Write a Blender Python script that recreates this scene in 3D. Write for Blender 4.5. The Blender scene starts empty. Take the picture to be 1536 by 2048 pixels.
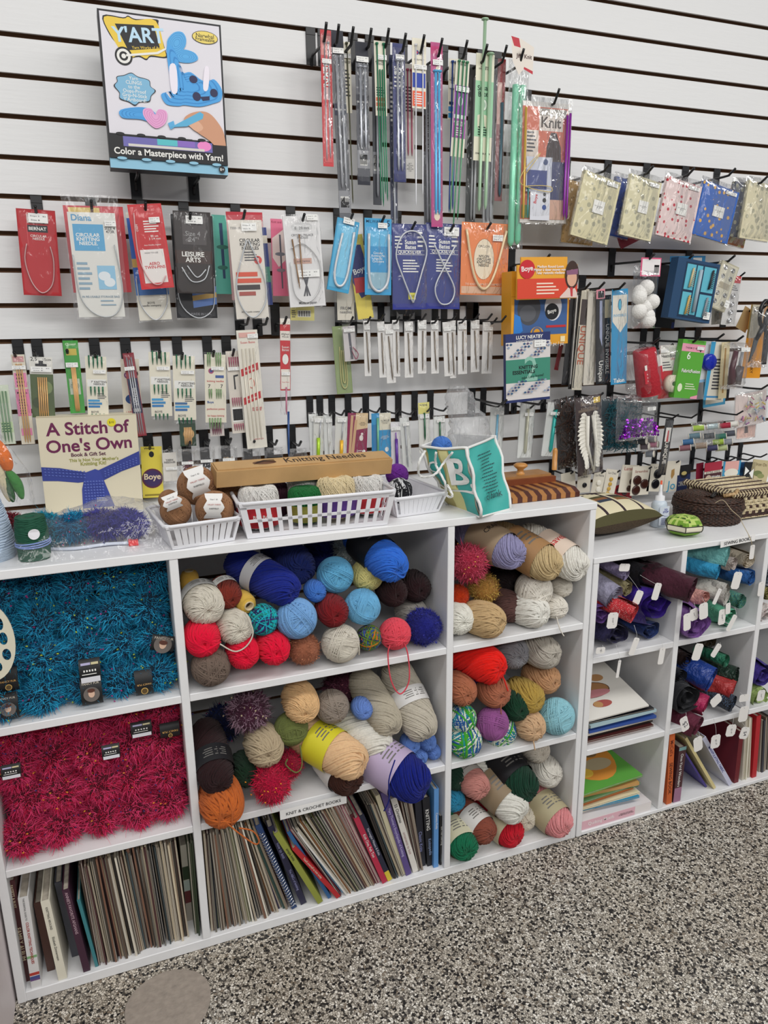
import bpy, math, random
import numpy as np
from mathutils import Vector, Matrix, Euler
random.seed(7)
S=bpy.context.scene; COL=S.collection
# ---------------------------------------------------------------- camera
F=1463.085; YAW,PITCH,ROLL=0.362055273,0.256634246,-0.0112016498
CAM=Vector((0,-1.84924178,1.34335293))
ca,sa=math.cos(YAW),math.sin(YAW); cb,sb=math.cos(PITCH),math.sin(PITCH); cr,sr=math.cos(ROLL),math.sin(ROLL)
fw=Vector((sa*cb,ca*cb,-sb)); r0=Vector((ca,-sa,0)); u0=r0.cross(fw)
RI=r0*cr+u0*sr; UP=-r0*sr+u0*cr
cd=bpy.data.cameras.new('camera'); cam=bpy.data.objects.new('camera',cd); COL.objects.link(cam)
cam.matrix_world=Matrix(((RI.x,UP.x,-fw.x,CAM.x),(RI.y,UP.y,-fw.y,CAM.y),(RI.z,UP.z,-fw.z,CAM.z),(0,0,0,1)))
cd.sensor_fit='VERTICAL'; cd.sensor_height=24; cd.lens=24*F/2048; cd.clip_start=.05
S.camera=cam
# ---------------------------------------------------------------- light
S.view_settings.view_transform='Standard'; S.view_settings.look='None'; S.view_settings.gamma=1; S.view_settings.exposure=0.07
wd=bpy.data.worlds.new('world'); S.world=wd; wd.use_nodes=True
wd.node_tree.nodes['Background'].inputs[0].default_value=(.93,.96,1,1); wd.node_tree.nodes['Background'].inputs[1].default_value=.21
def area(n,loc,rot,sx,sy,e,c=(1,.985,.96)):
    l=bpy.data.lights.new(n,'AREA'); l.shape='RECTANGLE'; l.size=sx; l.size_y=sy; l.energy=e; l.color=c
    o=bpy.data.objects.new(n,l); COL.objects.link(o); o.location=loc; o.rotation_euler=rot
area('ceiling_tube_light',(-.3,-1.6,2.95),(math.radians(8),0,0),2.4,.3,24)
area('ceiling_tube_light',(2.5,-1.9,2.95),(math.radians(14),0,0),2.4,.3,31)
area('ceiling_tube_light',(.6,-4.0,2.9),(math.radians(32),0,0),4.5,.6,76)
# ---------------------------------------------------------------- helpers
def W(x,y,Y):
    d=fw+RI*((x-768)/F)-UP*((y-1024)/F); return CAM+d*((Y-CAM.y)/d.y)
def pxm(p): return F/((p-CAM).dot(fw))       # pixels per metre at a point
def lin(c):
    if isinstance(c,str):
        c=c.lstrip('#'); c=''.join(v*2 for v in c) if len(c)==3 else c; c=[int(c[i:i+2],16)/255 for i in (0,2,4)]
    return tuple((v/12.92 if v<=.04045 else ((v+.055)/1.055)**2.4) for v in c)+(1,)
NC=dict(w='#ecebe6',cr='#e6e0cd',k='#15151a',r='#c4202c',nv='#232a63',bl='#2f8fcb',lb='#86c5ea',gr='#9a9a9c',dg='#3a3a40',gn='#1f6b45',mg='#c2358f',yl='#edd84f',or_='#ee8a4c',br='#3d2a24',pk='#e88fa8',tl='#4bb0a8',mt='#a7dfc0',st='#a9abb0',wd='#c59a5c',tx='#4a4a50')
MC={}
def mat(key,col,rough=.6,metal=0,bump=0,bs=300,var=0,vs=40,trans=0,alpha=1,sheen=0,coat=0):
    if key in MC: return MC[key]
    m=bpy.data.materials.new(key); m.use_nodes=True; nt=m.node_tree; b=nt.nodes['Principled BSDF']
    c=lin(col); b.inputs['Base Color'].default_value=c; b.inputs['Roughness'].default_value=rough; b.inputs['Metallic'].default_value=metal
    b.inputs['Transmission Weight'].default_value=trans; b.inputs['Alpha'].default_value=alpha; b.inputs['Sheen Weight'].default_value=sheen; b.inputs['Coat Weight'].default_value=coat
    if bump or var:
        tc=nt.nodes.new('ShaderNodeTexCoord')
        if bump:
            n=nt.nodes.new('ShaderNodeTexNoise'); n.inputs['Scale'].default_value=bs; n.inputs['Detail'].default_value=3; nt.links.new(tc.outputs['Object'],n.inputs['Vector'])
            bp=nt.nodes.new('ShaderNodeBump'); bp.inputs['Strength'].default_value=bump; bp.inputs['Distance'].default_value=.004; nt.links.new(n.outputs[0],bp.inputs['Height']); nt.links.new(bp.outputs[0],b.inputs['Normal'])
        if var:
            n=nt.nodes.new('ShaderNodeTexNoise'); n.inputs['Scale'].default_value=vs; n.inputs['Detail'].default_value=4; nt.links.new(tc.outputs['Object'],n.inputs['Vector'])
            r=nt.nodes.new('ShaderNodeValToRGB'); r.color_ramp.elements[0].position=.3; r.color_ramp.elements[1].position=.7
            r.color_ramp.elements[0].color=tuple(max(0,v*(1-var)) for v in c[:3])+(1,); r.color_ramp.elements[1].color=tuple(min(1,v*(1+var*.6)) for v in c[:3])+(1,)
            nt.links.new(n.outputs[0],r.inputs[0]); nt.links.new(r.outputs[0],b.inputs['Base Color'])
    MC[key]=m; return m
def C(c,rough=.55):
    c=NC.get(c,c)
    return mat('ink_%s_%d'%(str(c).lstrip('#'),rough*100),c,rough)
def nodes(key,build):
    if key in MC: return MC[key]
    m=bpy.data.materials.new(key); m.use_nodes=True; build(m.node_tree,m.node_tree.nodes['Principled BSDF']); MC[key]=m; return m
def film(key='polybag_film',tint=(1,1,1),haze=.035,bs=24):
    if key in MC: return MC[key]
    m=bpy.data.materials.new(key); m.use_nodes=True; nt=m.node_tree; nt.nodes.clear(); N=nt.nodes.new; L=nt.links.new
    o=N('ShaderNodeOutputMaterial'); t=N('ShaderNodeBsdfTransparent'); t.inputs[0].default_value=tint+(1,)
    g=N('ShaderNodeBsdfGlossy'); g.inputs['Roughness'].default_value=.09; d=N('ShaderNodeBsdfDiffuse'); d.inputs[0].default_value=(.9,.9,.92,1)
    tc=N('ShaderNodeTexCoord'); n=N('ShaderNodeTexNoise'); n.inputs['Scale'].default_value=bs; n.inputs['Detail'].default_value=2.5; n.inputs['Distortion'].default_value=1.2
    mp=N('ShaderNodeMapping'); mp.inputs['Scale'].default_value=(1.6,1,.6); L(tc.outputs['Object'],mp.inputs[0]); L(mp.outputs[0],n.inputs['Vector'])
    b=N('ShaderNodeBump'); b.inputs['Strength'].default_value=1; b.inputs['Distance'].default_value=.007; L(n.outputs[0],b.inputs['Height']); L(b.outputs[0],g.inputs['Normal'])
    lw=N('ShaderNodeFresnel'); lw.inputs[0].default_value=1.5; L(b.outputs[0],lw.inputs['Normal'])
    ml=N('ShaderNodeMath'); ml.operation='MULTIPLY_ADD'; ml.inputs[1].default_value=.62; ml.inputs[2].default_value=.0; ml.use_clamp=True; L(lw.outputs[0],ml.inputs[0])
    m1=N('ShaderNodeMixShader'); m1.inputs[0].default_value=haze; L(t.outputs[0],m1.inputs[1]); L(d.outputs[0],m1.inputs[2])
    mn=N('ShaderNodeMath'); mn.operation='MINIMUM'; mn.inputs[1].default_value=.34; L(ml.outputs[0],mn.inputs[0]); m2=N('ShaderNodeMixShader'); L(mn.outputs[0],m2.inputs[0]); L(m1.outputs[0],m2.inputs[1]); L(g.outputs[0],m2.inputs[2]); L(m2.outputs[0],o.inputs[0])
    MC[key]=m; return m
TXT={}
def textgeo(s0):
    if s0 in TXT: return TXT[s0]
    s=s0.lstrip('*')
    c=bpy.data.curves.new('t','FONT'); c.body=s; c.resolution_u=4 if s0[0]=='*' else 2; c.size=1; c.align_x='CENTER'; c.align_y='CENTER'; c.space_line=.85; c.offset=.022 if s0[0]=='*' else .006
    o=bpy.data.objects.new('t',c); COL.objects.link(o); dg=bpy.context.evaluated_depsgraph_get(); me=bpy.data.meshes.new_from_object(o.evaluated_get(dg))
    v=np.array([x.co[:2] for x in me.vertices]).reshape(-1,2); f=[list(p.vertices) for p in me.polygons]
    bpy.data.objects.remove(o); bpy.data.curves.remove(c); bpy.data.meshes.remove(me)
    if len(v):
        lo,hi=v.min(0),v.max(0); v=v-(lo+hi)/2; d=hi-lo
    else: d=np.array([1,1])
    TXT[s0]=(v,f,d); return TXT[s0]
class MB:
    def __init__(s): s.v=[]; s.f=[]; s.m=[]; s.ms=[]; s.n=0; s.sm=[]
    def mi(s,m):
        if m not in s.ms: s.ms.append(m)
        return s.ms.index(m)
    def add(s,vs,fs,m,smooth=False):
        k=s.mi(m); b=s.n; s.v.extend([tuple(p) for p in vs]); s.n+=len(vs)
        for f in fs: s.f.append(tuple(b+i for i in f)); s.m.append(k); s.sm.append(smooth)
    def box(s,x0,y0,z0,x1,y1,z1,m):
        vs=[(x,y,z) for x in(x0,x1) for y in(y0,y1) for z in(z0,z1)]
        s.add(vs,[(0,1,3,2),(4,6,7,5),(0,4,5,1),(2,3,7,6),(0,2,6,4),(1,5,7,3)],m)
    def prism(s,pts,y0,y1,m):      # outline in x,z from y0 (front) to y1
        n=len(pts); vs=[(x,y0,z) for x,z in pts]+[(x,y1,z) for x,z in pts]
        s.add(vs,[tuple(range(n)),tuple(range(2*n-1,n-1,-1))]+[(i,i+n,(i+1)%n+n,(i+1)%n) for i in range(n)],m)
    def tube(s,pts,r,m,n=6,closed=False,cap=True):
        P=[Vector(p) for p in pts]; k=len(P); vs=[]; up=None
        for i,p in enumerate(P):
            t=(P[(i+1)%k]-P[i-1]) if closed else (P[min(i+1,k-1)]-P[max(i-1,0)])
            if t.length<1e-9: t=Vector((0,0,1))
            t.normalize()
            if up is None: up=t.orthogonal().normalized()
            up=(up-t*up.dot(t)); up=up.normalized() if up.length>1e-6 else t.orthogonal().normalized()
            b=t.cross(up); rr=r[i] if isinstance(r,(list,tuple)) else r
            for j in range(n): a=2*math.pi*j/n; vs.append(p+up*(rr*math.cos(a))+b*(rr*math.sin(a)))
        fs=[]
        for i in range(k if closed else k-1):
            for j in range(n):
                a=i*n+j; b=i*n+(j+1)%n; c=((i+1)%k)*n+(j+1)%n; d=((i+1)%k)*n+j; fs.append((a,b,c,d))
        if cap and not closed: fs+= [tuple(range(n-1,-1,-1)),tuple((k-1)*n+j for j in range(n))]
        s.add(vs,fs,m,True)
    def lathe(s,prof,m,n=24,o=(0,0,0),ax='z',close=True,sx=1,sy=1):
        vs=[]
        for r,h in prof:
            for j in range(n):
                a=2*math.pi*j/n; x,y=r*math.cos(a)*sx,r*math.sin(a)*sy
                p={'z':(x,y,h),'y':(x,h,y),'x':(h,x,y)}[ax]; vs.append((p[0]+o[0],p[1]+o[1],p[2]+o[2]))
        fs=[(i*n+j,i*n+(j+1)%n,(i+1)*n+(j+1)%n,(i+1)*n+j) for i in range(len(prof)-1) for j in range(n)]
        if close: fs+=[tuple(range(n)),tuple((len(prof)-1)*n+j for j in range(n))]
        s.add(vs,fs,m,True)
    def text(s,t,x,z,w,m,y=0,rot=0,maxh=None):
        v,f,d=textgeo(t)
        if not len(v): return
        k=w/max(d[0],1e-3)
        if maxh: k=min(k,maxh/max(d[1],1e-3))
        c,q=math.cos(rot),math.sin(rot)
        s.add([(x+k*(a*c-b*q),y,z+k*(a*q+b*c)) for a,b in v],f,m)
    def ell(s,x,z,rx,rz,m,y=0,n=24): s.add([(x+rx*math.cos(2*math.pi*i/n),y,z+rz*math.sin(2*math.pi*i/n)) for i in range(n)],[tuple(range(n))],m)
    def xf(s,M):
        s.v=[tuple(M@Vector(p)) for p in s.v]; return s
    def mesh(s,name):
        me=bpy.data.meshes.new(name); me.from_pydata(s.v,[],s.f)
        for m in s.ms: me.materials.append(m)
        me.polygons.foreach_set('material_index',s.m); me.polygons.foreach_set('use_smooth',s.sm); me.update(); return me
    def build(s,name,parent=None,world=False):
        if world and parent is not None: s.xf(MW[parent.name].inverted())
        o=bpy.data.objects.new(name,s.mesh(name)); COL.objects.link(o); o.parent=parent
        if parent is not None: MW[o.name]=MW.get(parent.name,Matrix())
        return o
MW={}
LABELS={}
def tag(o,label,cat,group=None,kind=None):
    if kind!='structure':
        assert 4<=len(label.split())<=16,label
        LABELS.setdefault(label,[]).append((o.name,group))
    o['label']=label
    if cat: o['category']=cat
    if group: o['group']=group
    if kind: o['kind']=kind
def root(name,label,cat,loc=(0,0,0),M=None,group=None):
    o=bpy.data.objects.new(name,None); o.empty_display_size=.02; COL.objects.link(o); 
    M=M if M is not None else Matrix.Translation(loc)
    o.matrix_basis=M; MW[o.name]=M.copy(); tag(o,label,cat,group); return o
def put(o,M): o.matrix_basis=M; MW[o.name]=M.copy(); return o
def inst(name,me,mats,parent=None):
    o=bpy.data.objects.new(name,me); COL.objects.link(o); o.parent=parent
    for i,m in enumerate(mats):
        if m is not None: o.material_slots[i].link='OBJECT'; o.material_slots[i].material=m
    return o
def frame(xa,ya,za,o):
    return Matrix(((xa.x,ya.x,za.x,o[0]),(xa.y,ya.y,za.y,o[1]),(xa.z,ya.z,za.z,o[2]),(0,0,0,1)))
# ---------------------------------------------------------------- structure
WHITE=mat('painted_white','#e9e9ea',.42,bump=.12,bs=60)
def wallwhite(nt,b):
    tc=nt.nodes.new('ShaderNodeTexCoord'); mp=nt.nodes.new('ShaderNodeMapping'); mp.inputs['Scale'].default_value=(6,6,60); n=nt.nodes.new('ShaderNodeTexNoise'); n.inputs['Scale'].default_value=2; n.inputs['Detail'].default_value=6
    nt.links.new(tc.outputs['Object'],mp.inputs[0]); nt.links.new(mp.outputs[0],n.inputs['Vector'])
    bp=nt.nodes.new('ShaderNodeBump'); bp.inputs['Strength'].default_value=.18; bp.inputs['Distance'].default_value=.003; nt.links.new(n.outputs[0],bp.inputs['Height']); nt.links.new(bp.outputs[0],b.inputs['Normal'])
    b.inputs['Base Color'].default_value=lin('#e6e6e6'); b.inputs['Roughness'].default_value=.5
SLAT=nodes('slatwall_white',wallwhite)
MDF=mat('raw_mdf','#7d5a3e',.8,bump=.3,bs=200)
GZ=[2.38,2.303,2.2265,2.1497,2.0724,1.9942,1.9158,1.8397,1.763,1.6838,1.6068,1.5322,1.4567,1.3829,1.3063,1.2383,1.1511,1.0801,1.0041,.9281]
while GZ[-1]>.12: GZ.append(GZ[-1]-.0762)
b=MB(); g=.0052
prev=2.75
for z in GZ+[-.05]:
    b.box(-1.6,0,z+g,4.2,.006,prev-g if prev<2.7 else prev,SLAT); b.box(-1.6,.006,z+g+.006,4.2,.018,(prev-g if prev<2.7 else prev)-.006,MDF); prev=z
b.box(-1.6,.018,0,4.2,.03,2.75,MDF)
o=b.build('wall_back'); tag(o,'white slatwall','','',kind='structure')
def terrazzo(nt,b):
    N=nt.nodes.new; L=nt.links.new
    tc=N('ShaderNodeTexCoord'); v=N('ShaderNodeTexVoronoi'); v.inputs['Scale'].default_value=205; nz=N('ShaderNodeTexNoise'); nz.inputs['Scale'].default_value=160; L(tc.outputs['Object'],nz.inputs['Vector']); va=N('ShaderNodeVectorMath'); va.operation='MULTIPLY_ADD'; L(nz.outputs['Color'],va.inputs[0]); va.inputs[1].default_value=(.005,.005,0); L(tc.outputs['Object'],va.inputs[2]); L(va.outputs[0],v.inputs['Vector'])
    w=N('ShaderNodeTexWhiteNoise'); L(v.outputs['Position'],w.inputs['Vector'])
    r=N('ShaderNodeValToRGB'); r.color_ramp.interpolation='CONSTANT'; e=r.color_ramp.elements
    e[0].position=0; e[0].color=lin('#1f1f22'); e[1].position=.14; e[1].color=lin('#55524f')
    for p,c in((.2,'#948e85'),(.3,'#bdb6aa'),(.56,'#d6cfc2'),(.78,'#eee9df'),(.96,'#8e8273')): x=e.new(p); x.color=lin(c)
    L(w.outputs['Value'],r.inputs[0])
    d=N('ShaderNodeTexVoronoi'); d.feature='DISTANCE_TO_EDGE'; d.inputs['Scale'].default_value=205; L(va.outputs[0],d.inputs['Vector'])
    s=N('ShaderNodeMath'); s.operation='LESS_THAN'; s.inputs[1].default_value=.07; L(d.outputs['Distance'],s.inputs[0])
    mx=N('ShaderNodeMix'); mx.data_type='RGBA'; L(s.outputs[0],mx.inputs[0]); L(r.outputs[0],mx.inputs[6]); mx.inputs[7].default_value=lin('#4a443c')
    n=N('ShaderNodeTexNoise'); n.inputs['Scale'].default_value=3; n.inputs['Detail'].default_value=3; L(tc.outputs['Object'],n.inputs['Vector'])
    r2=N('ShaderNodeValToRGB'); r2.color_ramp.elements[0].position=.3; r2.color_ramp.elements[0].color=(.86,.82,.77,1); r2.color_ramp.elements[1].position=.6; r2.color_ramp.elements[1].color=(1,1,1,1); L(n.outputs[0],r2.inputs[0])
    m2=N('ShaderNodeMix'); m2.data_type='RGBA'; m2.blend_type='MULTIPLY'; m2.inputs[0].default_value=1; L(mx.outputs[2],m2.inputs[6]); L(r2.outputs[0],m2.inputs[7]); L(m2.outputs[2],b.inputs['Base Color'])
    b.inputs['Roughness'].default_value=.42
b=MB(); b.box(-2.5,-5,-.05,5,.1,0,nodes('terrazzo',terrazzo)); o=b.build('floor'); tag(o,'terrazzo floor','',kind='structure')
# cement patch and thin joints in the floor
def gp(x,y,z=0):
    d=fw+RI*((x-768)/F)-UP*((y-1024)/F); return CAM+d*((z-CAM.z)/d.z)
b=MB(); c=gp(337,2010); rr=[]
for i in range(40): a=2*math.pi*i/40; rr.append((c.x+.083*math.cos(a)*(1+.03*math.sin(3*a)),c.y+.085*math.sin(a)*(1+.03*math.cos(2*a))))
b.add([(x,y,.0016) for x,y in rr]+[(x*.0+c.x+(x-c.x)*1.02,c.y+(y-c.y)*1.02,0.0002) for x,y in rr],[tuple(range(40))]+[(i,(i+1)%40,40+(i+1)%40,40+i) for i in range(40)],mat('cement','#a0958a',.85,bump=.5,bs=90,var=.15,vs=60))
o=b.build('floor_patch'); tag(o,'round grey cement patch in the floor','',kind='structure')
b=MB()
for p,q in((gp(421,1900),gp(428,2060)),): b.box(min(p.x,q.x)-.0008,q.y-.3,0,min(p.x,q.x)+.0012,-.46,.0006,mat('joint','#8f877c',.7))
o=b.build('trim_1'); tag(o,'floor joint','',kind='structure')
b=MB(); b.box(-.40,-.62,0,-.292,-.2,.86,mat('pinkwhite_panel','#e4dadb',.45,bump=.2,bs=25,var=.06,vs=9)); o=b.build('trim_2'); tag(o,'pale end panel','',kind='structure')
D=.46675; T_=.0165
def unit(label,xs,ztop,shelves,zb=.024,tt=.017,lift=()):
    rt=root('shelving_unit',label,'shelving unit',((xs[0]+xs[-1])/2,-D/2,0))
    def part(n,*a):
        b=MB(); b.box(*a,WHITE); o=b.build(n,rt,True); md=o.modifiers.new('bevel','BEVEL'); md.width=.0012; md.segments=1
    part('top_board',xs[0]-.001,-D-.0015,ztop-tt,xs[-1]+.001,-.002,ztop)
    part('side_panel',xs[0],-D,0,xs[0]+T_,-.002,ztop-tt-.0003); part('side_panel',xs[-1]-T_,-D,0,xs[-1],-.002,ztop-tt-.0003)
    for x in xs[1:-1]: part('divider',x-T_/2,-D,(zb if x not in lift else .2585)+.0002,x+T_/2,-.002,ztop-tt-.0003)
    part('base_board',xs[0]+T_,-D,.001,xs[-1]-T_,-.002,zb)
    for i in range(len(xs)-1):
        a=xs[i]+(T_ if i==0 else T_/2); c=xs[i+1]-(T_ if i==len(xs)-2 else T_/2)
        for z in shelves[i] if isinstance(shelves[0],list) else shelves: part('shelf',a+.0003,-D+.0005,z-T_,c-.0003,-.002,z)
    return rt
unit('long white painted cubby unit with nine bays of yarn and books',[-.287,.0935,.681,1.0595],.9235,[.62,.3165])
unit('lower white cubby unit of fabric rolls and sewing books at the right',[1.0625,1.340,1.622,1.905,2.19],.784,[.520,.258],zb=.012,tt=.014,lift=(1.622,))

CELLS=[(-.27,.085,.6203,.906),(-.27,.085,.3168,.603),(-.27,.085,.0243,.3),(.102,.6725,.6203,.906),(.102,.6725,.3168,.603),(.102,.6725,.0243,.3),(.6895,1.0427,.6203,.906),(.6895,1.0427,.3168,.603),(.6895,1.0427,.0243,.3),
 (1.079,1.3317,.5203,.7695),(1.079,1.3317,.2583,.503),(1.348,1.6137,.5203,.7695),(1.348,1.6137,.2583,.503),(1.630,1.8967,.5203,.7695),(1.630,1.8967,.2583,.503)]
def fitcell(c,R,L,ax,az):
    """keep an item of radius R and length L, front centre c, inside its cubby: returns front centre and axis"""
    d=Vector((ax,-1,az)).normalized()
    for x0,x1,z0,z1 in CELLS:
        if x0-.01<c.x<x1+.01 and z0-.03<c.z<z1+.01: break
    else: return c,d,L
    out=-c.y>D+.01
    cl=lambda v,a,b:(a+b)/2 if a>b else min(max(v,a),b)
    c=c.copy()
    if not out:
        c.x+=max(-.008,min(.008,cl(c.x,x0+R,x1-R)-c.x)); c.z+=max(-.01,min(.01,cl(c.z,z0+R,z1-R)-c.z))
    L=min(L,(-c.y-.012)/max(.3,-d.y)) ; bk=c-d*L
    bk.x=cl(bk.x,x0+R*.95,x1-R*.95); bk.z=cl(bk.z,z0+R*.95,z1-R*.95); d=(c-bk).normalized()
    return c,d,L
# ---------------------------------------------------------------- yarn
def yarnmat(col,rough=.85,var=.10):
    key='yarn_%s'%str(col)
    if key in MC: return MC[key]
    def f(nt,b):
        N=nt.nodes.new; L=nt.links.new; tc=N('ShaderNodeTexCoord')
        n=N('ShaderNodeTexNoise'); n.inputs['Scale'].default_value=9; n.inputs['Detail'].default_value=6; n.inputs['Roughness'].default_value=.7; L(tc.outputs['Object'],n.inputs['Vector'])
        r=N('ShaderNodeValToRGB'); e=r.color_ramp.elements
        if isinstance(col,tuple):
            r.color_ramp.interpolation='CONSTANT'; n.inputs['Scale'].default_value=1.9; n.inputs['Detail'].default_value=1; k=len(col)
            while len(e)<k: e.new(.5)
            for i,c in enumerate(col): e[i].position=(.33+.34*i/k) if i else 0; e[i].color=lin(c)
        else:
            h=__import__('colorsys'); hh,ss,vv=h.rgb_to_hsv(*[int(col[i:i+2],16)/255 for i in (1,3,5)]); col2=h.hsv_to_rgb(hh,min(1,ss*1.13),min(1,vv*1.07)); c=lin(col2); e[0].position=.3; e[1].position=.7; e[0].color=tuple(v*(1-var*1.5) for v in c[:3])+(1,); e[1].color=tuple(min(1,v*(1+var)) for v in c[:3])+(1,)
        L(n.outputs[0],r.inputs[0]); L(r.outputs[0],b.inputs['Base Color'])
        m=N('ShaderNodeTexNoise'); m.inputs['Scale'].default_value=60; m.inputs['Detail'].default_value=2; L(tc.outputs['Object'],m.inputs['Vector'])
        bp=N('ShaderNodeBump'); bp.inputs['Strength'].default_value=.5; bp.inputs['Distance'].default_value=.012; L(m.outputs[0],bp.inputs['Height']); L(bp.outputs[0],b.inputs['Normal'])
        b.inputs['Roughness'].default_value=rough; b.inputs['Sheen Weight'].default_value=.08; b.inputs['Specular IOR Level'].default_value=.25
    return nodes(key,f)
DUM=mat('yarn_default','#cccccc')
def yarn_mesh(seed,E,loops,sr,dmin,dmax,twist,rand=0,p=2.6,seg=52,k=5,multi=0):
    rg=np.random.default_rng(seed); vs=[];fs=[];n0=0
    ga=math.pi*(3-5**.5)
    for i in range(loops):
        ph=i*ga+rg.normal()*.1; dl=dmin+(dmax-dmin)*rg.random(); lay=1-.05*(1-i/loops)-.045*rg.random()
        if rand: # ball winding in clusters
            cl=i//max(1,loops//rand); rc=np.random.default_rng(seed*91+cl); ax=rc.normal(size=3)+rg.normal(size=3)*.09; ax/=np.linalg.norm(ax); lay=.94+.06*i/loops
            a=np.cross(ax,[.3,.2,.9]); a/=np.linalg.norm(a); b=np.cross(ax,a); off=rg.uniform(-.35,.35); 
            t=np.linspace(0,2*np.pi,seg,endpoint=False)[:,None]; u=(a*np.cos(t)+b*np.sin(t))*math.sqrt(1-off*off)+ax*off
        else:
            a=np.array([math.cos(ph)*math.sin(dl),-math.cos(dl),math.sin(ph)*math.sin(dl)]); b=np.array([-math.sin(ph),0,math.cos(ph)])
            t=np.linspace(0,2*np.pi,seg,endpoint=False)[:,None]; u=a*np.cos(t)+b*np.sin(t)
        rho=np.hypot(u[:,0],u[:,2]); y=u[:,1]; sc=(rho**p+np.abs(y)**p)**(-1/p) if not rand else np.ones(seg)
        u=u*sc[:,None]*lay; tw=twist*u[:,1]*E
        x=u[:,0]*np.cos(tw)-u[:,2]*np.sin(tw); z=u[:,0]*np.sin(tw)+u[:,2]*np.cos(tw)
        P=np.stack([x,u[:,1]*E,z],1)
        # dimple in the end faces
        rr=np.hypot(x,z); P[:,1]*=1-.16/E*np.exp(-(rr/.28)**2)
        P+=rg.normal(size=3)*.008
        T=np.roll(P,-1,0)-np.roll(P,1,0); T/=np.linalg.norm(T,axis=1)[:,None]+1e-9
        Nn=P/np.array([1,E*E,1]); Nn-=T*(Nn*T).sum(1)[:,None]; Nn/=np.linalg.norm(Nn,axis=1)[:,None]+1e-9; B=np.cross(T,Nn)
        for j in range(k):
            an=2*math.pi*j/k; vs.append(P+sr*(Nn*math.cos(an)+B*math.sin(an)))
        idx=n0+np.arange(seg)
        for j in range(k):
            A=idx+j*seg; Bx=idx+((j+1)%k)*seg; fs.append(np.stack([A,np.roll(A,-1),np.roll(Bx,-1),Bx],1))
        n0+=seg*k
    V=np.concatenate(vs); Fc=np.concatenate(fs)
    # core
    mb=MB(); prof=[]
    for q in range(13):
        a=math.pi*q/12; rho,y=math.sin(a),-math.cos(a); sc=(abs(rho)**p+abs(y)**p)**(-1/p) if not rand else 1
        prof.append((rho*sc*.93,y*sc*.93*E*(.86 if q in(0,12) else 1)))
    mb.lathe(prof,DUM,20,ax='y',close=False)
    V=np.concatenate([V,np.array(mb.v)]); F2=[tuple(np.array(f)+n0) for f in mb.f]
    me=bpy.data.meshes.new('yarn_winding'); me.from_pydata(V.tolist(),[],Fc.tolist()+F2); me.materials.append(DUM)
    if multi:
        for i in range(4): me.materials.append(DUM)
        mi=[]; 
        for i in range(loops): mi+=[int(i*multi/loops)%5]*(seg*k)
        me.polygons.foreach_set('material_index',mi+[0]*len(F2))
    me.polygons.foreach_set('use_smooth',[True]*len(me.polygons)); me.update(); return me
YM={'s':[yarn_mesh(1,1.35,62,.06,.10,.34,.5),yarn_mesh(2,1.35,58,.066,.12,.4,-.7),yarn_mesh(3,1.3,110,.036,.1,.3,.9)],
    'l':[yarn_mesh(4,2.3,74,.055,.08,.22,1.0,p=3.6),yarn_mesh(5,2.3,100,.042,.08,.2,-1.3,p=3.6),yarn_mesh(6,2.3,62,.066,.1,.3,1.25,p=3.6)],
    'b':[yarn_mesh(7,1,110,.042,0,0,0,rand=7),yarn_mesh(8,1,150,.03,0,0,0,rand=9),yarn_mesh(9,1.05,95,.05,0,0,0,rand=12)],
    'c':[yarn_mesh(10,1.0,170,.026,.3,.42,.3,p=5)]}
YM['m']=[yarn_mesh(15,1,90,.06,0,0,0,rand=18,multi=18),yarn_mesh(16,1,90,.05,0,0,0,rand=22,multi=22)]
EL={'m':1,'s':1.35,'l':2.3,'b':1,'c':1.0,'f':1.15}
def fur_mesh(seed,E,n,L,w,core=.8,droop=.35):
    rg=np.random.default_rng(seed); mb=MB(); prof=[]
    for q in range(11):
        a=math.pi*q/10; prof.append((math.sin(a)**.7*core,-math.cos(a)*core*E))
    mb.lathe(prof,DUM,16,ax='y',close=False)
    ms=[bpy.data.materials.new('fur_slot') for _ in range(3)]
    for i in range(n):
        d=rg.normal(size=3); d/=np.linalg.norm(d); p0=d*core*np.array([1,E,1])*.97; l=L*(.5+.7*rg.random())
        dr=d+rg.normal(size=3)*.75; dr/=np.linalg.norm(dr); s=np.cross(dr,rg.normal(size=3)); s/=np.linalg.norm(s); ww=w*(.6+.8*rg.random())
        p1=p0+dr*l*.5; p2=p1+(dr*.7+rg.normal(size=3)*.45+np.array([0,0,-droop]))*l*.55
        mb.add([p0-s*ww,p0+s*ww,p1+s*ww*.8,p1-s*ww*.8,p2],[(0,1,2,3),(3,2,4)],ms[0 if i%3 else 1])
        if i%70==35: # slub
            q=p2; mb.add([q+np.array(v)*.045 for v in((1,0,0),(-1,0,0),(0,1,.4),(0,-1,-.4),(0,0,1.5),(0,0,-1.5))],[(0,2,4),(2,1,4),(1,3,4),(3,0,4),(2,0,5),(1,2,5),(3,1,5),(0,3,5)],ms[2])
    return mb.mesh('fur_winding')
FM=[fur_mesh(21,1.5,2300,.6,.019),fur_mesh(22,1.5,2300,.6,.019),fur_mesh(23,1.5,2300,.6,.019)]
FS=[fur_mesh(24,1.15,1700,.42,.022,.84,.1),fur_mesh(25,1.15,4200,.27,.012,.88,.05)]
def mdir2(d):
    y=-d; x=Vector((1,0,0)); x=(x-y*x.dot(y)).normalized(); z=x.cross(y); return x,y,z
def mdir(front,ax,az):           # local -y points along the yarn axis to the front
    d=Vector((ax,-1,az)).normalized(); y=-d; x=Vector((1,0,0)); x=(x-y*x.dot(y)).normalized(); z=x.cross(y); return x,y,z
PAPER=mat('paper_band','#dfdcd8',.6)
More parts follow.
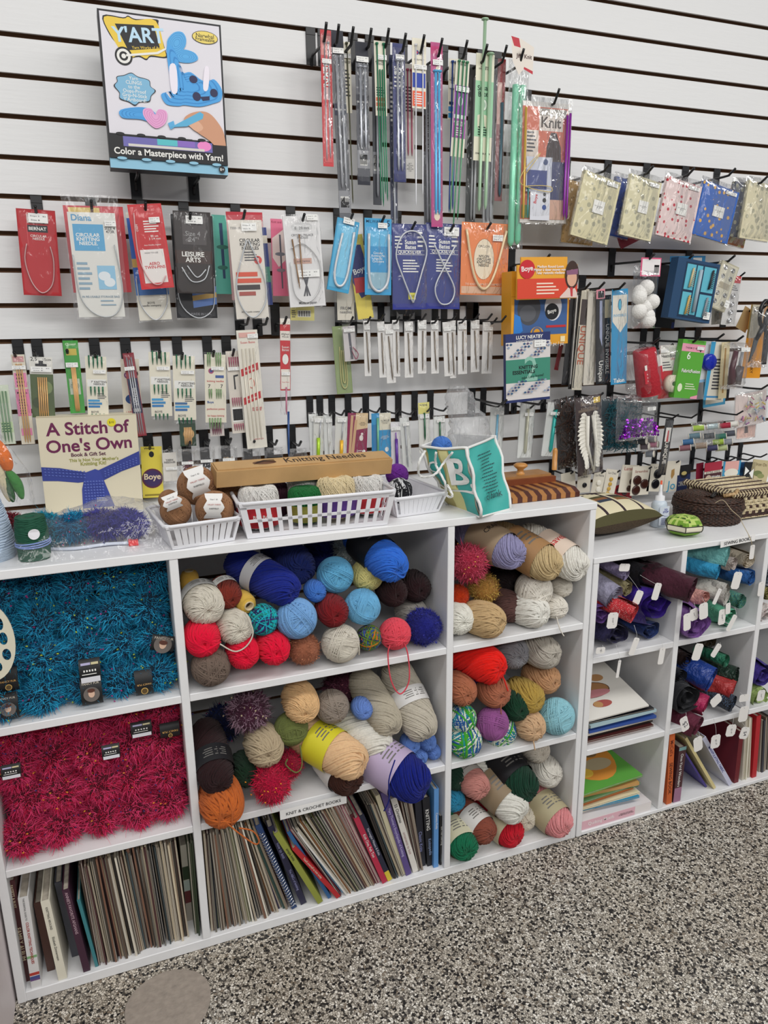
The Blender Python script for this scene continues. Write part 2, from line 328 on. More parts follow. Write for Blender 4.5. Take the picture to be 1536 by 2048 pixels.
def band(rt,E,col,y0,y1,txt=None,tc='k',rad=1.085,pp=2.6):
    if E>2: pp=3.6
    b=MB(); m=C(col); n=28
    pr=[]
    for y in np.linspace(y0,y1,5):
        rr=rad*(1-abs(y/(E*1.04))**pp)**(1/pp) if abs(y)<E else .5
        pr.append((max(rr,.3),y))
    b.lathe(pr,m,28,ax='y',close=False)
    if not txt:    # small blocks of print too fine to read
        for q in range(4):
            y=y0+(y1-y0)*(.3+.13*q); 
            for a0,a1 in ((.9,1.25),(1.35,1.5),(1.6,2.1)):
                a1-=.1*(q%2); vs=[]
                for yy in (y,y+(y1-y0)*.05):
                    r2=rad*(1-min(.95,abs(yy/(E*1.04)))**pp)**(1/pp)+.006
                    vs+=[(r2*math.cos(a0+(a1-a0)*i/3),yy,r2*math.sin(a0+(a1-a0)*i/3)) for i in range(4)]
                b.add(vs,[(i,i+1,i+5,i+4) for i in range(3)],C('#6f6c68'))
    if txt:  # printed around the upper front of the band
        v,f,d=textgeo(txt); H=(y1-y0)*.38; k=min(H/d[1],1.5/d[0]); ym=(y0+y1)/2
        vs=[]
        for a,c in v:
            y=ym+c*k; an=math.pi/2-a*k*.9; rr=rad*(1-abs(y/(E*1.04))**pp)**(1/pp)+.006
            vs.append((rr*math.cos(an),y,rr*math.sin(an)))
        b.add(vs,f,C(tc))
    return b.build('label_band',rt)
def skein(px,py,r,kind,col,lab,Y=.44,ax=0,az=0,bd=None,spin=None,name='yarn_skein',cat='yarn',grp=None,fur=None,E=None,v=None,tail=None):
    if isinstance(col,tuple): kind='m'; v=int(px)%2
    c=W(px,py,-Y); R=r/pxm(c); e=EL[kind]; c,d,_=fitcell(c,R,R*(2*e-1.2),ax,az); x,y,z=mdir2(d)
    ctr=c-d*(R*(e-.9))      # px,py marks the middle of the rounded front end
    sp=random.uniform(0,6.28) if spin is None else spin
    M=Matrix.Translation(ctr)@frame(x,y,z,(0,0,0))@Matrix.Scale(R,4)
    rt=root(name,lab,cat,M=M,group=grp)
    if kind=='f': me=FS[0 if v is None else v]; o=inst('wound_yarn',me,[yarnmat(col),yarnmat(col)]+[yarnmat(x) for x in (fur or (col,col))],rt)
    else:
        L=YM[kind]; me=L[(len(lab)*7+int(px))%len(L) if v is None else v]; o=inst('wound_yarn',me,[yarnmat(c_) for c_ in (col+col)[:5]] if isinstance(col,tuple) else [yarnmat(col)],rt)
    o.rotation_euler=(0,sp,0)
    if bd: band(rt,e,*bd)
    if tail: # loose strand, world points from pixels
        b=MB(); pts=[W(a,bb,-YY) for a,bb,YY in tail]; b.tube(smooth(pts),.0016 if kind!='x' else .003,yarnmat(col),5); b.build('loose_end',rt,True)
    return rt
def smooth(P,n=6):
    P=[Vector(p) for p in P]; out=[]
    for i in range(len(P)-1):
        a=P[max(i-1,0)];b=P[i];c=P[i+1];d=P[min(i+2,len(P)-1)]
        for j in range(n):
            t=j/n; out.append(.5*((2*b)+(c-a)*t+(2*a-5*b+4*c-d)*t*t+(3*b-a-3*c+d)*t**3))
    out.append(P[-1]); return out
def cone(px,py,r,col,lab,Y=.43,ax=0,az=0):
    c=W(px,py,-Y); R=r/pxm(c); x,y,z=mdir(c,ax,az); up=Y<.35
    rt=root('yarn_cone',lab,'yarn',M=(Matrix.Translation(c)@Matrix.Scale(R,4)@Matrix.Rotation(math.pi/2,4,'X').inverted()) if up else (Matrix.Translation(c)@frame(x,y,z,(0,0,0))@Matrix.Scale(R,4)))
    m=yarnmat(col); b=MB(); b.lathe([(.5,0),(.8,.12),(1,.55),(1.05,1.6),(.9,2.4),(.5,2.45)],m,24,ax='y',close=False); pts=[]
    for i in range(46*16):
        f=i/(46*16); yy=.1+2.2*f; R0=np.interp(yy,[0,.12,.55,1.6,2.4],[.6,.8,1,1.05,.9])+.02; a=2*math.pi*i/16; pts.append((R0*math.cos(a),yy,R0*math.sin(a)))
    b.tube(pts,.035,m,4); b.build('wound_yarn',rt)
    b=MB(); b.lathe([(.42,2.5),(.42,-.12),(.52,-.12),(.52,2.5)],C('#c9b691'),20,ax='y',close=False); b.lathe([(.4,.6),(.01,.6)],C('#3a2c20'),16,ax='y',close=False); b.build('cardboard_core',rt)
CREAM='#d6d0c3';RED='#f2184a';NAVY='#1c2f86';SKY='#8fbde0'
def furs(col,c2,sl): return dict(col=col,fur=(c2,sl))
# top middle cubby
cone(378,1142,17,'#d9b25a','pale gold wound cone behind the cream skein at the top left corner',Y=.30)
skein(410,1212,40,'s',CREAM,'large cream skein with grey label band topmost at the left of the middle cubby',ax=.1,az=-.1,bd=('#c9c9c6',-.1,.75),Y=.43)
skein(456,1190,28,'s','#7d3326','rusty brown sparkly skein with a white band beside the gold cone',ax=.25,az=-.25,bd=('w',-.1,.6),Y=.41)
cone(498,1212,19,'#dcb95e','small gold yarn cone with an open cardboard core',Y=.43,ax=.25,az=-.1)
skein(563,1175,38,'l',NAVY,'long navy skein with a white band lying slantwise on the pile',Y=.42,ax=.75,az=-.35,bd=('#cfcfd2',-.1,.6))
skein(593,1132,40,'l','#1c2c66','dark navy skein above the small blue ball',Y=.36,ax=.1)
skein(648,1112,36,'s','#1b2a6a','deep blue skein at the very back beside a white paper tag',Y=.25)
skein(632,1184,21,'s','#4f7fc8','small medium blue yarn coil under the dark navy skein',Y=.42)
skein(671,1151,36,'b','#6fb0d2','turquoise blue fuzzy ball above the dark red skein',Y=.40,v=0)
skein(703,1100,33,'f','#a9b2b0','silvery grey eyelash yarn ball at the back top of the middle cubby',Y=.31,fur=('#ccd2cf','#dddddd'))
skein(735,1150,32,'b','#d8cf8f','pale yellow yarn ball between the turquoise ball and the bright blue skein',Y=.39)
skein(779,1128,38,'l','#3f78d2','bright blue skein with a black label band at the top right of the middle cubby',Y=.44,ax=.28,az=-.3,bd=('k',-.6,1.2))
skein(787,1185,29,'s','#2e1618','dark brown skein left of its near twin under the bright blue skein',Y=.40)
skein(833,1175,30,'s','#2a1417','dark brown skein nearest the right wall of the middle cubby',Y=.38)
skein(471,1256,35,'s',CREAM,'cream ball of yarn above the middle of the red skeins',Y=.44,ax=.15,tail=[(490,1225,.46),(506,1262,.47),(495,1290,.475),(470,1303,.475),(440,1288,.475)])
skein(527,1240,31,'b',('#1d2a55','#2bb2c0','#3b2d6a','#1f8f84','#1fc0c8'),'turquoise and purple ribbon yarn ball right of the gold cone',Y=.43,v=2)
skein(594,1238,40,'b','#86b1de','light blue yarn ball with loops in the centre of the middle cubby',Y=.44,v=0)
skein(667,1224,31,'s','#7c1b22','dark red sparkly skein between two light blue balls',Y=.44)
skein(726,1214,36,'b','#7db9dd','soft sky blue mohair ball left of the dark brown skeins',Y=.43,v=1)
skein(405,1279,36,'s',RED,'bright red skein left of all, under the large cream skein',Y=.45,v=1)
skein(487,1307,33,'s',RED,'bright red skein in the middle of the bottom row, below the cream ball',Y=.45)
skein(548,1298,33,'s',RED,'bright red skein beside the fuzzy tan ball',Y=.45,v=0)
skein(422,1334,38,'b','#75665c','taupe grey-brown chunky yarn ball in the bottom left corner of the middle cubby',Y=.45,v=2)
skein(610,1300,32,'f','#a06a52','tan fuzzy boucle yarn ball right of the red skeins',Y=.44,fur=('#c08568','#c08568'),v=1)
skein(682,1288,38,'b',CREAM,'cream yarn ball on the shelf below the dark red skein',Y=.45,v=1,tail=[(690,1262,.47),(716,1288,.475),(718,1310,.47)])
skein(739,1276,25,'b',('#2a2752','#5c7a2c','#c77f2a','#3a5a9a','#6b8a30'),'multicolour green orange and navy striped yarn ball',Y=.44,v=2)
skein(791,1268,31,'b','#f2606f','coral pink ribbon yarn ball with a long loop hanging over the shelf edge',Y=.45,v=2,
  tail=[(780,1290,.478),(776,1310,.48),(782,1360,.482),(800,1388,.482),(818,1362,.482),(816,1310,.48),(806,1280,.478)])
skein(850,1256,37,'f','#262a78','deep violet blue eyelash yarn ball in the right corner of the middle cubby',Y=.44,fur=('#3b3f9c','#3b3f9c'),v=1)
skein(829,1228,30,'s','#cfcac2','off-white banded skein half hidden behind the violet eyelash ball',Y=.36)
# top right cubby
skein(940,1128,38,'f','#a8384f','pink and orange eyelash yarn ball in the top right cubby',Y=.43,fur=('#d5607a','#d9a060'))
skein(925,1090,32,'f','#5e2230','dark wine eyelash skein at the back behind the pink eyelash ball',Y=.26,fur=('#7d2f42','#a04a50'))
skein(1016,1104,37,'l','#9a97b8','lilac grey skein with a tan craft label band',Y=.44,ax=.35,az=-.22,bd=('#a08c72',-1.2,.9,'CRAFTS','k'))
skein(1088,1125,38,'l','#cdb890','beige skein with a brown kraft paper band',Y=.45,ax=.42,az=-.3,bd=('#a37c52',-1.3,.9))
skein(1148,1126,36,'l','#e9e4dc','long white skein with a red lettered band at the right wall',Y=.45,ax=.4,az=-.32,bd=('#dcc9b8',-1.2,.7,'savelle','r'))
skein(1112,1054,24,'f','#a5875e','shaggy tan eyelash yarn at the back right above the white skein',Y=.25,fur=('#c0a070','#c0a070'))
skein(1014,1160,36,'s','#1d1013','black brown skein deep in the middle of the top right cubby',Y=.34)
skein(1069,1180,36,'b','#e6e0d6','white loosely wound ball in the middle of the top right cubby',Y=.42,v=2)
skein(1124,1174,21,'s','#e3ddd2','small white skein against the right wall, upper of the two',Y=.42)
skein(1112,1215,24,'s','#e6e0d6','small white skein against the right wall, lower of the two',Y=.44,tail=[(1112,1230,.46),(1120,1258,.475),(1128,1272,.48)])
skein(1066,1228,34,'s','#ebe6de','white skein lying at the front of the top right cubby shelf',Y=.44,ax=.3)
skein(970,1178,30,'f','#b58a4e','golden tan boucle yarn inside a clear bag',Y=.40,fur=('#cfae62','#d8c070'))
skein(918,1192,22,'f','#c84a22','orange yarn tuft at the left wall of the top right cubby',Y=.40,fur=('#e8622c','#e8622c'),v=1)
skein(912,1240,32,'s','#ece8dd','white skein cut off by the left wall of the top right cubby',Y=.43)
skein(978,1246,35,'s','#c9ae86','tan hank of thick yarn at the front left of the top right cubby',Y=.45,ax=.5)
skein(1020,1214,32,'s','#5f4440','mauve brown skein in clear plastic beside the white ball',Y=.40,ax=.3)
# middle right cubby
skein(975,1330,39,'l','#ee2f22','bright orange red skein at the top of the middle right cubby',Y=.44,ax=.45,az=-.3,v=2,tail=[(1005,1350,.47),(1012,1370,.475),(1016,1382,.475)])
skein(942,1344,28,'s','#32186a','deep purple skein under the orange red skein',Y=.39,ax=.3)
skein(1026,1306,34,'s','#8b8a8e','mid grey heather skein behind the orange red skein',Y=.39)
skein(1090,1305,33,'s','#b6b0a6','pale grey oatmeal skein at the top right of the middle right cubby',Y=.42,ax=.25)
skein(925,1382,30,'s','#b07458','terracotta skein at the left wall of the middle right cubby',Y=.44)
skein(990,1384,32,'s','#ad7158','terracotta skein beneath the orange red skein with a loose pink end',Y=.44,tail=[(1002,1398,.47),(1002,1420,.475),(1003,1432,.47)])
skein(1058,1395,32,'s','#b59a53','ochre gold skein in the centre right of the middle right cubby',Y=.43,ax=.3)
skein(1092,1358,30,'s','#c09774','tan skein above the pale aqua ball',Y=.41,ax=.3)
skein(1031,1412,30,'s','#0f3a26','dark bottle green skein between terracotta and ochre skeins',Y=.43)
skein(1062,1452,30,'s','#d3b391','peach beige skein on the shelf left of the aqua ball',Y=.45,v=0,tail=[(1064,1470,.47),(1068,1488,.48),(1070,1500,.482)])
skein(1119,1438,36,'b','#9dcdd8','pale aqua shiny yarn ball at the right wall',Y=.445,v=1)
skein(986,1448,33,'b','#9a5f95','orchid purple fuzzy ball in the centre of the middle right cubby',Y=.455,v=1)
VG=('#2f5f9a','#d9e0cf','#4fa83a','#e8e6d8','#2a8fa0','#c9b89a')
skein(926,1438,28,'b',VG,'green blue and white variegated hank at the left wall, upper one',Y=.44,v=2)
skein(932,1484,33,'b',VG,'green blue and white variegated hank at the left wall, lower one',Y=.45,v=2)
skein(1001,1470,33,'b',VG,'green blue and white variegated hank behind the orchid ball',Y=.42,v=2)
# bottom right cubby
skein(1074,1500,27,'s','#cfc7bb','oatmeal skein at the top of the bottom right cubby',Y=.40)
skein(1096,1545,29,'s','#dcd8cf','off-white skein right of the dark green skein',Y=.41)
skein(1040,1568,38,'l','#123b2b','dark green skein with black and red band at the centre of the bottom right cubby',Y=.44,ax=.25,az=-.25,bd=('k',-1.2,.3),v=1)
skein(1021,1610,36,'l','#e7e4dc','large white skein with a tan and brown band sloping forward',Y=.455,ax=.4,az=-.38,bd=('#8d7a60',-1.2,.55))
skein(951,1570,29,'l','#c38b83','dusty pink skein with a grey band at the upper left of the bottom right cubby',Y=.43,ax=.2,az=-.15,bd=('#b0aba5',-1,.3))
skein(912,1556,26,'s','#113526','dark green skein at the left wall of the bottom right cubby',Y=.40)
skein(908,1600,23,'s','#3688a8','teal blue skein between the two greens at the left wall',Y=.41)
skein(920,1688,33,'l','#177050','emerald green skein with a striped band at the front left of the bottom right cubby',Y=.45,az=-.1,bd=('#c8c4a8',-1.6,-.1),v=1)
skein(963,1658,30,'l','#8b5142','reddish brown skein with a white band beside the emerald skein',Y=.445,ax=.3,az=-.15,bd=('#d6d3ce',-1.5,-.1))
skein(1016,1668,32,'l','#c9283c','crimson skein with a striped band below the large white skein',Y=.445,ax=.25,az=-.15,bd=('#c9bf9f',-1.6,-.1),v=1)
skein(1046,1635,26,'s','#d5cdbd','cream skein tucked behind the large white skein',Y=.42)
skein(1117,1645,34,'l','#e39d9f','pale pink skein with an olive and white band at the right wall',Y=.46,ax=.28,az=-.25,bd=('#b1a685',-1.5,.0),v=1)
# middle cubby of the middle column
FLK=('#9b8c93','#b07090')
skein(500,1425,42,'f','#4b2439','mauve and grey shaggy flake yarn hank at the upper left of the second cubby',Y=.40,fur=('#9b7f8e','#b9a98f'))
skein(690,1372,40,'f','#471f30','mauve and wine shaggy yarn at the back top of the second cubby',Y=.30,fur=('#6f3a4e','#8b5a60'))
skein(448,1450,36,'f','#151a38','navy eyelash yarn with coloured flecks in the shadow at the left',Y=.30,fur=('#27356a','#b04070'))
skein(604,1412,36,'s','#e3bf92','pale peach yarn skein at the top centre of the second cubby',Y=.43,az=-.2,v=2)
skein(665,1414,33,'b','#94897f','taupe loosely wound ball right of the pale peach skein',Y=.42,v=2)
skein(726,1420,20,'s','#7795d4','small periwinkle coil in front of the oatmeal skeins',Y=.43)
skein(771,1440,34,'l','#b9b1a0','oatmeal skein left of the flecked oatmeal skein',Y=.43,ax=.2,az=-.5)
skein(838,1446,37,'l','#c3bcae','flecked oatmeal skein with a white band standing against the right wall',Y=.44,ax=.15,az=-.8,bd=('#d8d6d4',-.5,.4))
skein(748,1484,38,'l','#e2dfd6','long white skein lying across behind the peach and royal blue skeins',Y=.43,ax=.8,az=-.4,v=2)
skein(583,1458,33,'b','#6d7544','sage green chenille ball with a dangling end',Y=.42,v=0,tail=[(600,1490,.46),(604,1530,.47),(592,1545,.475),(572,1530,.475),(575,1518,.475)])
skein(530,1497,38,'s','#b9a98f','beige skein in the centre left of the second cubby',Y=.435,v=0)
skein(695,1518,42,'l','#f4cba2','large peach skein with a yellow printed band jutting out over the shelf',Y=.475,ax=.75,az=-.25,bd=('#d9cf2e',-.7,.6),v=2)
skein(690,1560,38,'l','#3f2117','chocolate brown skein under the large peach skein',Y=.465,ax=.25,az=-.25,bd=('#dcdad6',-1.4,.2))
skein(818,1558,46,'l','#14267e','royal blue skein with a lilac label band hanging over the shelf edge',Y=.50,ax=.75,az=-.35,bd=('#b9a8c6',-1.0,.3),v=1,tail=[(790,1520,.54),(778,1560,.545),(778,1600,.54),(768,1622,.53)])
for i,(x,y,rr) in enumerate(((823,1490,18),(855,1484,19),(838,1515,18),(870,1504,15))):
    skein(x,y,rr,'s','#6d8cc9',['small periwinkle coil under the flecked skein, left of the cluster','small periwinkle coil under the flecked skein, top of the cluster','small periwinkle coil under the flecked skein, lowest of the cluster','small periwinkle coil under the flecked skein, against the right wall'][i],Y=.44)
skein(432,1550,37,'l','#2a1215','dark brown skein with a black and red band at the left wall',Y=.47,ax=.12,az=-.35,bd=('k',-1.2,-.1),v=1)
skein(445,1612,43,'s','#c4703a','orange skein hanging out over the shelf edge with a dangling loop',Y=.485,az=-.15,v=0,tail=[(452,1645,.52),(480,1668,.53),(510,1688,.53),(518,1680,.53),(505,1662,.53),(478,1656,.53)])
skein(492,1544,30,'s','#122e1c','dark forest green skein beside the dark brown skein',Y=.42)
skein(545,1572,38,'f','#a81c44','hot pink eyelash yarn ball spilling over the front edge of the shelf',Y=.475,fur=('#e02c5c','#e89a3c'))
skein(578,1532,28,'f','#8f1838','hot pink eyelash yarn tuft behind the green dangling end',Y=.43,fur=('#c22450','#d07a3c'))
# two bins packed with eyelash yarn skeins
def furbin(col,x0,x1,z0,z1,cols,who,nx=5,nz=4):
    pal=cols; R=(z1-z0)/nz/2*1.12; k=0
    ps=[]
    for r in range(nz):
        for c in range(nx): ps.append((x0+(x1-x0)*(c+.5+(r%2)*.12-.06)/nx,z0+R*.86+(z1-z0-R*1.8)*r/(nz-1),r,c))
    hp=['leftmost','left of centre','middle','right of centre','rightmost']; vp=['bottom row','second lowest row','third lowest row','top row']
    for x,z,r,c in ps:
        Y=[.415,.40,.385,.36][r]+random.uniform(-.012,.012)
        M=Matrix.Translation((x,-Y+R*.4,z))@Euler((random.uniform(-.2,.2),random.uniform(0,6),random.uniform(-.35,.35))).to_matrix().to_4x4()@Matrix.Scale(R*1.06,4)
        rt=root('fancy_yarn_skein','%s eyelash yarn skein, %s of %s in %s left bin'%(who,hp[c],vp[r],'upper' if z0>.5 else 'lower'),'yarn',M=M,group=who+' eyelash skeins packed in the bin')
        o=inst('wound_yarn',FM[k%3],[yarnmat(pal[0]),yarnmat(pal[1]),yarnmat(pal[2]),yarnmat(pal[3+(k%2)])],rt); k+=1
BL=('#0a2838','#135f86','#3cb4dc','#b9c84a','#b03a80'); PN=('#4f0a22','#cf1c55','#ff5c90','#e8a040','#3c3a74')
furbin('b',-.262,.082,.622,.885,BL,'teal blue'); furbin('p',-.266,.082,.319,.595,PN,'hot pink')
def furlabel(px,py,w,h,Y,kind,lab,rot=0):
    c=W(px,py,-Y); k=1/pxm(c); w*=k;h*=k; M=Matrix.Translation(c)@Matrix.Rotation(rot,4,'Y')@Matrix.Rotation(-.12,4,'X')
    rt=root('yarn_label_band',lab,'yarn label',M=M); b=MB(); pts=[]
    n=8
    vs=[];fs=[]
    for i in range(n+1):
        t=-1+2*i/n; z=h/2*math.sin(t*1.35)/math.sin(1.35); y=h*.28*(1-math.cos(t*1.35)); vs+=[(-w/2,y,z),(w/2,y,z)]
    for i in range(n): fs.append((2*i,2*i+1,2*i+3,2*i+2))
    b.add(vs,fs,C('#141416'),True); b.build('paper_band',rt)
    b=MB(); y=-.0006
    if kind=='F':
        b.text('FANCY FUR',0,-h*.02,w*.8,C('#d8a860'),y,rot=math.pi if rot==0 and px>200 else 0); b.ell(0,-h*.27,h*.13,h*.13,C('#c9a55c'),y*2); b.ell(0,-h*.27,h*.1,h*.1,C('#5a4522'),y*3)
    elif kind=='P':
        b.ell(0,-h*.05,w*.38,w*.38,C('#6d6560'),y); b.ell(0,-h*.02,w*.15,w*.2,C('#d8b49c'),y*2); b.ell(0,h*.1,w*.18,w*.1,C('#5a3226'),y*3); b.text('FANCY FUR',0,h*.36,w*.8,C('#cfc6b6'),y)
    else:
        b.box(-w*.4,y,h*.3,w*.05,y*.5,h*.4,C('#b9b4d8')); b.box(w*.08,y,h*.3,w*.42,y*.5,h*.4,C('#d5cba0')); b.box(-w*.45,y,-h*.42,w*.45,y*.5,-h*.2,C('#d8d8de'))
        for i in range(5): b.box(-w*.3+i*w*.13,y,h*.02,-w*.3+i*w*.13+w*.07,y*.5,h*.1,C('w'))
        b.box(-w*.38,y,-h*.1,w*.3,y*.5,-h*.07,C('w'))
    b.build('printed_panel',rt)
furlabel(180,1344,40,50,.455,'B','black care panel with white squares in the centre of the teal bin')
furlabel(183,1386,40,56,.462,'P','black yarn label with a round portrait at the bottom of the teal bin')
furlabel(288,1368,34,52,.455,'F','black yarn label with gold lettering at the right of the teal bin')
furlabel(16,1362,36,48,.45,'F','black yarn label with gold lettering at the left edge of the teal bin')
furlabel(16,1416,38,56,.46,'P','black yarn label with a round portrait at the left edge of the teal bin')
furlabel(326,1288,46,32,.44,'P','black yarn label with a portrait near the right wall of the teal bin',.3)
furlabel(216,1148,40,26,.38,'F','black yarn label with a gold seal at the shadowed top of the teal bin')
furlabel(283,1460,40,32,.43,'B','black care panel at the top of the hot pink bin')
furlabel(340,1462,38,32,.43,'F','black yarn label with gold seal at the top right of the hot pink bin')
furlabel(222,1505,34,30,.44,'B','black care panel in the middle of the hot pink bin')
furlabel(22,1545,36,30,.45,'B','black care panel at the left edge of the hot pink bin')
# ---------------------------------------------------------------- books and magazines
PG=mat('page_edges','#b9b0a2',.8,var=.25,vs=90)
def magmesh():
    b=MB(); c=C('#777777'); t=.12
    b.box(-.5,0,0,-.5+t,1,1,c); b.box(.5-t,0,0,.5,1,1,c); b.box(-.5+t,0,0,.5-t,.02,1,c); b.box(-.5+t,.02,.004,.5-t,.985,.985,PG); return b.mesh('magazine')
MAG=magmesh()
b=MB(); c=C('#777777'); b.box(-.5,0,0,-.28,1,1,c); b.box(.32,0,0,.5,1,1,c); b.box(-.28,.006,.004,.32,.985,.99,PG); MAG2=b.mesh('magazine')
def bookframe(T,Bt,Y,zb,depth,t,yaw=0):
    P=W(Bt[0],Bt[1],-Y); P.z=zb; Q=W(T[0],T[1],-Y); h=(Q-P).length; z=(Q-P).normalized()
    dx=abs(z.x)*t/2; P.z+=dx
    y=Vector((math.sin(yaw),math.cos(yaw),0)); x=y.cross(z).normalized(); y=z.cross(x)
    return P,x,y,z,h
def mag(T,Bt,Y,zb,tpx,cols,lab,depth=.205,yaw=0,grp=None):
    P,x,y,z,h=bookframe(T,Bt,Y,zb,depth,0); t=tpx/pxm(P); P.z+=abs(z.x)*t/2
    M=frame(x*t,y*depth,z*h,P)
    o=inst('magazine',MAG if random.random()<.45 else MAG2,[cols,None]); put(o,M); tag(o,lab,'magazine',grp); return o
def book(T,Bt,wpx,Y,zb,col,txt,tc,lab,depth=.19,yaw=0,bands=(),rough=.45,name='book'):
    P,x,y,z,h=bookframe(T,Bt,Y,zb,depth,0); t=wpx/pxm(P); P.z+=abs(z.x)*t/2
    rt=root(name,lab,'book',M=frame(x,y,z,P)); c=C(col,rough); b=MB(); k=min(.0022,t*.15)
    b.box(-t/2,0,0,-t/2+k,depth,h,c); b.box(t/2-k,0,0,t/2,depth,h,c); b.box(-t/2+k,0,0,t/2-k,k,h,c)
    yy=-.0004
    for v0,v1,cc in bands: b.box(-t/2+.0002,yy,h*(1-v1),t/2-.0002,0,h*(1-v0),C(cc)); 
    yy-=.0003
    for s,v,ln,col2,sz in txt: b.text(s,0,h*(1-v),h*ln,C(col2 or tc),yy,rot=-math.pi/2,maxh=t*sz)
    b.build('cover',rt); b=MB(); b.box(-t/2+k,k,.003,t/2-k,depth-.004,h-.004,PG); b.build('pages',rt); return rt
def mrow(n,T0,T1,B0,B1,Y,zb,cols,lab,tpx=5,jt=10,depth=.2,grp=None,dz=0,bow=0):
    if n>10: n=int(n*1.3); tpx*=.8
    for i in range(n):
        f=(i+.5)/n; q=random.uniform
        T=(T0[0]+(T1[0]-T0[0])*f+q(-1,1),T0[1]+(T1[1]-T0[1])*f+q(-.3,1)*jt+dz); Bt=(B0[0]+(B1[0]-B0[0])*f+q(-1.5,1.5),B0[1]+(B1[1]-B0[1])*f)
        mag(T,Bt,Y+q(-.012,.004),zb,tpx*q(.65,1.15),C(random.choice(cols),.5),lab,depth,grp=grp)
MC1=['#2b2624','#3c352f','#5a4a3e','#8d7f6c','#b3a58c','#cdbfa5','#29303c','#4a2a2c','#6f6a60','#d5cdbd','#1c1b1d','#7d5a48','#39464a','#a08a72']
MC2=MC1+['#5d6b33','#7a4f2a','#e0dacb','#b5aa97']
ZB=.0245
book((21,1762),(58,1980),14,.44,ZB,'#4a1d22',[('FASSETT & BUST',.15,.22,None,.5),('FAMILY ALBUM',.62,.36,None,.6)],'#d8c7a8','maroon book with gold lettering, leftmost in the lower left cubby')
book((46,1795),(76,1992),18,.462,ZB,'#dcdbda',[('THE ESSENTIAL GUIDE TO',.13,.24,'k',.3),('*COLOR KNITTING TECHNIQUES',.5,.46,'#a8342c',.4)],'k','tall white book with red lettering and coloured stripes on its spine',bands=[(.64,.665,'#7fae7a'),(.83,.86,'#b23a2e'),(.87,.9,'#46508a'),(.9,.92,'#6a4a80')])
book((75,1806),(105,1957),14,.43,ZB,'#4e3028',[],'w','short brown book between the two pale books in the lower left cubby')
book((90,1802),(128,1972),16,.462,ZB,'#e2ddcb',[('KNITTING AROUND',.22,.28,'k',.45),('Elizabeth Zimmermann',.6,.3,'k',.4)],'k','cream book with black lettering leaning in the lower left cubby')
book((116,1765),(153,1925),13,.41,ZB,'#4a4c55',[],'w','slate grey book left of the plum book')
book((131,1780),(177,1963),13,.46,ZB,'#3f2034',[('ANNIE\'S FAVORITE AFGHANS',.28,.5,'#c8a9b4',.55)],'w','plum book with pale lettering beside the thin pattern magazines')
book((157,1800),(195,1940),6,.455,ZB,'#3b7f86',[],'w','slim teal booklet at the left end of the pattern magazines',depth=.18)
G1='thin pattern magazines in the lower left cubby'
mrow(24,(158,1728),(236,1706),(198,1944),(282,1918),.455,ZB,MC1,'thin dog-eared pattern magazine in the left run of the lower left cubby',4.4,12,grp=G1+', left run')
mrow(22,(240,1704),(300,1690),(284,1912),(332,1896),.45,ZB,MC1,'thin dog-eared pattern magazine in the middle run of the lower left cubby',4,12,grp=G1+', middle run')
mrow(16,(302,1690),(352,1680),(335,1890),(380,1880),.45,ZB,MC1,'thin dog-eared pattern magazine in the right run of the lower left cubby',4.2,10,grp=G1+', right run')
book((368,1690),(384,1862),15,.40,ZB,'#cfcabc',[],'k','knitting book with a sunflower and wool picture near the divider',bands=[(.28,.45,'#33472f'),(.46,.6,'#b9c8c0'),(.6,.76,'#6f2f33'),(.76,1,'#b8b0a4')])
mrow(5,(374,1682),(386,1680),(392,1884),(401,1880),.452,ZB,['#32402c','#46503a','#2b2a28'],'thin dark green magazine against the divider of the lower left cubby',4,6,grp='dark green magazines at the divider')
G2='pattern magazines in the lower middle cubby'
mrow(34,(408,1664),(498,1642),(424,1874),(558,1832),.455,ZB,MC2,'thin dog-eared pattern magazine in the left run of the lower middle cubby',4.8,14,grp=G2+', left run')
mrow(8,(496,1652),(512,1648),(558,1830),(582,1826),.45,ZB,['#2a2340','#5a2238','#8d7f6c','#2c4a45','#b09a7c'],'magazine between the left run and the spiral bound book',4.5,8,grp=G2+', next to spiral book')
sp=book((516,1652),(589,1812),11,.455,ZB,'#27406e',[],'w','blue wire spiral bound pattern book in the lower middle cubby')
b=MB()
P,x,y,z,h=bookframe((516,1652),(589,1812),.455,ZB,.19,0)
pts=[]
for i in range(27*8):
    a=2*math.pi*i/8; pts.append((.0065*math.cos(a),-.004+.0055*math.sin(a),.012+(h-.03)*i/(27*8)))
b.tube(pts,.0011,mat('wire','#d7d9de',.25,1),4); b.build('spiral_wire',sp)
book((541,1655),(607,1786),12,.45,ZB,'#24233f',[('how to knit',.3,.28,'#9a9bc8',.5),('The ABCs of knitting',.68,.35,'#9a9bc8',.5)],'w','dark indigo book right of the spiral bound book')
sp=book((530,1640),(630,1792),10,.42,ZB,'#3b3528',[],'w','dark comb bound book behind the olive book')
book((553,1668),(641,1797),11,.462,ZB,'#8f953f',[('simple knits',.3,.25,'k',.6)],'w','olive green book leaning in the lower middle cubby')
book((577,1665),(660,1795),7,.455,ZB,'#2c5f93',[],'w','slim blue book left of the red book')
book((588,1698),(678,1804),9,.462,ZB,'#b3262c',[('Teach yourself to knit today',.4,.6,'#e8d4c0',.6)],'w','short red book leaning below the paper sign')
mrow(6,(580,1655),(598,1660),(680,1806),(694,1802),.458,ZB,['#86b4d6','#d9d6d0','#20222e','#8f3a48','#c8c2b4'],'slender magazine between the red book and the long run',4.4,8,grp=G2+', by red book')
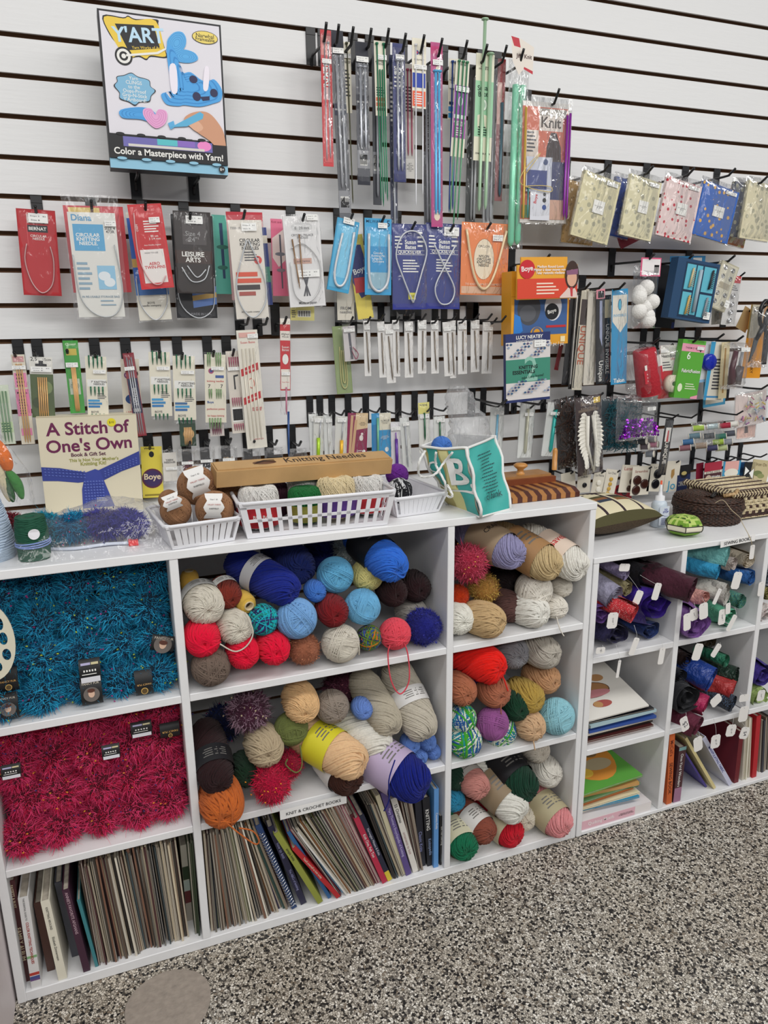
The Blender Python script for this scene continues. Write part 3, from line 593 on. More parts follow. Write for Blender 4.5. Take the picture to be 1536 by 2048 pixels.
mrow(38,(592,1646),(672,1612),(694,1798),(752,1762),.455,ZB,MC2+['#5d6b33','#d9d3c4'],'thin dog-eared pattern magazine in the long leaning run under the paper sign',4.4,12,grp=G2+', long run')
mrow(8,(668,1612),(690,1610),(748,1756),(762,1748),.455,ZB,['#d8d4c8','#7a2c3c','#1f1d20','#b8788a','#e2ddd0'],'magazine between the long run and the two maroon books',4.6,8,grp=G2+', by maroon books')
book((692,1632),(752,1738),9,.45,ZB,'#561d26',[('HOMESPUN HANDKNIT',.4,.6,'#d7b9a8',.6)],'w','maroon book, left of the two side by side right of the paper sign')
book((703,1630),(760,1736),8,.45,ZB,'#4c1a22',[],'w','maroon book, right of the two side by side right of the paper sign')
book((713,1638),(770,1742),11,.458,ZB,'#b62a48',[('Knit One, Felt Too',.42,.5,'w',.6)],'w','raspberry red book between maroon and navy books')
book((723,1632),(780,1736),10,.455,ZB,'#1e2238',[('Norwegian Mittens & Knits',.4,.55,'#c8c9d8',.6)],'w','navy book with a yellow foot next to the raspberry one',bands=[(.86,1,'#d5bf3a')])
mrow(11,(730,1606),(752,1602),(784,1750),(808,1742),.45,ZB,MC1,'thin magazine left of the cream encyclopedia volume',4.4,8,grp=G2+', by cream volume')
book((755,1592),(808,1742),9,.45,ZB,'#d8cfae',[],'k','cream book left of the purple encyclopedia')
book((767,1586),(818,1738),12,.455,ZB,'#5b4a86',[('Mary Thomas\'s Encyclopedia of Knitting',.48,.65,'#c8bfe6',.6)],'w','purple encyclopedia book under the royal blue skein')
book((787,1598),(832,1742),12,.452,ZB,'#dedad2',[('55 Christmas',.2,.24,'k',.7),('ornaments to knit',.6,.3,'#a88',.5)],'k','white Christmas pattern book in the lower middle cubby')
mrow(9,(801,1604),(822,1600),(832,1742),(846,1736),.45,ZB,['#d8cfc0','#5a3b34','#c9a9a4','#1f1d20','#8b7d70'],'thin magazine right of the white Christmas book',4,8,grp=G2+', by Christmas book')
book((836,1600),(845,1738),14,.44,ZB,'#191b28',[('Classic Knits',.62,.3,'#8a8fc0',.5)],'w','black blue book, first of the three upright dark spines',yaw=-.05)
book((852,1596),(862,1740),15,.445,ZB,'#14151d',[('KNITTING',.32,.3,'w',.7),('Knitopedia',.72,.25,'#8f9fc0',.55)],'w','black book with white capital lettering in the lower middle cubby')
book((873,1578),(872,1746),10,.455,ZB,'#5d94d0',[('Country Knits',.4,.35,'w',.6)],'w','tall light blue book near the right divider')
book((883,1632),(883,1740),8,.452,ZB,'#17181c',[('Knit Your Own Dog',.4,.62,'w',.6),('The Sequel',.85,.18,'#9aa',.5)],'w','short black book against the divider beside the light blue book')
# sign strips
def sign(a,b_,hpx,txt,lab,Y,name='shelf_sign',curl=0):
    A=W(a[0],a[1],-Y); B=W(b_[0],b_[1],-Y); w=(B-A).length; h=hpx/pxm(A); x=(B-A).normalized(); y=Vector((0,1,0)); z=x.cross(y); 
    rt=root(name,lab,'sign',M=frame(x,y,z,(A+B)/2)); b=MB(); n=12
    vs=[];fs=[]
    for i in range(n+1):
        u=-1+2*i/n; yy=-curl*(abs(u)**3)
        vs+=[(u*w/2,yy,-h/2),(u*w/2,yy,h/2)]
    fs=[(2*i,2*i+2,2*i+3,2*i+1) for i in range(n)]
    b.add(vs,fs,mat('sign_paper','#efeeec',.6)); o=b.build('paper_strip',rt); md=o.modifiers.new('s','SOLIDIFY'); md.thickness=.0004
    b=MB(); b.text(txt,0,0,w*.82,C('k'),-.0012,maxh=h*.5); b.build('printed_words',rt)
sign((560,1631),(693,1597),22,'KNIT & CROCHET BOOKS','white paper strip sign reading KNIT & CROCHET BOOKS on the shelf edge',.472)
sign((1440,1089),(1509,1075),14,'SEWING BOOKS','white paper strip sign reading SEWING BOOKS on the lower unit top edge',.474,curl=.002)
# ---- flat stacks and upright books in the lower unit
def flat(cx,cy,z,w,d,t,rot,col,lab,tilt=0,deco=None,grp=None):
    M=Matrix.Translation((cx,cy,z))@Matrix.Rotation(rot,4,'Z')@Matrix.Rotation(tilt,4,'X')
    rt=root('magazine',lab,'magazine',M=M,group=grp); b=MB(); c=C(col,.35)
    b.box(-w/2,0,0,w/2,d,t*.2,c); b.box(-w/2,0,t*.8,w/2,d,t,c); b.box(-w/2,.0,t*.2,w/2,.0015,t*.8,c) if t>.006 else None
    b.box(-w/2+.001,.0015,t*.2,w/2-.001,d-.001,t*.8,PG)
    if deco:
        for cxx,cyy,rx,ry,cc,dz in deco:
            b.add([(cxx+rx*math.cos(a*math.pi/12),cyy+ry*math.sin(a*math.pi/12),t+dz) for a in range(24)],[tuple(range(24))],C(cc))
    b.build('cover',rt)
    return rt
z=.2585; pos=['lowest','second lowest','third lowest','fourth lowest','fifth lowest','middle','sixth highest','fifth highest','fourth highest','third highest','second highest']
for i,c in enumerate(['#7d2c2c','#e0d8c6','#4a2020','#241c1c','#8a6a5a','#c8c2b6','#2e4f9a','#d9d9d4','#2b2326','#a9c2c8','#1f1d22']):
    t=.0045+.003*(i%3==0); flat(1.199+.004*math.sin(i*2.3),-.445+.008*math.cos(i*1.7),z,.215,.27,t,.05*math.sin(i*3.1),c,'sewing magazine, %s of the flat stack in the lower unit middle shelf'%pos[i]); z+=t+.0004
flat(1.190,-.43,z+.002,.205,.28,.004,-.08,'#1d1c1e','black backed magazine under the cartoon cover on the middle shelf stack',tilt=.12)
flat(1.186,-.45,z+.007,.2,.285,.004,.03,'#e4e1da','white magazine with a brown and pink food drawing, on top of the stack',tilt=.22,
 deco=[(-.02,.10,.062,.030,'#5a3a2c',.0002),(-.02,.10,.059,.027,'#a97b50',.0004),(-.02,.085,.055,.014,'#c9868c',.0006),(-.03,.13,.028,.017,'#4f3a2a',.0006),(.03,.14,.022,.014,'#b88a5c',.0008),(-.02,.045,.03,.013,'#a9554f',.0006),(-.034,.045,.014,.011,'#b78c5c',.0008),(-.06,.22,.03,.012,'#c58f80',.0004),(.0,.235,.05,.004,'#3a3a3a',.0006)])
z=.0125
rt=root('book','thick pink and white quilting motif book lying flat at the very bottom','book',M=Matrix.Translation((1.196,-.462,z)))
b=MB(); b.box(-.115,0,0,.115,.25,.003,C('#e3dcdc')); b.box(-.115,0,.025,.115,.25,.028,C('#e3dcdc')); b.box(-.115,0,.003,.115,.002,.025,C('#e6e0de'))
b.box(-.1148,-.0004,.001,.06,0,.027,C('#e3b5c0')); b.text('Quilting Motifs',-.052,.014,.085,C('#f6efef'),-.0007,maxh=.014); b.text('DESIGNS FOR HAND\nOR MACHINE QUILTING',.03,.014,.05,C('k'),-.0007); b.build('cover',rt)
b=MB(); b.box(-.113,.002,.003,.113,.248,.025,PG); b.build('pages',rt); z+=.0284
for i,c in enumerate(['#2d2f52','#e0dccb','#2f8fb8','#e8dcb8','#b86a3a','#3f7a3c','#ded2b4','#5a8a5a','#c89a5c','#e6dfcf','#8c2328']):
    t=.0055+.004*(i%4==0); flat(1.178+.006*math.sin(i*2.9),-.44+.01*math.cos(i*1.3),z,.2,.26,t,.07*math.sin(i*2.1),c,'craft magazine, %s of the flat stack in the bottom left cell'%pos[i]); z+=t+.0004
flat(1.182,-.455,z,.205,.27,.006,.06,'#5fa546','green bordered doll pattern magazine on top of the bottom left stack',tilt=.03,
 deco=[(0,.14,.088,.115,'#d88f3c',.0002),(-.03,.16,.05,.05,'#6a5238',.0004),(.03,.17,.035,.05,'#8b6f4c',.0006),(.02,.09,.045,.025,'#b8a88a',.0006),(-.04,.07,.025,.02,'#e8c04c',.0008)])
Z2=.0125
book((1345,1468),(1337,1618),13,.46,Z2,'#c8622e',[('McCall\'s',.2,.24,'#7a2f1c',.6),('SEWING BOOK',.63,.45,'#4a1c14',.65)],'w','orange sewing book standing beside the flat stacks in the lower unit')
book((1366,1494),(1352,1614),18,.46,Z2,'#4c2b30',[('One-Yard Wonders',.42,.6,'w',.45)],'w','maroon and mauve sewing project book beside the orange one',bands=[(0,.06,'#7fa8a8'),(.74,1,'#9c6f8a')])
book((1372,1478),(1428,1594),6,.455,Z2,'#d6c78f',[],'w','thin yellow backed pattern magazine leaning left in the lower unit')
rt=book((1366,1500),(1410,1600),4,.44,Z2,'#4c3f8e',[],'w','thin violet covered magazine sagging behind the yellow backed one')
book((1408,1478),(1459,1590),9,.46,Z2,'#c9cbe0',[('MANIPULATING FABRIC',.45,.62,'#33408a',.6)],'w','white book with blue lettering leaning against the dark red volume')
book((1484,1462),(1470,1584),11,.455,Z2,'#6a1420',[],'w','large dark red volume standing in the lower unit',depth=.24)
mrow(6,(1490,1440),(1505,1432),(1480,1578),(1496,1572),.452,Z2,['#d9d2b4','#1e1c1c','#c9b7a0','#e2dccb'],'thin pale magazine between the dark red and bright red books',4,5,grp='pale magazines in the lower unit')
book((1518,1432),(1506,1572),11,.455,Z2,'#b5202a',[],'w','bright red folder standing near the right edge of the lower unit')
mrow(6,(1524,1440),(1545,1430),(1515,1566),(1540,1560),.45,Z2,['#3a3a42','#b0a898','#20222e','#7d6f60'],'thin dark magazine right of the bright red folder',4,5,grp='dark magazines in the lower unit')
# ---------------------------------------------------------------- fabric rolls
def rollmesh(seed,turns,wr,E=2.2,n=70,ny=14):
    rg=np.random.default_rng(seed); b=MB(); k=int(turns*26); vs=[]
    ph=rg.uniform(0,6.28,6); 
    for j in range(ny+1):
        y=-E+2*E*j/ny
        for i in range(k+1):
            a=2*math.pi*turns*i/k; r=.14+.86*(i/k)**.85
            w=wr*(.5+.5*i/k)*(math.sin(3*a+ph[0]+y*1.3)*.5+math.sin(5*a+ph[1]-y*2.2)*.3+math.sin(2.1*y+ph[2]+a)*.4)
            vs.append(((r+w)*math.cos(a),y+.06*math.sin(3*a+ph[3])*wr*2,(r+w)*math.sin(a)*.92))
    m=k+1; fs=[(j*m+i,j*m+i+1,(j+1)*m+i+1,(j+1)*m+i) for j in range(ny) for i in range(k)]
    b.add(vs,fs,DUM,True); b.lathe([(.0,-E*.6),(.75,-E*.6),(.75,E*.95),(0,E*.95)],DUM,14,ax='y',close=False)
    return b.mesh('fabric_roll')
RM=[rollmesh(31,3.2,.06),rollmesh(32,2.4,.14),rollmesh(33,4.3,.04),rollmesh(34,2.2,.2)]
def fabmat(col,pat=None,rough=.8,sheen=.3,sc=60):
    def f(nt,b):
        N=nt.nodes.new; L=nt.links.new; tc=N('ShaderNodeTexCoord'); b.inputs['Base Color'].default_value=lin(col); b.inputs['Roughness'].default_value=rough; b.inputs['Sheen Weight'].default_value=sheen*.3
        n=N('ShaderNodeTexNoise'); n.inputs['Scale'].default_value=1.6; n.inputs['Detail'].default_value=5; L(tc.outputs['Object'],n.inputs['Vector'])
        bp=N('ShaderNodeBump'); bp.inputs['Strength'].default_value=.5; bp.inputs['Distance'].default_value=.03; L(n.outputs[0],bp.inputs['Height']); L(bp.outputs[0],b.inputs['Normal'])
        if pat:
            v=N('ShaderNodeTexVoronoi'); v.inputs['Scale'].default_value=pat[1]; L(tc.outputs['Object'],v.inputs['Vector'])
            s=N('ShaderNodeMath'); s.operation='LESS_THAN'; s.inputs[1].default_value=pat[2]; L(v.outputs['Distance'],s.inputs[0])
            mx=N('ShaderNodeMix'); mx.data_type='RGBA'; L(s.outputs[0],mx.inputs[0]); mx.inputs[6].default_value=lin(col); mx.inputs[7].default_value=lin(pat[0]); L(mx.outputs[2],b.inputs['Base Color'])
    return nodes('fabric_%s_%s'%(col,pat),f)
def pricetag(rt,x,y,w,h,rot,sx,sy,Y,txt='No. 4'):
    c=W(x,y,-Y); k=1/pxm(c); w*=k; h*=k; q=Matrix.Translation(c)@Matrix.Rotation(rot,4,'Y'); b=MB(); e=.18*min(w,h)
    pts=[(-w/2+e,-h/2),(w/2-e,-h/2),(w/2,-h/2+e),(w/2,h/2-e),(w/2-e,h/2),(-w/2+e,h/2),(-w/2,h/2-e),(-w/2,-h/2+e)]
    b.prism(pts,-.0003,.0003,mat('tag_card','#e9e6e2',.55)); b.ell(0,h*.38,.0008,.0008,C('k'),-.0005,8)
    if txt: b.text(txt,w*.05,-h*.05,h*.4,C('#55555c'),-.0005,rot=-1.3)
    b.xf(q); o=b.build('price_tag',rt,True)
    b=MB(); a=q@Vector((0,0,h*.38)); s=W(sx,sy,-Y+.004); b.tube(smooth([a,(a+s)/2+Vector((.003,-.002,-.003)),s],4),.0004,C('#d8d8d8'),4); b.build('tag_string',o,True)
def roll(px,py,r,col,lab,Y=.45,ax=0,az=0,v=0,pat=None,tags=(),rough=.8,E=1,flat_=1,fit=True):
    c=W(px,py,-Y); R=r/pxm(c); c,d,L=fitcell(c,R*.82,R*4.4*E,ax,az) if fit else (c,Vector((ax,-1,az)).normalized(),R*4.4*E); E=L/(R*4.4); x,y,z=mdir2(d); ctr=c-d*(R*2.2*E)
    M=Matrix.Translation(ctr)@frame(x,y,z,(0,0,0))@Matrix.Diagonal((R,R*E,R*flat_,1)); rt=root('fabric_roll',lab,'fabric',M=M)
    o=inst('rolled_cloth',RM[v],[fabmat(col,pat,rough)],rt); o.rotation_euler=(0,random.uniform(0,6.28),0)
    for t in tags: pricetag(rt,*t)
    return rt
Yt=.478
roll(1230,1194,28,'#8d8aa0','lilac grey tweed fabric roll at the upper left of the first fabric cell',ax=.35,az=-.3,v=2,pat=('#a9a7b8',30,.3),tags=[(1201,1301,22,14,.1,1205,1290,Yt,'$2')])
roll(1252,1151,13,'#9c90b4','small lilac rolled remnant under a white tag',Y=.43,ax=.3,az=-.2,v=2,E=1.6,tags=[(1249,1135,26,16,.15,1240,1140,.455,'')])
roll(1256,1180,17,'#8f8560','olive beige fabric roll beside the lilac grey roll',Y=.43,ax=.3,az=-.2,v=1,E=1.4,tags=[(1276,1195,18,30,.4,1256,1150,.47,'')])
roll(1292,1150,34,'#14121a','black fabric roll at the back top of the first fabric cell',Y=.42,ax=.3,v=1,E=.9,tags=[(1313,1183,17,36,.25,1280,1150,.47,'')])
roll(1385,1178,32,'#3e0f22','burgundy velvet roll jutting out with a cream rubber band',Y=.50,ax=.6,az=-.2,v=1,rough=.95,fit=False,E=.8)
roll(1322,1212,54,'#3a1d8a','large vivid purple satin fabric bundle in the first fabric cell',Y=.455,ax=.2,v=3,E=.8,rough=.45,flat_=.8,tags=[(1323,1312,14,36,.1,1318,1270,Yt,''),(1268,1293,14,38,.35,1268,1250,Yt,'')])
roll(1268,1228,24,'#b8232c','red fabric roll with small white motifs',Y=.48,ax=.6,az=-.25,v=1,pat=('#e6dcd4',11,.22),tags=[(1225,1241,25,34,.1,1240,1222,.49,'Dept 1')])
roll(1203,1232,26,'#6e4a94','violet satin fabric bundle at the left wall of the first cell',Y=.44,v=3,E=.9,rough=.4)
roll(1236,1272,34,'#201c46','dark navy gathered fabric at the bottom of the first cell',Y=.455,ax=.1,v=3,E=.9,flat_=.7,tags=[(1237,1338,7,38,.1,1232,1290,Yt,'')])
roll(1300,1268,27,'#1d3670','royal blue fabric bundle at the bottom right of the first cell',Y=.44,v=3,flat_=.7,E=1)
roll(1396,1250,34,'#7a4f96','lilac purple satin bundle spilling over the shelf edge by the divider',Y=.485,ax=.35,v=3,E=.7,rough=.4,tags=[(1388,1229,20,26,-.2,1388,1205,.5,'Dept 1'),(1407,1222,22,35,-.15,1405,1195,.51,''),(1374,1244,18,37,-.12,1380,1215,.505,'')])
roll(1412,1197,17,'#d69a90','peach fabric roll above the lilac satin bundle',Y=.455,ax=.3,v=3)
roll(1455,1113,26,'#5f9e9c','teal fabric roll with tiny white dots at the top of the second cell',Y=.455,ax=.7,az=-.1,v=1,pat=('#a8cfc8',22,.2))
roll(1436,1143,20,'#2189b4','bright turquoise blue fabric roll in the second cell',Y=.46,ax=.6,az=-.1,v=0)
roll(1468,1128,16,'#c9bfb8','white fabric roll with small red print under the teal roll',Y=.44,ax=.2,v=1,pat=('#8c5a58',18,.25))
roll(1497,1122,18,'#d9cdb8','cream fabric roll at the right of the second cell',Y=.44,v=0,tags=[(1504,1104,12,30,0,1505,1090,.46,'')])
roll(1500,1098,18,'#3a2230','dark plum fabric under the sewing sign',Y=.40,v=3)
roll(1503,1157,18,'#1f5a9c','deep blue fabric roll against the wall of the second cell',Y=.455,ax=.3,v=1,tags=[(1473,1161,22,36,.2,1478,1140,.475,'')])
roll(1455,1186,24,'#b9b6ae','pale grey crumpled fabric bundle in the second cell',Y=.46,ax=.5,v=3,E=.9,tags=[(1434,1193,10,34,.4,1448,1172,.475,''),(1456,1217,12,24,-.1,1458,1200,.478,'')])
roll(1481,1202,17,'#4b8f8c','blue green patterned fabric roll below the deep blue roll',Y=.45,v=2,pat=('#6f9a5a',10,.4))
roll(1460,1236,25,'#5fb08e','mint green fabric bundle at the bottom of the second cell',Y=.45,v=3,E=.8,flat_=.8,tags=[(1444,1234,18,33,0,1446,1205,.475,'Dept 1'),(1463,1246,12,36,.5,1470,1215,.477,'')])
roll(1424,1358,29,'#153a8c','metallic blue fabric roll with a sequinned end',Y=.46,ax=.5,az=-.25,v=2,rough=.3,pat=('#0c1f4a',20,.3),tags=[(1395,1304,22,36,.25,1392,1285,.478,'')])
roll(1451,1322,15,'#2c7a5c','green sparkly fabric coil under the second cell shelf',Y=.44,ax=.2,v=2,rough=.35)
roll(1476,1354,22,'#14281f','black green sequinned roll at the divider',Y=.44,ax=.4,v=2,rough=.3,pat=('#4a7a60',26,.25))
roll(1375,1322,19,'#2d1c1c','dark brown glittery roll in the third cell',Y=.42,v=0,rough=.3,pat=('#6a4a40',26,.25))
roll(1362,1352,17,'#171a26','black glittery roll under the dark brown one',Y=.44,v=0,rough=.3,pat=('#5a6478',28,.2))
roll(1425,1284,18,'#3a3020','bronze metallic fabric at the top of the third cell',Y=.40,ax=.3,v=3,rough=.3,tags=[(1432,1301,14,30,.6,1440,1285,.46,'')])
roll(1466,1382,24,'#a32a2a','red pleated fabric above the multicolour roll',Y=.46,ax=.6,az=-.2,v=3,rough=.4,tags=[(1488,1396,25,16,.1,1480,1385,.485,'')])
roll(1466,1407,20,'#15151d','black roll with blue orange and white pattern',Y=.475,ax=.4,az=-.1,v=2,pat=('#6f8fb8',14,.3),tags=[(1432,1401,27,22,-.6,1445,1390,.49,''),(1462,1461,25,26,.15,1465,1420,.485,'$2 yd'),(1487,1428,24,34,.05,1480,1405,.49,'')])
roll(1376,1398,36,'#0f1018','large black fabric roll in the third cell',Y=.475,v=1,E=.6)
roll(1412,1412,24,'#a81f52','hot pink fabric roll right of the large black roll',Y=.47,ax=.6,az=-.2,v=3,rough=.5,tags=[(1431,1483,24,30,0,1425,1430,.485,'$3 yd'),(1489,1466,24,26,.3,1480,1440,.485,'$4')])
roll(1396,1453,26,'#5c1630','wine velvet fabric roll hanging over the books',Y=.48,ax=.5,az=-.15,v=1,tags=[(1369,1448,19,34,-.35,1372,1425,.5,'$2'),(1396,1488,22,33,-.2,1398,1465,.5,'')])
roll(1528,1352,26,'#36237e','purple fabric bundle at the right edge of the picture',Y=.45,v=3)
roll(1524,1400,26,'#9db56a','lime green fabric bundle at the right edge of the picture',Y=.455,v=3,tags=[(1522,1391,20,24,.1,1524,1375,.478,'Dept 1')],flat_=.8)
roll(1534,1240,24,'#cfc8c4','white fabric with a faint floral print at the right edge',Y=.455,v=3,pat=('#b99a9c',6,.3))
roll(1536,1188,16,'#8f8648','olive fabric roll at the right edge',Y=.45,v=0)
roll(1536,1155,20,'#51606c','blue grey fabric roll at the right edge',Y=.45,v=0,tags=[(1522,1178,16,30,0,1530,1150,.475,'')])
# ---------------------------------------------------------------- packages on the wall and things on the unit tops
ZT=.9236; ZU=.7843
STK=MB(); STK.box(-.5,-.0006,-.5,.5,0,.5,C('#efefec')); STK.text('Dept 2   $2',0,.18,.8,C('tx'),-.0008,maxh=.26); STK.text('Size 8',-.15,-.22,.45,C('tx'),-.0008,maxh=.24); STKM=STK.mesh('price_sticker')
def sticker(rt,M,x,y,z,w,h=None):
    o=inst('price_sticker',STKM,[]); o.parent=rt; o.matrix_basis=Matrix.Translation((x,y,z))@Matrix.Diagonal((w,1,h or w*.5,1)); return o
def draw(b,el,w,h,y0,tt=0):
    """el: list of shapes in card units (u across -.5...5, v down 0..1)"""
    y=y0
    for e in el:
        y-=.0001; k=e[0]; X=lambda u:u*w; Z=lambda v:-v*h
        if k=='R': b.add([(X(e[1]),y,Z(e[4])),(X(e[3]),y,Z(e[4])),(X(e[3]),y,Z(e[2])),(X(e[1]),y,Z(e[2]))],[(0,1,2,3)],C(e[5]))
        elif k=='E': b.ell(X(e[1]),Z(e[2]),e[3]*w,e[4]*w,C(e[5]),y)
        elif k=='T': b.text(e[1],X(e[2]),Z(e[3]),e[4]*w,C(e[5]),y,rot=(e[6] if len(e)>6 else 0),maxh=(e[7]*w if len(e)>7 else None))
        elif k=='S':
            q=e[1]; n=len(q); pts=[]
            for i in range(n):
                p0,p1,p2,p3=[Vector(q[(i+d)%n]) for d in(-1,0,1,2)]
                for j in range(4): t=j/4; pts.append(.5*((2*p1)+(p2-p0)*t+(2*p0-5*p1+4*p2-p3)*t*t+(3*p1-p0-3*p2+p3)*t**3))
            b.add([(X(p[0]),y,Z(p[1])) for p in pts],[tuple(range(len(pts)))],C(e[2]))
            if len(e)>3:   # drawn wool strokes following the outline
                cx=sum(p[0] for p in pts)/len(pts); cz=sum(p[1] for p in pts)/len(pts)
                for f in (.88,.7,.52,.34):
                    w2=.006; L1=[(cx+(p[0]-cx)*f,cz+(p[1]-cz)*f) for p in pts]; L2=[(cx+(p[0]-cx)*(f-.05),cz+(p[1]-cz)*(f-.05)) for p in pts]; N=len(pts)
                    b.add([(X(a),y-.00003,Z(c)) for a,c in L1+L2],[(i,(i+1)%N,N+(i+1)%N,N+i) for i in range(N)],C(e[3]))
        elif k=='P': b.add([(X(u),y,Z(v)) for u,v in e[1]],[tuple(range(len(e[1])))],C(e[2]))
        elif k=='L': # fake text lines: small printed paragraph
            _,u0,u1,v0,v1,n,c=e
            for i in range(n):
                v=v0+(v1-v0)*i/max(1,n-1); f=.7+.3*((i*7)%5)/5; hh=(v1-v0)/n*.28
                b.add([(X(u0),y,Z(v+hh)),(X(u0+(u1-u0)*f),y,Z(v+hh)),(X(u0+(u1-u0)*f),y,Z(v-hh)),(X(u0),y,Z(v-hh))],[(0,1,2,3)],C(c))
        elif k=='B':
            _,u0,v0,u1,v1,c=e; u=u0; i=0
            b.add([(X(u0),y+.0001,Z(v1)),(X(u1),y+.0001,Z(v1)),(X(u1),y+.0001,Z(v0)),(X(u0),y+.0001,Z(v0))],[(0,1,2,3)],C('w'))
            n=16
            for i in range(n):
                a=u0+(u1-u0)*(i+.2)/n; ww=(u1-u0)/n*(.3+.5*((i*5)%3)/2)
                b.add([(X(a),y,Z(v1-.01)),(X(a+ww),y,Z(v1-.01)),(X(a+ww),y,Z(v0+.01)),(X(a),y,Z(v0+.01))],[(0,1,2,3)],C('k'))
FILM=film()
def bagmesh(w,h,x0,z0,dy,seed,nx=8,nz=14,amp=.002,back=True):
    b=MB(); rg=random.Random(seed); vs=[]
    for s in ((-1,1) if back else (-1,)):
        k=len(vs)
        for j in range(nz+1):
            for i in range(nx+1):
                u=i/nx; v=j/nz; e=min(u,1-u,v*2,(1-v)*2)*4; e=min(1,e); xx=x0-w/2+w*u+rg.uniform(-1,1)*.001; zz=z0-h*v+rg.uniform(-1,1)*.001
                vs.append((xx,s*(dy*e)+rg.uniform(-1,1)*amp*e,zz))
        b.add(vs[k:],[(j*(nx+1)+i,j*(nx+1)+i+1,(j+1)*(nx+1)+i+1,(j+1)*(nx+1)+i) for j in range(nz) for i in range(nx)],FILM,True)
    return b
HOOKN=0
PLM=mat('black_plastic','#17171a',.4); PLW=mat('black_wire','#101012',.35)
def hook(px,py,L,lab,slim=False,up=.014):
    t=W(px,py,-L); z0=t.z-up; k=min([g for g in GZ if g>z0+.002] or [z0+.03])
    rt=root('slatwall_hook',lab,'hook',loc=(t.x,0,k),group=None); b=MB(); w=.0115 if not slim else .009
    b.box(-w,-.0035,-.074,w,-.0004,.003,PLM); b.box(-w,-.0045,-.012,w,-.0035,.003,PLM); b.box(-w*.9,-.0006,.0005,w*.9,.0045,.0038,PLM); o=b.build('back_plate',rt)
    o.modifiers.new('b','BEVEL').width=.0006
    b=MB(); zz=z0-k; r=.0032 if not slim else .0026
    b.tube(smooth([(0,-.003,zz-.02),(0,-.007,zz-.006),(0,-.016,zz),(0,-.03,zz)],4)+smooth([(0,-L*.55,zz-.001),(0,-L+.026,zz),(0,-L+.018,zz+.003),(0,-L,zz+up)],4),r,PLW,8); b.build('prong',rt)
    return t.x,z0
def K(name,lab,cat,T,B,w,Y,col,el=(),th=.0012,st=None,bag=None,parts=(),hk=None,grp=None,rough=.45,hole=False,yaw=0,prongs=True,shape=None):
    P=W(T[0],T[1],-Y); Q=W(B[0],B[1],-Y); h=(P-Q).length; z=(P-Q).normalized(); x=Vector((z.z,0,-z.x)); y=Vector((0,1,0))
    wm=abs((W((T[0]+B[0])/2+w/2,(T[1]+B[1])/2,-Y)-W((T[0]+B[0])/2-w/2,(T[1]+B[1])/2,-Y)).x)
    M=frame(x,y,z,P)
    if yaw: M=M@Matrix.Rotation(yaw,4,'Z')
    rt=root(name,lab,cat,M=M,group=grp)
    if col is not None:
        b=MB(); c=C(col,rough)
        if shape: b.prism([(u*wm,-v*h) for u,v in shape],-th/2,th/2,c)
        else: b.box(-wm/2,-th/2,-h,wm/2,th/2,0,c)
        draw(b,el,wm,h,-th/2-.0001); 
        if hole: b.ell(0,-.02*h-.003,.003,.003,C('k'),-th/2-.0015,14)
        card_=b.build('card',rt)
    else: card_=rt
    if st:
        for s in (st if isinstance(st,list) else [st]): sticker(card_,M,s[0]*wm,-th/2-.0035 if len(s)<5 else -s[4],-s[1]*h,s[2]*wm,(s[3] if len(s)>3 else None))
    for p in parts:
        b=MB(); n,kind=p[0],p[1]
        if kind=='draw': draw(b,p[2],wm,h,-th/2-p[3])
        elif kind=='needles':  # list of (u,v0,v1,radius m,colour,head)
            for u,v0,v1,r,c,hd in p[2]:
                yy=-th/2-p[3]; u2=u if not isinstance(u,tuple) else u[1]; u1=u if not isinstance(u,tuple) else u[0]
                m=mat('needle_%s'%c,NC.get(c,c),.3,.6 if c in('st','#b9bcc4','gr') else .2)
                a=Vector((u1*wm,yy,-v0*h)); e=Vector((u2*wm,yy,-v1*h)); d=(e-a).normalized(); b.tube([a,e-d*.012,e-d*.004,e],[r,r,r*.55,r*.12],m,8)
                if hd: b.lathe([(0,.0015),(r*2,.0015),(r*2.2,-.001),(r*1.2,-.003)],m,12,o=tuple(a))
                if not p[-1]=='one': b.build(n,rt); b=MB()
            if not b.v: continue
        elif kind=='cable':
            b.tube(smooth([(u*wm,-th/2-p[3],-v*h) for u,v in p[2]],5),p[4],mat('cable_%s'%p[5],NC.get(p[5],p[5]),.3,.1),6)
        elif kind=='box':
            for x0,y0,z0,x1,y1,z1,c in p[2]: b.box(x0*wm,-th/2+y0,-z1*h,x1*wm,-th/2+y1,-z0*h,C(c))
        elif kind=='fn': p[2](b,wm,h,th)
        b.build(n,rt)
    if bag:
        bw,bv0,bv1,dy=bag; bb=bagmesh(wm*bw,h*(bv1-bv0),0,-h*bv0,dy,len(lab)+int(T[0])); bb.build('clear_bag',rt)
    if hk: hook(hk[0],hk[1],hk[2],hk[3],*(hk[4:]))
    return rt
HL=lambda s:'black slatwall hook '+s
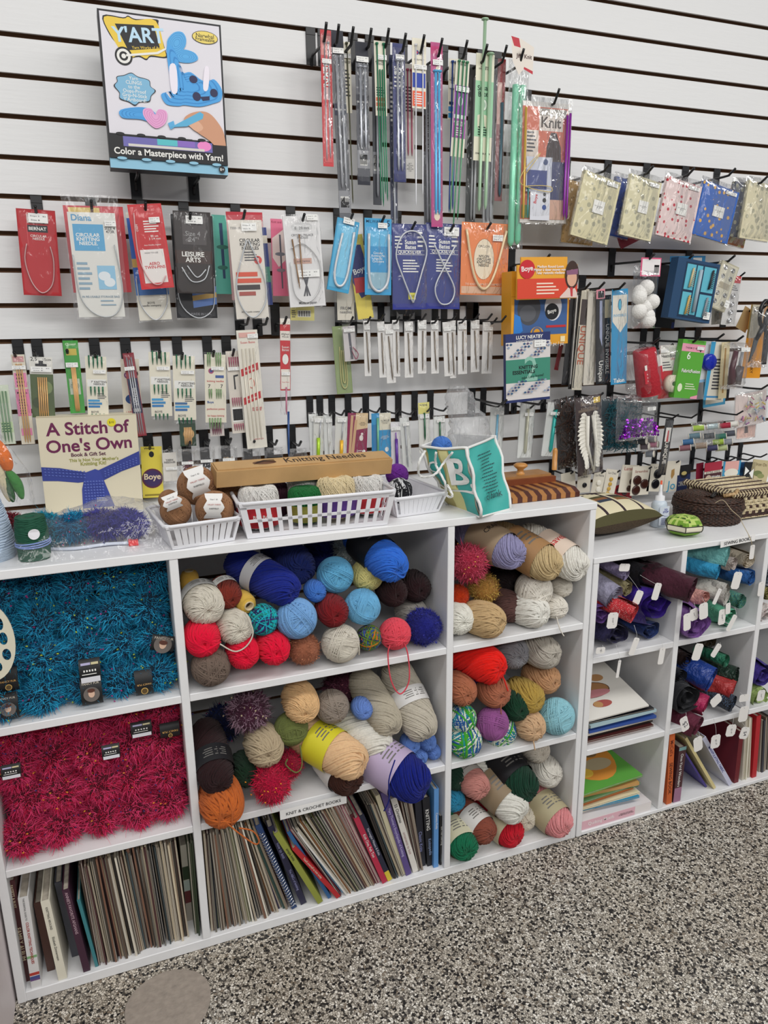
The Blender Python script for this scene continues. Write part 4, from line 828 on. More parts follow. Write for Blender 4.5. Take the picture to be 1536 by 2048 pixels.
# ---- boxed art kit standing on two hooks
def sc(pts): return pts
ykit=[('R',-.5,0,.5,1,'#1a1a20'),('R',-.485,.012,.485,.775,'#e2dfe6'),('R',-.5,.935,.5,1,'#8fc3dc'),
 ('S',[(-.46,.04),(-.3,.035),(-.26,.02),(-.2,.035),(-.03,.02),(-.02,.06),(.02,.2),(.03,.255),(-.1,.26),(-.14,.285),(-.2,.27),(-.3,.29),(-.33,.24),(-.42,.15)],'k'),
 ('S',[(-.45,.047),(-.3,.042),(-.26,.028),(-.2,.042),(-.04,.03),(.015,.2),(.015,.248),(-.1,.25),(-.14,.275),(-.2,.26),(-.3,.28),(-.41,.15)],'#ecca45'),
 ('P',[(-.37,.08),(-.06,.06),(-.02,.2),(-.28,.235)],'k'),
 ('T',"*Y'ART",-.19,.13,.42,'#bfe0f4',.08),('T','Yarn Works of Art',-.13,.205,.24,'#ecca45',.1),
 ('E',-.32,.275,.07,.07,'k'),('E',-.32,.275,.055,.055,'w'),('E',-.32,.275,.035,.035,'k'),('E',-.32,.275,.018,.018,'w'),('P',[(-.3,.262),(-.05,.225),(.03,.19),(.035,.2),(-.04,.238),(-.3,.276)],'w'),
 ('E',.36,.095,.11,.05,'k'),('E',.36,.095,.105,.046,'#efd870'),('T','Narwhal',.36,.085,.15,'k'),('T','Frameable',.36,.108,.16,'k'),
 ('S',[(-.39,.41),(-.33,.395),(-.27,.375),(-.22,.395),(-.13,.41),(-.12,.45),(-.08,.475),(-.12,.51),(-.14,.55),(-.22,.56),(-.26,.585),(-.31,.565),(-.38,.55),(-.38,.51),(-.42,.47),(-.39,.44)],'k'),
 ('S',[(-.385,.413),(-.33,.4),(-.27,.38),(-.22,.4),(-.135,.413),(-.125,.45),(-.09,.475),(-.125,.51),(-.145,.545),(-.22,.555),(-.26,.578),(-.31,.56),(-.375,.545),(-.375,.51),(-.41,.47),(-.385,.44)],'#7fb7d8'),
 ('T','Yarn\nCLINGS\nto the\nOops-Proof\nGrip-N-Stick\nY\'Artboard!',-.255,.478,.2,'w'),
 ('S',[(.05,.22),(.04,.15),(.1,.09),(.17,.08),(.2,.12),(.18,.18),(.1,.23)],'#58aee8','#3a90d0'),('S',[(.08,.23),(.16,.19),(.26,.2),(.29,.24),(.22,.27),(.12,.27)],'#58aee8','#3a90d0'),('S',[(.03,.2),(.08,.18),(.12,.25),(.14,.34),(.22,.33),(.3,.37),(.36,.38),(.42,.36),(.48,.42),(.47,.49),(.4,.52),(.28,.55),(.15,.55),(.1,.56),(.0,.555),(-.04,.5),(-.0,.48),(.05,.5)],'#4aa3e4','#3088cc'),
 ('S',[(.045,.31),(.1,.3),(.1,.46),(.05,.47)],'#efe9f4'),('S',[(.32,.43),(.34,.3),(.37,.28),(.38,.32),(.36,.43)],'#f0eaf4'),('E',.24,.375,.035,.03,'#20234e'),('E',.26,.485,.035,.035,'#20234e'),('E',.41,.45,.033,.033,'#20234e'),('P',[(.29,.485),(.37,.475),(.37,.5),(.31,.51)],'#20234e'),
 ('S',[(-.38,.62),(-.2,.59),(-.1,.62),(-.1,.69),(-.22,.67),(-.37,.67)],'#4aa3e4','#3088cc'),('S',[(-.1,.63),(-.13,.595),(-.19,.6),(-.2,.64),(-.16,.69),(-.1,.72),(-.03,.69),(.0,.64),(-.01,.6),(-.07,.595)],'#e8a8d4','#d486bc'),('P',[(.0,.68),(.05,.66),(.06,.7),(.02,.72)],'#5aaee0'),
 ('S',[(.14,.64),(.2,.6),(.3,.58),(.38,.6),(.46,.68),(.485,.75),(.485,.88),(.36,.78),(.26,.73),(.17,.68)],'#cf9878'),('S',[(.16,.66),(.24,.64),(.3,.69),(.24,.72)],'#dfae90'),('P',[(.02,.705),(.14,.65),(.28,.585),(.31,.6),(.3,.63),(.16,.69)],'#5ab0d8'),
 ('R',-.5,.775,.2,.935,'k'),('R',.1,.80,.5,.935,'k'),('R',-.38,.79,.37,.855,'#6f6ab0'),('R',-.1,.79,.07,.83,'#5ac0c8'),('R',.07,.79,.22,.83,'#8a6ac0'),('E',.3,.815,.06,.04,'#f08ac8'),('R',-.34,.835,.3,.852,'#d8d4cc'),
 ('T','*Color a Masterpiece with Yarn!',-.0,.893,.92,'w'),('E',.445,.965,.028,.028,'k'),('T','8+',.445,.965,.035,'w')]
q=random.Random(3)
for i in range(5): ykit.append(('E',-.4+.17*i,.775,.035,.012,'k'))
for i in range(5): ykit.append(('E',-.4+.2*i,.935,.04,.012,'#8fc3dc'))
yk=K('craft_kit_box','boxed yarn art kit with a blue narwhal picture standing on two hooks','craft kit',(319,42),(340,347),236,.105,'#1c1c22',ykit,th=.045)
def relief(b,w,h,t):
    for cx,cy,rx,rz,c in ((.12,.16,.06,.07,'#4a9fe0'),(.2,.235,.07,.035,'#4a9fe0'),(-.1,.64,.07,.05,'#e39fcf'),(.2,.45,.1,.06,'#3f9be0')):
        for k in range(1,5):
            pts=[(cx*w+rx*w*k/4.4*math.cos(a*math.pi/10),-t/2-.0105,-cy*h+rz*h*.8*k/4.4*math.sin(a*math.pi/10)) for a in range(20)]; b.tube(pts,.0011,C(c,.8),5,closed=True)
b=MB(); relief(b,.234,.31,.045); 
hook(275,329,.115,HL('under the left end of the boxed yarn art kit')); hook(399,339,.115,HL('under the right end of the boxed yarn art kit'))
# ---- top row of long needle packs: hooks
for i,(x,y,d) in enumerate(((653,44,'red single point needle pack'),(678,48,'long grey needle pack'),(707,53,'narrow cream and olive needle card'),(743,56,'navy capped short needle pack'),(778,56,'green needles on a cream card'),(812,66,'navy bagged needle pack'),(849,69,'white needles on a card with blue square'),(885,76,'magenta framed light blue needles'),(935,80,'lilac carded green needles'),(975,88,'mint carded thick green needles'),(1014,90,'slender dark red packs'),(1048,97,'giant mint needles'))):
    hook(x,y,.13,HL('holding the '+d),False,.03)
hook(1119,177,.15,HL('holding the knit kit in a clear bag'),False,.028)
ND='knitting needle pack'
Y0=.105
K('knitting_needle_pack','red narrow needle pack lettered in white, leftmost of the long packs',ND,(651,60),(657,333),21,Y0,'#c8323a',[('R',-.45,.04,.45,.18,'#d98a86'),('R',-.5,.25,.5,.53,'#c4141f'),('T','*BERNAT',0,.36,3.2,'w',-1.571,.62),('R',-.3,.41,.3,.5,'#d9b0b0'),('R',-.36,.55,.36,.97,'#cf5a5c')],st=(0,.225,.85,.009),parts=[('knitting_needle','needles',[(-.15,.09,.96,.0016,'st',1),(.2,.09,.94,.0016,'st',1)],.001,0)],bag=(1.05,.0,1,.004))
K('knitting_needle_pack','long dark sleeve of two grey needles with navy band and barcode foot',ND,(673,61),(692,452),24,Y0-.01,'#5b5d63',[('R',-.5,0,.5,.1,'#1a1d2c'),('R',-.5,.36,.5,.42,'#1c2440'),('T','*QUICKSILVER',0,.39,.9,'w'),('R',-.5,.81,.5,.93,'#8a8b90'),('B',-.35,.84,.35,.9,'k')],st=(0,.1,.9,.011),parts=[('knitting_needle','needles',[(-.17,.13,.8,.003,'#9c9ea4',0),(.17,.13,.8,.003,'#9c9ea4',0)],.003,0)],bag=(1.05,.08,1.0,.007))
K('knitting_needle_pack','narrow cream card with an olive needle behind the long grey sleeve',ND,(693,84),(697,226),15,.07,'cr',[('L',-.35,.35,.4,.75,8,'tx'),('T','*KNITTING\nNEEDLES',0,.28,.8,'k')],st=(0,.2,.9,.009),parts=[('knitting_needle','needles',[((-.05,.2),.02,2.35,.0017,'#5a5a44',1)],.003,0)])
K('knitting_needle_pack','navy capped pack of short silver needles with grey barcode label',ND,(723,84),(728,370),25,Y0-.01,'#4a4c54',[('R',-.5,0,.5,.14,'#1a1d2c'),('R',-.5,.36,.5,.46,'#1a1d2c'),('T','*QUICKSILVER',0,.41,.9,'w'),('R',-.5,.75,.5,.88,'#8a8b90'),('B',-.3,.78,.3,.86,'k'),('R',-.5,.94,.5,1,'#1a1d2c')],st=(0,.12,.95,.011),parts=[('knitting_needle','needles',[(-.18,.17,.74,.0028,'#b9bcc4',1),(.18,.17,.74,.0028,'#b9bcc4',1)],.003,0)],bag=(1.05,.1,1,.006))
K('knitting_needle_pack','cream card with four long green needles below and orange printed block',ND,(759,82),(763,232),23,Y0,'cr',[('T','*KNITTING\nNEEDLES',0,.29,.8,'k'),('L',-.4,.4,.62,.72,4,'tx'),('R',-.45,.75,.35,.8,'#e07050'),('R',-.45,.82,.3,.87,'#d8785c'),('R',-.4,.89,.4,.93,'#8a6a64')],st=(.1,.22,.85,.01),parts=[('knitting_needle','needles',[(-.28,.04,2.2,.0017,'#2a7a58',1),(-.08,.38,2.28,.0017,'#2a7a58',0),(.12,.38,2.1,.0017,'#2a7a58',0),(.3,.04,2.2,.0017,'#2a7a58',1)],.003,0)])
K('knitting_needle_pack','dark sleeve with barcode hanging behind the green needles',ND,(752,88),(755,410),17,.06,'#3c3e46',[('R',-.5,.66,.5,.8,'#85868c'),('B',-.4,.68,.4,.78,'k')],parts=[('knitting_needle','needles',[(0,.1,.95,.003,'#9c9ea4',0)],.003,0)])
K('knitting_needle_pack','navy blue printed bag of silver needles',ND,(797,87),(800,364),24,Y0-.01,'#27306e',[('R',-.5,.94,.5,1,'#232a63'),('T','*Susan\nBates',0,.19,.8,'w'),('L',-.4,.4,.24,.3,3,'w')],st=(.05,.1,.7,.012),parts=[('knitting_needle','needles',[(-.14,.12,.92,.003,'#b9bcc4',1),(.18,.12,.92,.003,'#b9bcc4',1)],.003,0)],bag=(1.05,.02,1,.007))
K('knitting_needle_pack','slender dark blue sleeve hanging lower left of the navy printed bag',ND,(785,110),(789,470),14,.06,'#2b3350',[('L',-.4,.4,.15,.35,9,'w')],parts=[('knitting_needle','needles',[(0,.12,.98,.0028,'#a4a7ae',0)],.003,0)],bag=(1.1,.1,1,.004))
K('knitting_needle_pack','white backed card of pink needles partly hidden left of the blue square card',ND,(818,128),(820,357),19,.06,'#dcdad4',[('L',-.4,.4,.2,.4,8,'tx'),('R',-.45,.5,.45,.82,'#c9c6c2'),('T','US 7\n(4.5 mm)\n10 in\n(25.4 cm)\n2 pc',0,.9,.7,'tx')],parts=[('knitting_needle','needles',[(-.2,.05,.8,.0018,'#b0506a',1),(.2,.05,.8,.0018,'#b0506a',1)],.002,0)])
K('knitting_needle_pack','cream card with a blue square and an orange block over two white needles',ND,(838,77),(838,217),28,Y0,'cr',[('E',-.15,.2,.13,.13,'#3a4aa0'),('E',-.15,.2,.07,.07,'#d04a50'),('T','7',.3,.18,.1,'k'),('R',-.47,.49,.45,.7,'#2440a4'),('R',-.47,.75,.45,.97,'#ea6240'),('L',-.35,.35,.79,.93,5,'w'),('T','SINGLE POINT',0,.3,.7,'tx')],st=(.05,.41,.9,.009),parts=[('knitting_needle','needles',[(-.25,.1,2.48,.0018,'#e2e2e6',1),(.25,.1,2.3,.0018,'#e2e2e6',1)],.002,0)])
K('knitting_needle_pack','brown LEISURE ARTS banded steel needle pack behind the white needles',ND,(853,130),(857,455),17,.06,'#6a6c70',[('R',-.5,.3,.5,.52,'#35221c'),('T','LEISURE ARTS',0,.4,3.6,'w',-1.571,.7)],parts=[('knitting_needle','needles',[(-.15,.1,.97,.0028,'#a4a7ae',0),(.2,.1,.97,.0028,'#a4a7ae',0)],.003,0)],bag=(1.05,.1,1,.004))
K('knitting_needle_pack','magenta framed pack of two shiny light blue needles',ND,(873,85),(874,454),23,Y0,'#b8407e',[('R',-.5,.02,.5,.06,'#c83a78'),('R',-.3,.14,.3,.95,'#c77fae'),('E',.1,.14,.2,.25,'#e8d8c0'),('E',0,.94,.25,.32,'#e8d8c0')],st=(.05,.105,.85,.011),parts=[('knitting_needle','needles',[(-.13,.15,.93,.0032,'#5ab4e4',1),(.16,.15,.93,.0032,'#5ab4e4',1)],.003,0)],bag=(1.03,.02,1,.006))
K('knitting_needle_pack','narrow cream card with dark blue needles left of the lilac card',ND,(907,118),(904,240),18,.07,'cr',[('T','KNIT\nNEEDLES',0,.33,.8,'k'),('R',-.45,.78,.45,.86,'#3a8ac8'),('R',-.45,.89,.45,.97,'#3a9ad0'),('R',-.4,.7,.3,.75,'#2a3a50')],st=(0,.45,.9,.009),parts=[('knitting_needle','needles',[(-.15,.05,2.6,.0019,'#2a4a90',1),(.25,.05,2.55,.0019,'#2a4a90',1)],.003,0)])
K('knitting_needle_pack','lilac knitting needles card with an oval picture and thin green needles',ND,(926,120),(914,314),27,Y0,'cr',[('R',-.48,.26,.48,.66,'#9a5fae'),('E',0,.42,.17,.3,'#e9e0ee'),('E',0,.42,.12,.24,'#b9a0c4'),('R',-.48,.56,.48,.8,'#a85aa6'),('R',-.42,.56,.42,.6,'#efe6f2'),('T','*KNITTING\nNEEDLES',0,.65,.8,'w'),('L',-.3,.3,.7,.77,4,'w'),('T','14 INCH 5',0,.05,.7,'k')],st=(.05,.3,.95,.011),parts=[('knitting_needle','needles',[(-.3,.02,1.62,.0019,'#4a8a64',1),(.0,.02,1.75,.0019,'#4a8a64',1),(.28,.02,1.68,.0019,'#4a8a64',1)],.003,0)])
K('knitting_needle_pack','mint green card with an oval emblem holding thick pale green needles',ND,(971,108),(964,322),36,Y0-.005,'#e2dfc8',[('R',-.5,.25,.5,.77,'#9ccfa8'),('T','*Susan\nBates',-.02,.34,.7,'#1d3a2c',.08),('E',0,.47,.18,.26,'#1d3a2c'),('E',0,.47,.165,.245,'#dfeadb'),('E',0,.47,.08,.13,'#a9c4ae'),('P',[(-.35,.57),(-.2,.56),(-.25,.7),(-.33,.68)],'#e6dfc8'),('P',[(0,.56),(.25,.57),(.15,.7),(.05,.66)],'#e6dfc8'),('L',-.3,.3,.68,.75,4,'#1d3a2c'),('T','10 IN SEVEN\nONE PAIR ALUM',0,.13,.7,'k'),('T','ONE PAIR ALUM',0,.93,.8,'k')],parts=[('knitting_needle','needles',[(-.14,-.3,1.5,.0042,'#a9c9a8',1),(.22,.0,1.48,.0042,'#a9c9a8',1)],.005,0)])
K('knitting_needle_pack','pair of plain steel needles in a dark sleeve behind the mint card',ND,(949,130),(940,450),20,.06,'#3a3c3c',[],parts=[('knitting_needle','needles',[(0,.08,.97,.003,'#9a9c9e',0),(.3,.08,.97,.003,'#b4b6b8',0)],.003,0)],bag=(1.1,.05,1,.004))
K('knitting_needle_pack','long steel needle pack hanging right of the mint card',ND,(985,130),(975,450),20,.06,'#a5a7a9',[],parts=[('knitting_needle','needles',[(-.2,.06,.98,.0035,'#8f9296',1),(.2,.06,.98,.0035,'#b9bcc0',0)],.003,0)],bag=(1.2,.0,1,.005))
K('knitting_needle_pack','slender red topped pack of slate blue needles left of the giant mint pair',ND,(1004,118),(996,402),15,.08,'#8d5a5c',[('R',-.2,.0,.5,.36,'#8f1c24'),('R',-.5,.16,.1,.45,'#c9a49c')],parts=[('knitting_needle','needles',[(.1,.3,.97,.004,'#4a6672',0)],.003,0)],bag=(1.2,.0,1,.004))
K('knitting_needle_pack','pair of giant mint green needles in a bubbly bag with red cream header',ND,(1040,84),(1026,498),36,Y0,None,parts=[('header_card','draw',[('P',[(-.62,-.012),(-.1,-.005),(.62,.025),(.6,.15),(.1,.13),(-.15,.16),(-.5,.1)],'#e6ddd2'),('P',[(-.62,-.012),(-.2,-.006),(-.1,.035),(-.45,.03)],'#c02a3a'),('P',[(.12,.12),(.6,.135),(.6,.15),(.1,.13)],'#c02a3a'),('T','*Jiffy Knit',.1,.075,.85,'#4a2a2a')],.012),('knitting_needle','needles',[(-.18,.2,.99,.0085,'#86d8b4',0),(.2,.2,.98,.0085,'#86d8b4',0)],.002,0)],bag=(1.1,.08,1.0,.014))
K('knitting_kit','clear bag knitting kit with an orange Knit booklet, purple and gold needles','knitting kit',(1094,205),(1086,446),94,.12,'#d8d4cf',[('R',-.5,.04,.45,.97,'#c9705a'),('R',-.15,.05,.42,.12,'#a09a90'),('R',-.15,.11,.35,.23,'#d9cfc6'),('T','*Knit',.1,.16,.42,'#4a4038'),('P',[(.02,.36),(.1,.24),(.22,.24),(.32,.36),(.34,.5),(.0,.5)],'#3a2c2c'),('R',-.05,.48,.42,.8,'#3a3f66'),('R',-.42,.23,-.16,.5,'#d2c7bc'),('L',-.4,-.2,.25,.4,6,'tx'),('R',-.48,.85,-.3,.96,'#6f8a5a'),('R',.1,.8,.42,.97,'#caa28e')],parts=[('notion_pack','draw',[('R',-.42,.45,.12,.74,'#c4c8d6'),('R',-.4,.56,.02,.72,'#3f4a82'),('R',-.32,.74,.1,.98,'#d6d8e0'),('T','*Boye',-.2,.8,.16,'r',1.4),('E',-.02,.76,.03,.03,'k'),('E',-.02,.81,.04,.04,'k'),('E',-.02,.87,.045,.045,'#2a4a90'),('E',-.02,.49,.05,.05,'#3a4a7a')],.006),('stitch_holder','cable',[(-.45,.6),(-.15,.42),(-.5,.58),(-.52,.69),(.05,.74),(.1,.7),(-.1,.69),(-.45,.7)],.011,.001,'#d8c078'),('knitting_needle','needles',[(-.47,.06,.98,.003,'#c9a44a',0),(.46,.08,.97,.003,'#8a2f9a',0),(.4,.1,.95,.003,'#8a2f9a',0),(-.38,.7,.97,.0022,'#4a8a8a',0)],.009,0)],bag=(1.08,-.04,1.01,.012))
# ---- second row: circular needles
CN='circular needle pack'
def cab(pts,c='#c9ccd0',r=.0013,off=.004,n='needle_cable'): return (n,'cable',pts,off,r,c)
K('circular_needle_pack','red vinyl wallet circular needle with dark BERNAT label at the far left',CN,(71,419),(86,591),77,.055,'#a8141e',[('R',-.47,.02,.47,.98,'#b51722'),('R',-.25,.06,.27,.16,'#d9c9c6'),('T','74     0',0,.14,.42,'k'),('R',-.25,.18,.27,.26,'#15151c'),('T','*BERNAT',.01,.22,.45,'w'),('T','CIRCULAR\nNEEDLE',.02,.32,.42,'w'),('R',-.27,.16,-.25,.42,'#d04a50')],st=(.05,.1,.5),parts=[cab([(-.3,.4),(-.38,.6),(-.25,.85),(.0,.97),(.28,.86),(.36,.6),(.3,.42)],'#c9a0a0')],bag=(1.0,0,1,.004),hk=(70,412,.075,HL('holding the red BERNAT circular needle wallet')))
K('circular_needle_pack','pale Diana circular knitting needle card in a clear storage bag',CN,(182,425),(205,634),94,.09,'#dddcd6',[('T','*Diana',-.22,.05,.42,'#5a9ac4'),('R',-.42,.11,.22,.36,'#5aa4cf'),('T','*CIRCULAR\nKNITTING\nNEEDLE.',-.12,.25,.5,'w'),('T','SIZE 4\n473R',.36,.16,.22,'tx'),('L',-.42,-.1,.48,.72,6,'#8aa6b8'),('R',0,.5,.38,.73,'#8fc0dc'),('E',.14,.6,.13,.1,'#dfe6ea'),('E',.24,.66,.12,.1,'#dfe6ea'),('T','IN RE-USABLE STORAGE BAG',.02,.8,.8,'#6a8aa0'),('L',.0,.4,.84,.88,2,'#8aa6b8')],st=(.38,.1,.24),parts=[cab([(-.48,.4),(-.42,.8),(-.1,.98),(.3,.97),(.5,.75),(.42,.3)],'#b9bcbd')],bag=(1.18,-.16,1.02,.008),hk=(182,401,.11,HL('holding the Diana circular needle bag')))
K('circular_needle_pack','faded red edged needle card tucked behind the Diana bag',CN,(186,412),(206,585),118,.05,'#c83a44',[('R',-.42,.02,.1,.12,'#dcc06a')])
K('circular_needle_pack','red and white AERO TWIN-PINS circular needle wallet',CN,(288,408),(316,577),67,.10,'#c92a30',[('R',-.35,.53,.35,.93,'#e6e0dc'),('T','*AERO\nTWIN-PINS',.02,.72,.62,'r'),('T','HOW TO USE',-.02,.57,.4,'tx'),('R',-.3,.16,.42,.52,'#c21f26'),('L',-.12,.35,.2,.32,5,'w'),('T','80 cm\n3 1/4 mm',.15,.39,.35,'w'),('T','AERO',-.33,.27,.22,'w',-1.571),('T','Aero Needles, England',.05,.48,.5,'w')],st=(.22,.19,.32),parts=[cab([(-.35,.1),(-.42,.6),(-.2,.9),(.1,.95),(.3,.85)],'#d8a8a8')],bag=(1.0,0,1,.004),hk=(291,404,.12,HL('holding the red and white AERO TWIN-PINS wallet')))
K('circular_needle_pack','blue knit printed card with cream foot behind the red and white wallet',CN,(285,425),(312,640),66,.06,'#dcd8cb',[('R',-.5,.05,.5,.65,'#3a6ac0'),('R',-.5,.42,.5,.5,'#c9a45a'),('R',-.5,.65,.5,.76,'#4a80c8'),('T','BOYE\nneedle company',-.08,.85,.6,'k')],parts=[cab([(-.45,.6),(-.4,.85),(0,1.0),(.4,.85),(.45,.6)],'#c9ccd0')],bag=(1.05,.5,1.02,.003))
K('circular_needle_pack','dark brown LEISURE ARTS circular needle wallet',CN,(383,423),(392,587),74,.10,'#241a18',[('R',-.5,.47,.5,.63,'#3a2620'),('T','*LEISURE\nARTS',-.02,.55,.6,'w'),('R',-.28,.06,.36,.4,'#4a4444'),('T','Size 4\n24"',0,.3,.4,'#9a9a9a'),('R',-.1,.08,.3,.12,'#8a8488')],st=(.05,.1,.45,.016),parts=[cab([(-.35,.68),(-.1,.85),(.25,.82),(.4,.65)],'#c9ccd0'),cab([(-.2,.66),(.05,.8),(.3,.7)],'#c9ccd0')],bag=(1.0,0,1,.005),hk=(381,426,.12,HL('holding the dark brown LEISURE ARTS wallet')))
K('circular_needle_pack','black card with blue and gold knitted picture behind the brown wallet',CN,(383,430),(395,636),82,.06,'#15161c',[('P',[(-.1,.72),(.5,.68),(.5,.86),(-.08,.9)],'#5a7ec0'),('P',[(-.1,.78),(.5,.74),(.5,.79),(-.09,.83)],'#c9a45a'),('T','MADE IN USA',.1,.96,.5,'#8a8a90')],parts=[cab([(-.45,.5),(-.4,.85),(0,1.0),(.4,.9),(.46,.6)],'#c9ccd0')],bag=(1.04,0,1.02,.003))
K('circular_needle_pack','teal green card with hooks drawn on it between brown and clear packs',CN,(440,430),(448,588),34,.05,'#4fa594',[('P',[(-.1,.1),(.1,.1),(.15,.8),(.0,.8)],'#1c3a5c'),('E',.05,.4,.35,.12,'#2a6a5c'),('E',0,.66,.3,.12,'#2a6a5c')])
K('circular_needle_pack','clear circular knitting needles pack with red and black stripe print',CN,(489,440),(506,637),66,.10,'#dfd9cf',[('T','7350-10',-.3,.08,.3,'tx'),('T','*CIRCULAR\nKNITTING\nNEEDLES',.1,.24,.62,'k'),('E',.3,.4,.12,.12,'#d6453c'),('T','9',.3,.4,.07,'w'),('L',-.1,.35,.32,.4,4,'tx'),('R',-.4,.52,.25,.565,'#d6553c'),('R',-.4,.585,.35,.63,'#d6553c'),('R',-.4,.65,.3,.7,'#3a3436'),('R',-.35,.72,.15,.76,'#a8524a'),('T','BOYE needle company',-.05,.93,.55,'k')],st=(.1,.07,.45),parts=[cab([(0,.2),(-.4,.6),(-.35,.85),(0,.99),(.4,.85),(.45,.6),(.05,.2)],'#c2c6ca',.0016)],bag=(1.12,-.05,1.01,.007),hk=(490,421,.12,HL('holding the clear circular needle pack with red stripes')))
K('circular_needle_pack','bright red topped card behind the clear red striped pack',CN,(488,424),(500,600),72,.05,'#c42638',[('R',-.5,.1,.5,1,'#d8a8a8')])
K('circular_needle_pack','navy card edge showing right of the clear red striped pack',CN,(524,455),(538,610),16,.055,'#2f3f7e',[('R',-.5,.1,.5,.2,'#d9d4c4'),('R',-.5,.5,.5,.7,'#4a8a7a')])
K('circular_needle_pack','pink card with a silver hook picture left of the white clamshell',CN,(558,438),(563,592),34,.05,'#de6f8e',[('T','Knit and Purl',0,.04,.9,'#8a1a3a'),('P',[(-.45,.25),(.4,.1),(.4,.5),(-.1,.62),(-.45,.5)],'#e6d2cc'),('P',[(-.04,.2),(.06,.2),(.12,.9),(.04,.9)],'#5a5a66'),('E',0,.45,.3,.1,'#7a7a84'),('E',.02,.66,.25,.1,'#8a7a84')])
K('circular_needle_pack','white clamshell pack with a price tag and black lace needle drawing',CN,(601,432),(616,613),72,.11,'#dedddd',[('E',0,.12,.3,.12,'#c9c9c9'),('T','0.  20 mm',0,.13,.4,'k'),('T','CRYSTAL PALACE\nNEEDLES',0,.22,.6,'tx'),('R',-.3,.46,.2,.52,'#c9a294'),('T','Lace Device',-.05,.49,.4,'tx'),('P',[(-.1,.64),(-.06,.64),(.1,.88),(.06,.88)],'tx'),('P',[(.1,.64),(.06,.64),(-.1,.88),(-.06,.88)],'tx'),('P',[(-.02,.62),(.02,.62),(.02,.88),(-.02,.88)],'tx'),('T','Made in Japan',.0,.96,.5,'tx')],th=.004,st=[(.3,.02,.3),(.08,.63,.6,.016)],parts=[('bamboo_needle','needles',[((-.3,-.2),.25,.8,.0018,'#8a6a4a',0),(-.1,.2,.7,.0018,'#8a6a4a',0)],.004,0),cab([(-.35,.35),(0,.3),(.4,.5),(.35,.8),(0,.95),(-.35,.85),(-.4,.5)],'#cfcfcf')],bag=(1.05,-.02,1.01,.008),hk=(609,428,.13,HL('holding the white clamshell lace needle pack')))
K('circular_needle_pack','pale yellow barcode card below the white clamshell',CN,(603,520),(605,641),48,.07,'#e2d98a',[('B',-.2,.83,.35,.94,'k'),('L',-.45,-.25,.84,.94,4,'tx')])
K('circular_needle_pack','light blue tilted bag of looped aluminium needles',CN,(697,440),(675,583),44,.10,'#3a9cc8',[('R',-.45,.08,.45,.95,'#59b4dc'),('R',-.2,.1,.25,.8,'#7cc6e6')],th=.005,st=(.0,.02,.5),parts=[cab([(.3,.15),(.3,.7),(.15,.9),(-.15,.9),(-.3,.7),(-.2,.2)],'#d6dade',.003)],bag=(1.05,0,1,.009),hk=(706,427,.12,HL('holding the tilted light blue needle bag')))
K('needle_gauge_pack','yellow red and navy Boye pack tilted behind the light blue bag','knitting notion',(708,470),(732,637),32,.07,'#e2cf58',[('P',[(-.45,.1),(.3,.12),(.5,.35),(.5,.7),(-.1,.75),(-.5,.55)],'#2c3272'),('R',-.4,.5,.5,.68,'#c2323a'),('T','*Boye',.05,.42,.85,'w',.25)],bag=(1.2,0,1.02,.005))
K('needle_gauge_pack','cream card with a brown oval cutout under the light blue bag','knitting notion',(690,560),(692,640),34,.06,'#d9d3c4',[('E',-.05,.25,.24,.1,'#4a3a32'),('T','FROM\nneedles',0,.75,.7,'tx')],bag=(1.3,-1,1.05,.004))
K('circular_needle_pack','sky blue Milward blister pack of bent aluminium needles',CN,(756,437),(756,590),53,.10,'#3f9fd0',[('T','MILWARD',-.12,.04,.65,'#123a5a'),('T','5',.38,.06,.12,'#123a5a'),('R',-.4,.16,.38,.36,'#5cb4de'),('R',-.4,.36,.38,.7,'#2f93c8'),('T','Circular\nKnitting Pin\nAiguille\nCirculaire',0,.5,.5,'w'),('R',-.4,.7,.38,.92,'#8fb4c4')],th=.002,st=(.15,.09,.35),parts=[cab([(-.36,.2),(-.36,.75),(-.15,.93),(.15,.93),(.38,.75),(.38,.2)],'#cfd2d6',.0035)],bag=(.98,.1,.98,.006),hk=(769,432,.12,HL('holding the sky blue Milward blister pack')))
def qs(T,B,w,lab,hk,el,st,parts): K('circular_needle_pack',lab,CN,T,B,w,.095,'#2b3474',[('R',-.48,.02,.48,.98,'#2f3a80'),('T','*Susan\nBates',.02,.235,.32,'w'),('R',-.38,.303,.42,.307,'w'),('T','*QUICKSILVER',.0,.328,.66,'w'),('R',-.38,.35,.42,.355,'w'),('L',-.42,-.2,.15,.27,4,'w'),('L',.22,.42,.1,.25,4,'w'),('L',-.2,.3,.42,.55,5,'w'),('R',-.5,.93,.5,1,'#26308a')]+el,st=st,parts=parts,bag=(1.02,0,1,.008),hk=hk)
qs((819,448),(820,619),70,'navy QUICKSILVER bag with a looped needle and a yellow price dot',(831,444,.12,HL('holding the navy bag with yellow price square')),[('R',-.05,.8,.16,.88,'#e8e04a'),('T','1.50',.05,.84,.13,'k')],(.1,.16,.0001),[cab([(.05,.92),(-.25,.6),(-.42,.35),(-.2,.12),(.2,.1),(.45,.3),(.28,.6),(.06,.92)],'#c9ccd2',.002,.008)])
qs((888,447),(884,618),70,'navy QUICKSILVER bag with crossed needles right of its near twin',(908,449,.12,HL('holding the navy bag with crossed needles')),[],(.2,.09,.42),[cab([(-.3,.25),(.0,.5),(.3,.75),(.2,.92),(-.1,.93),(-.25,.75),(.0,.5),(.3,.25)],'#c9ccd2',.002,.008)])
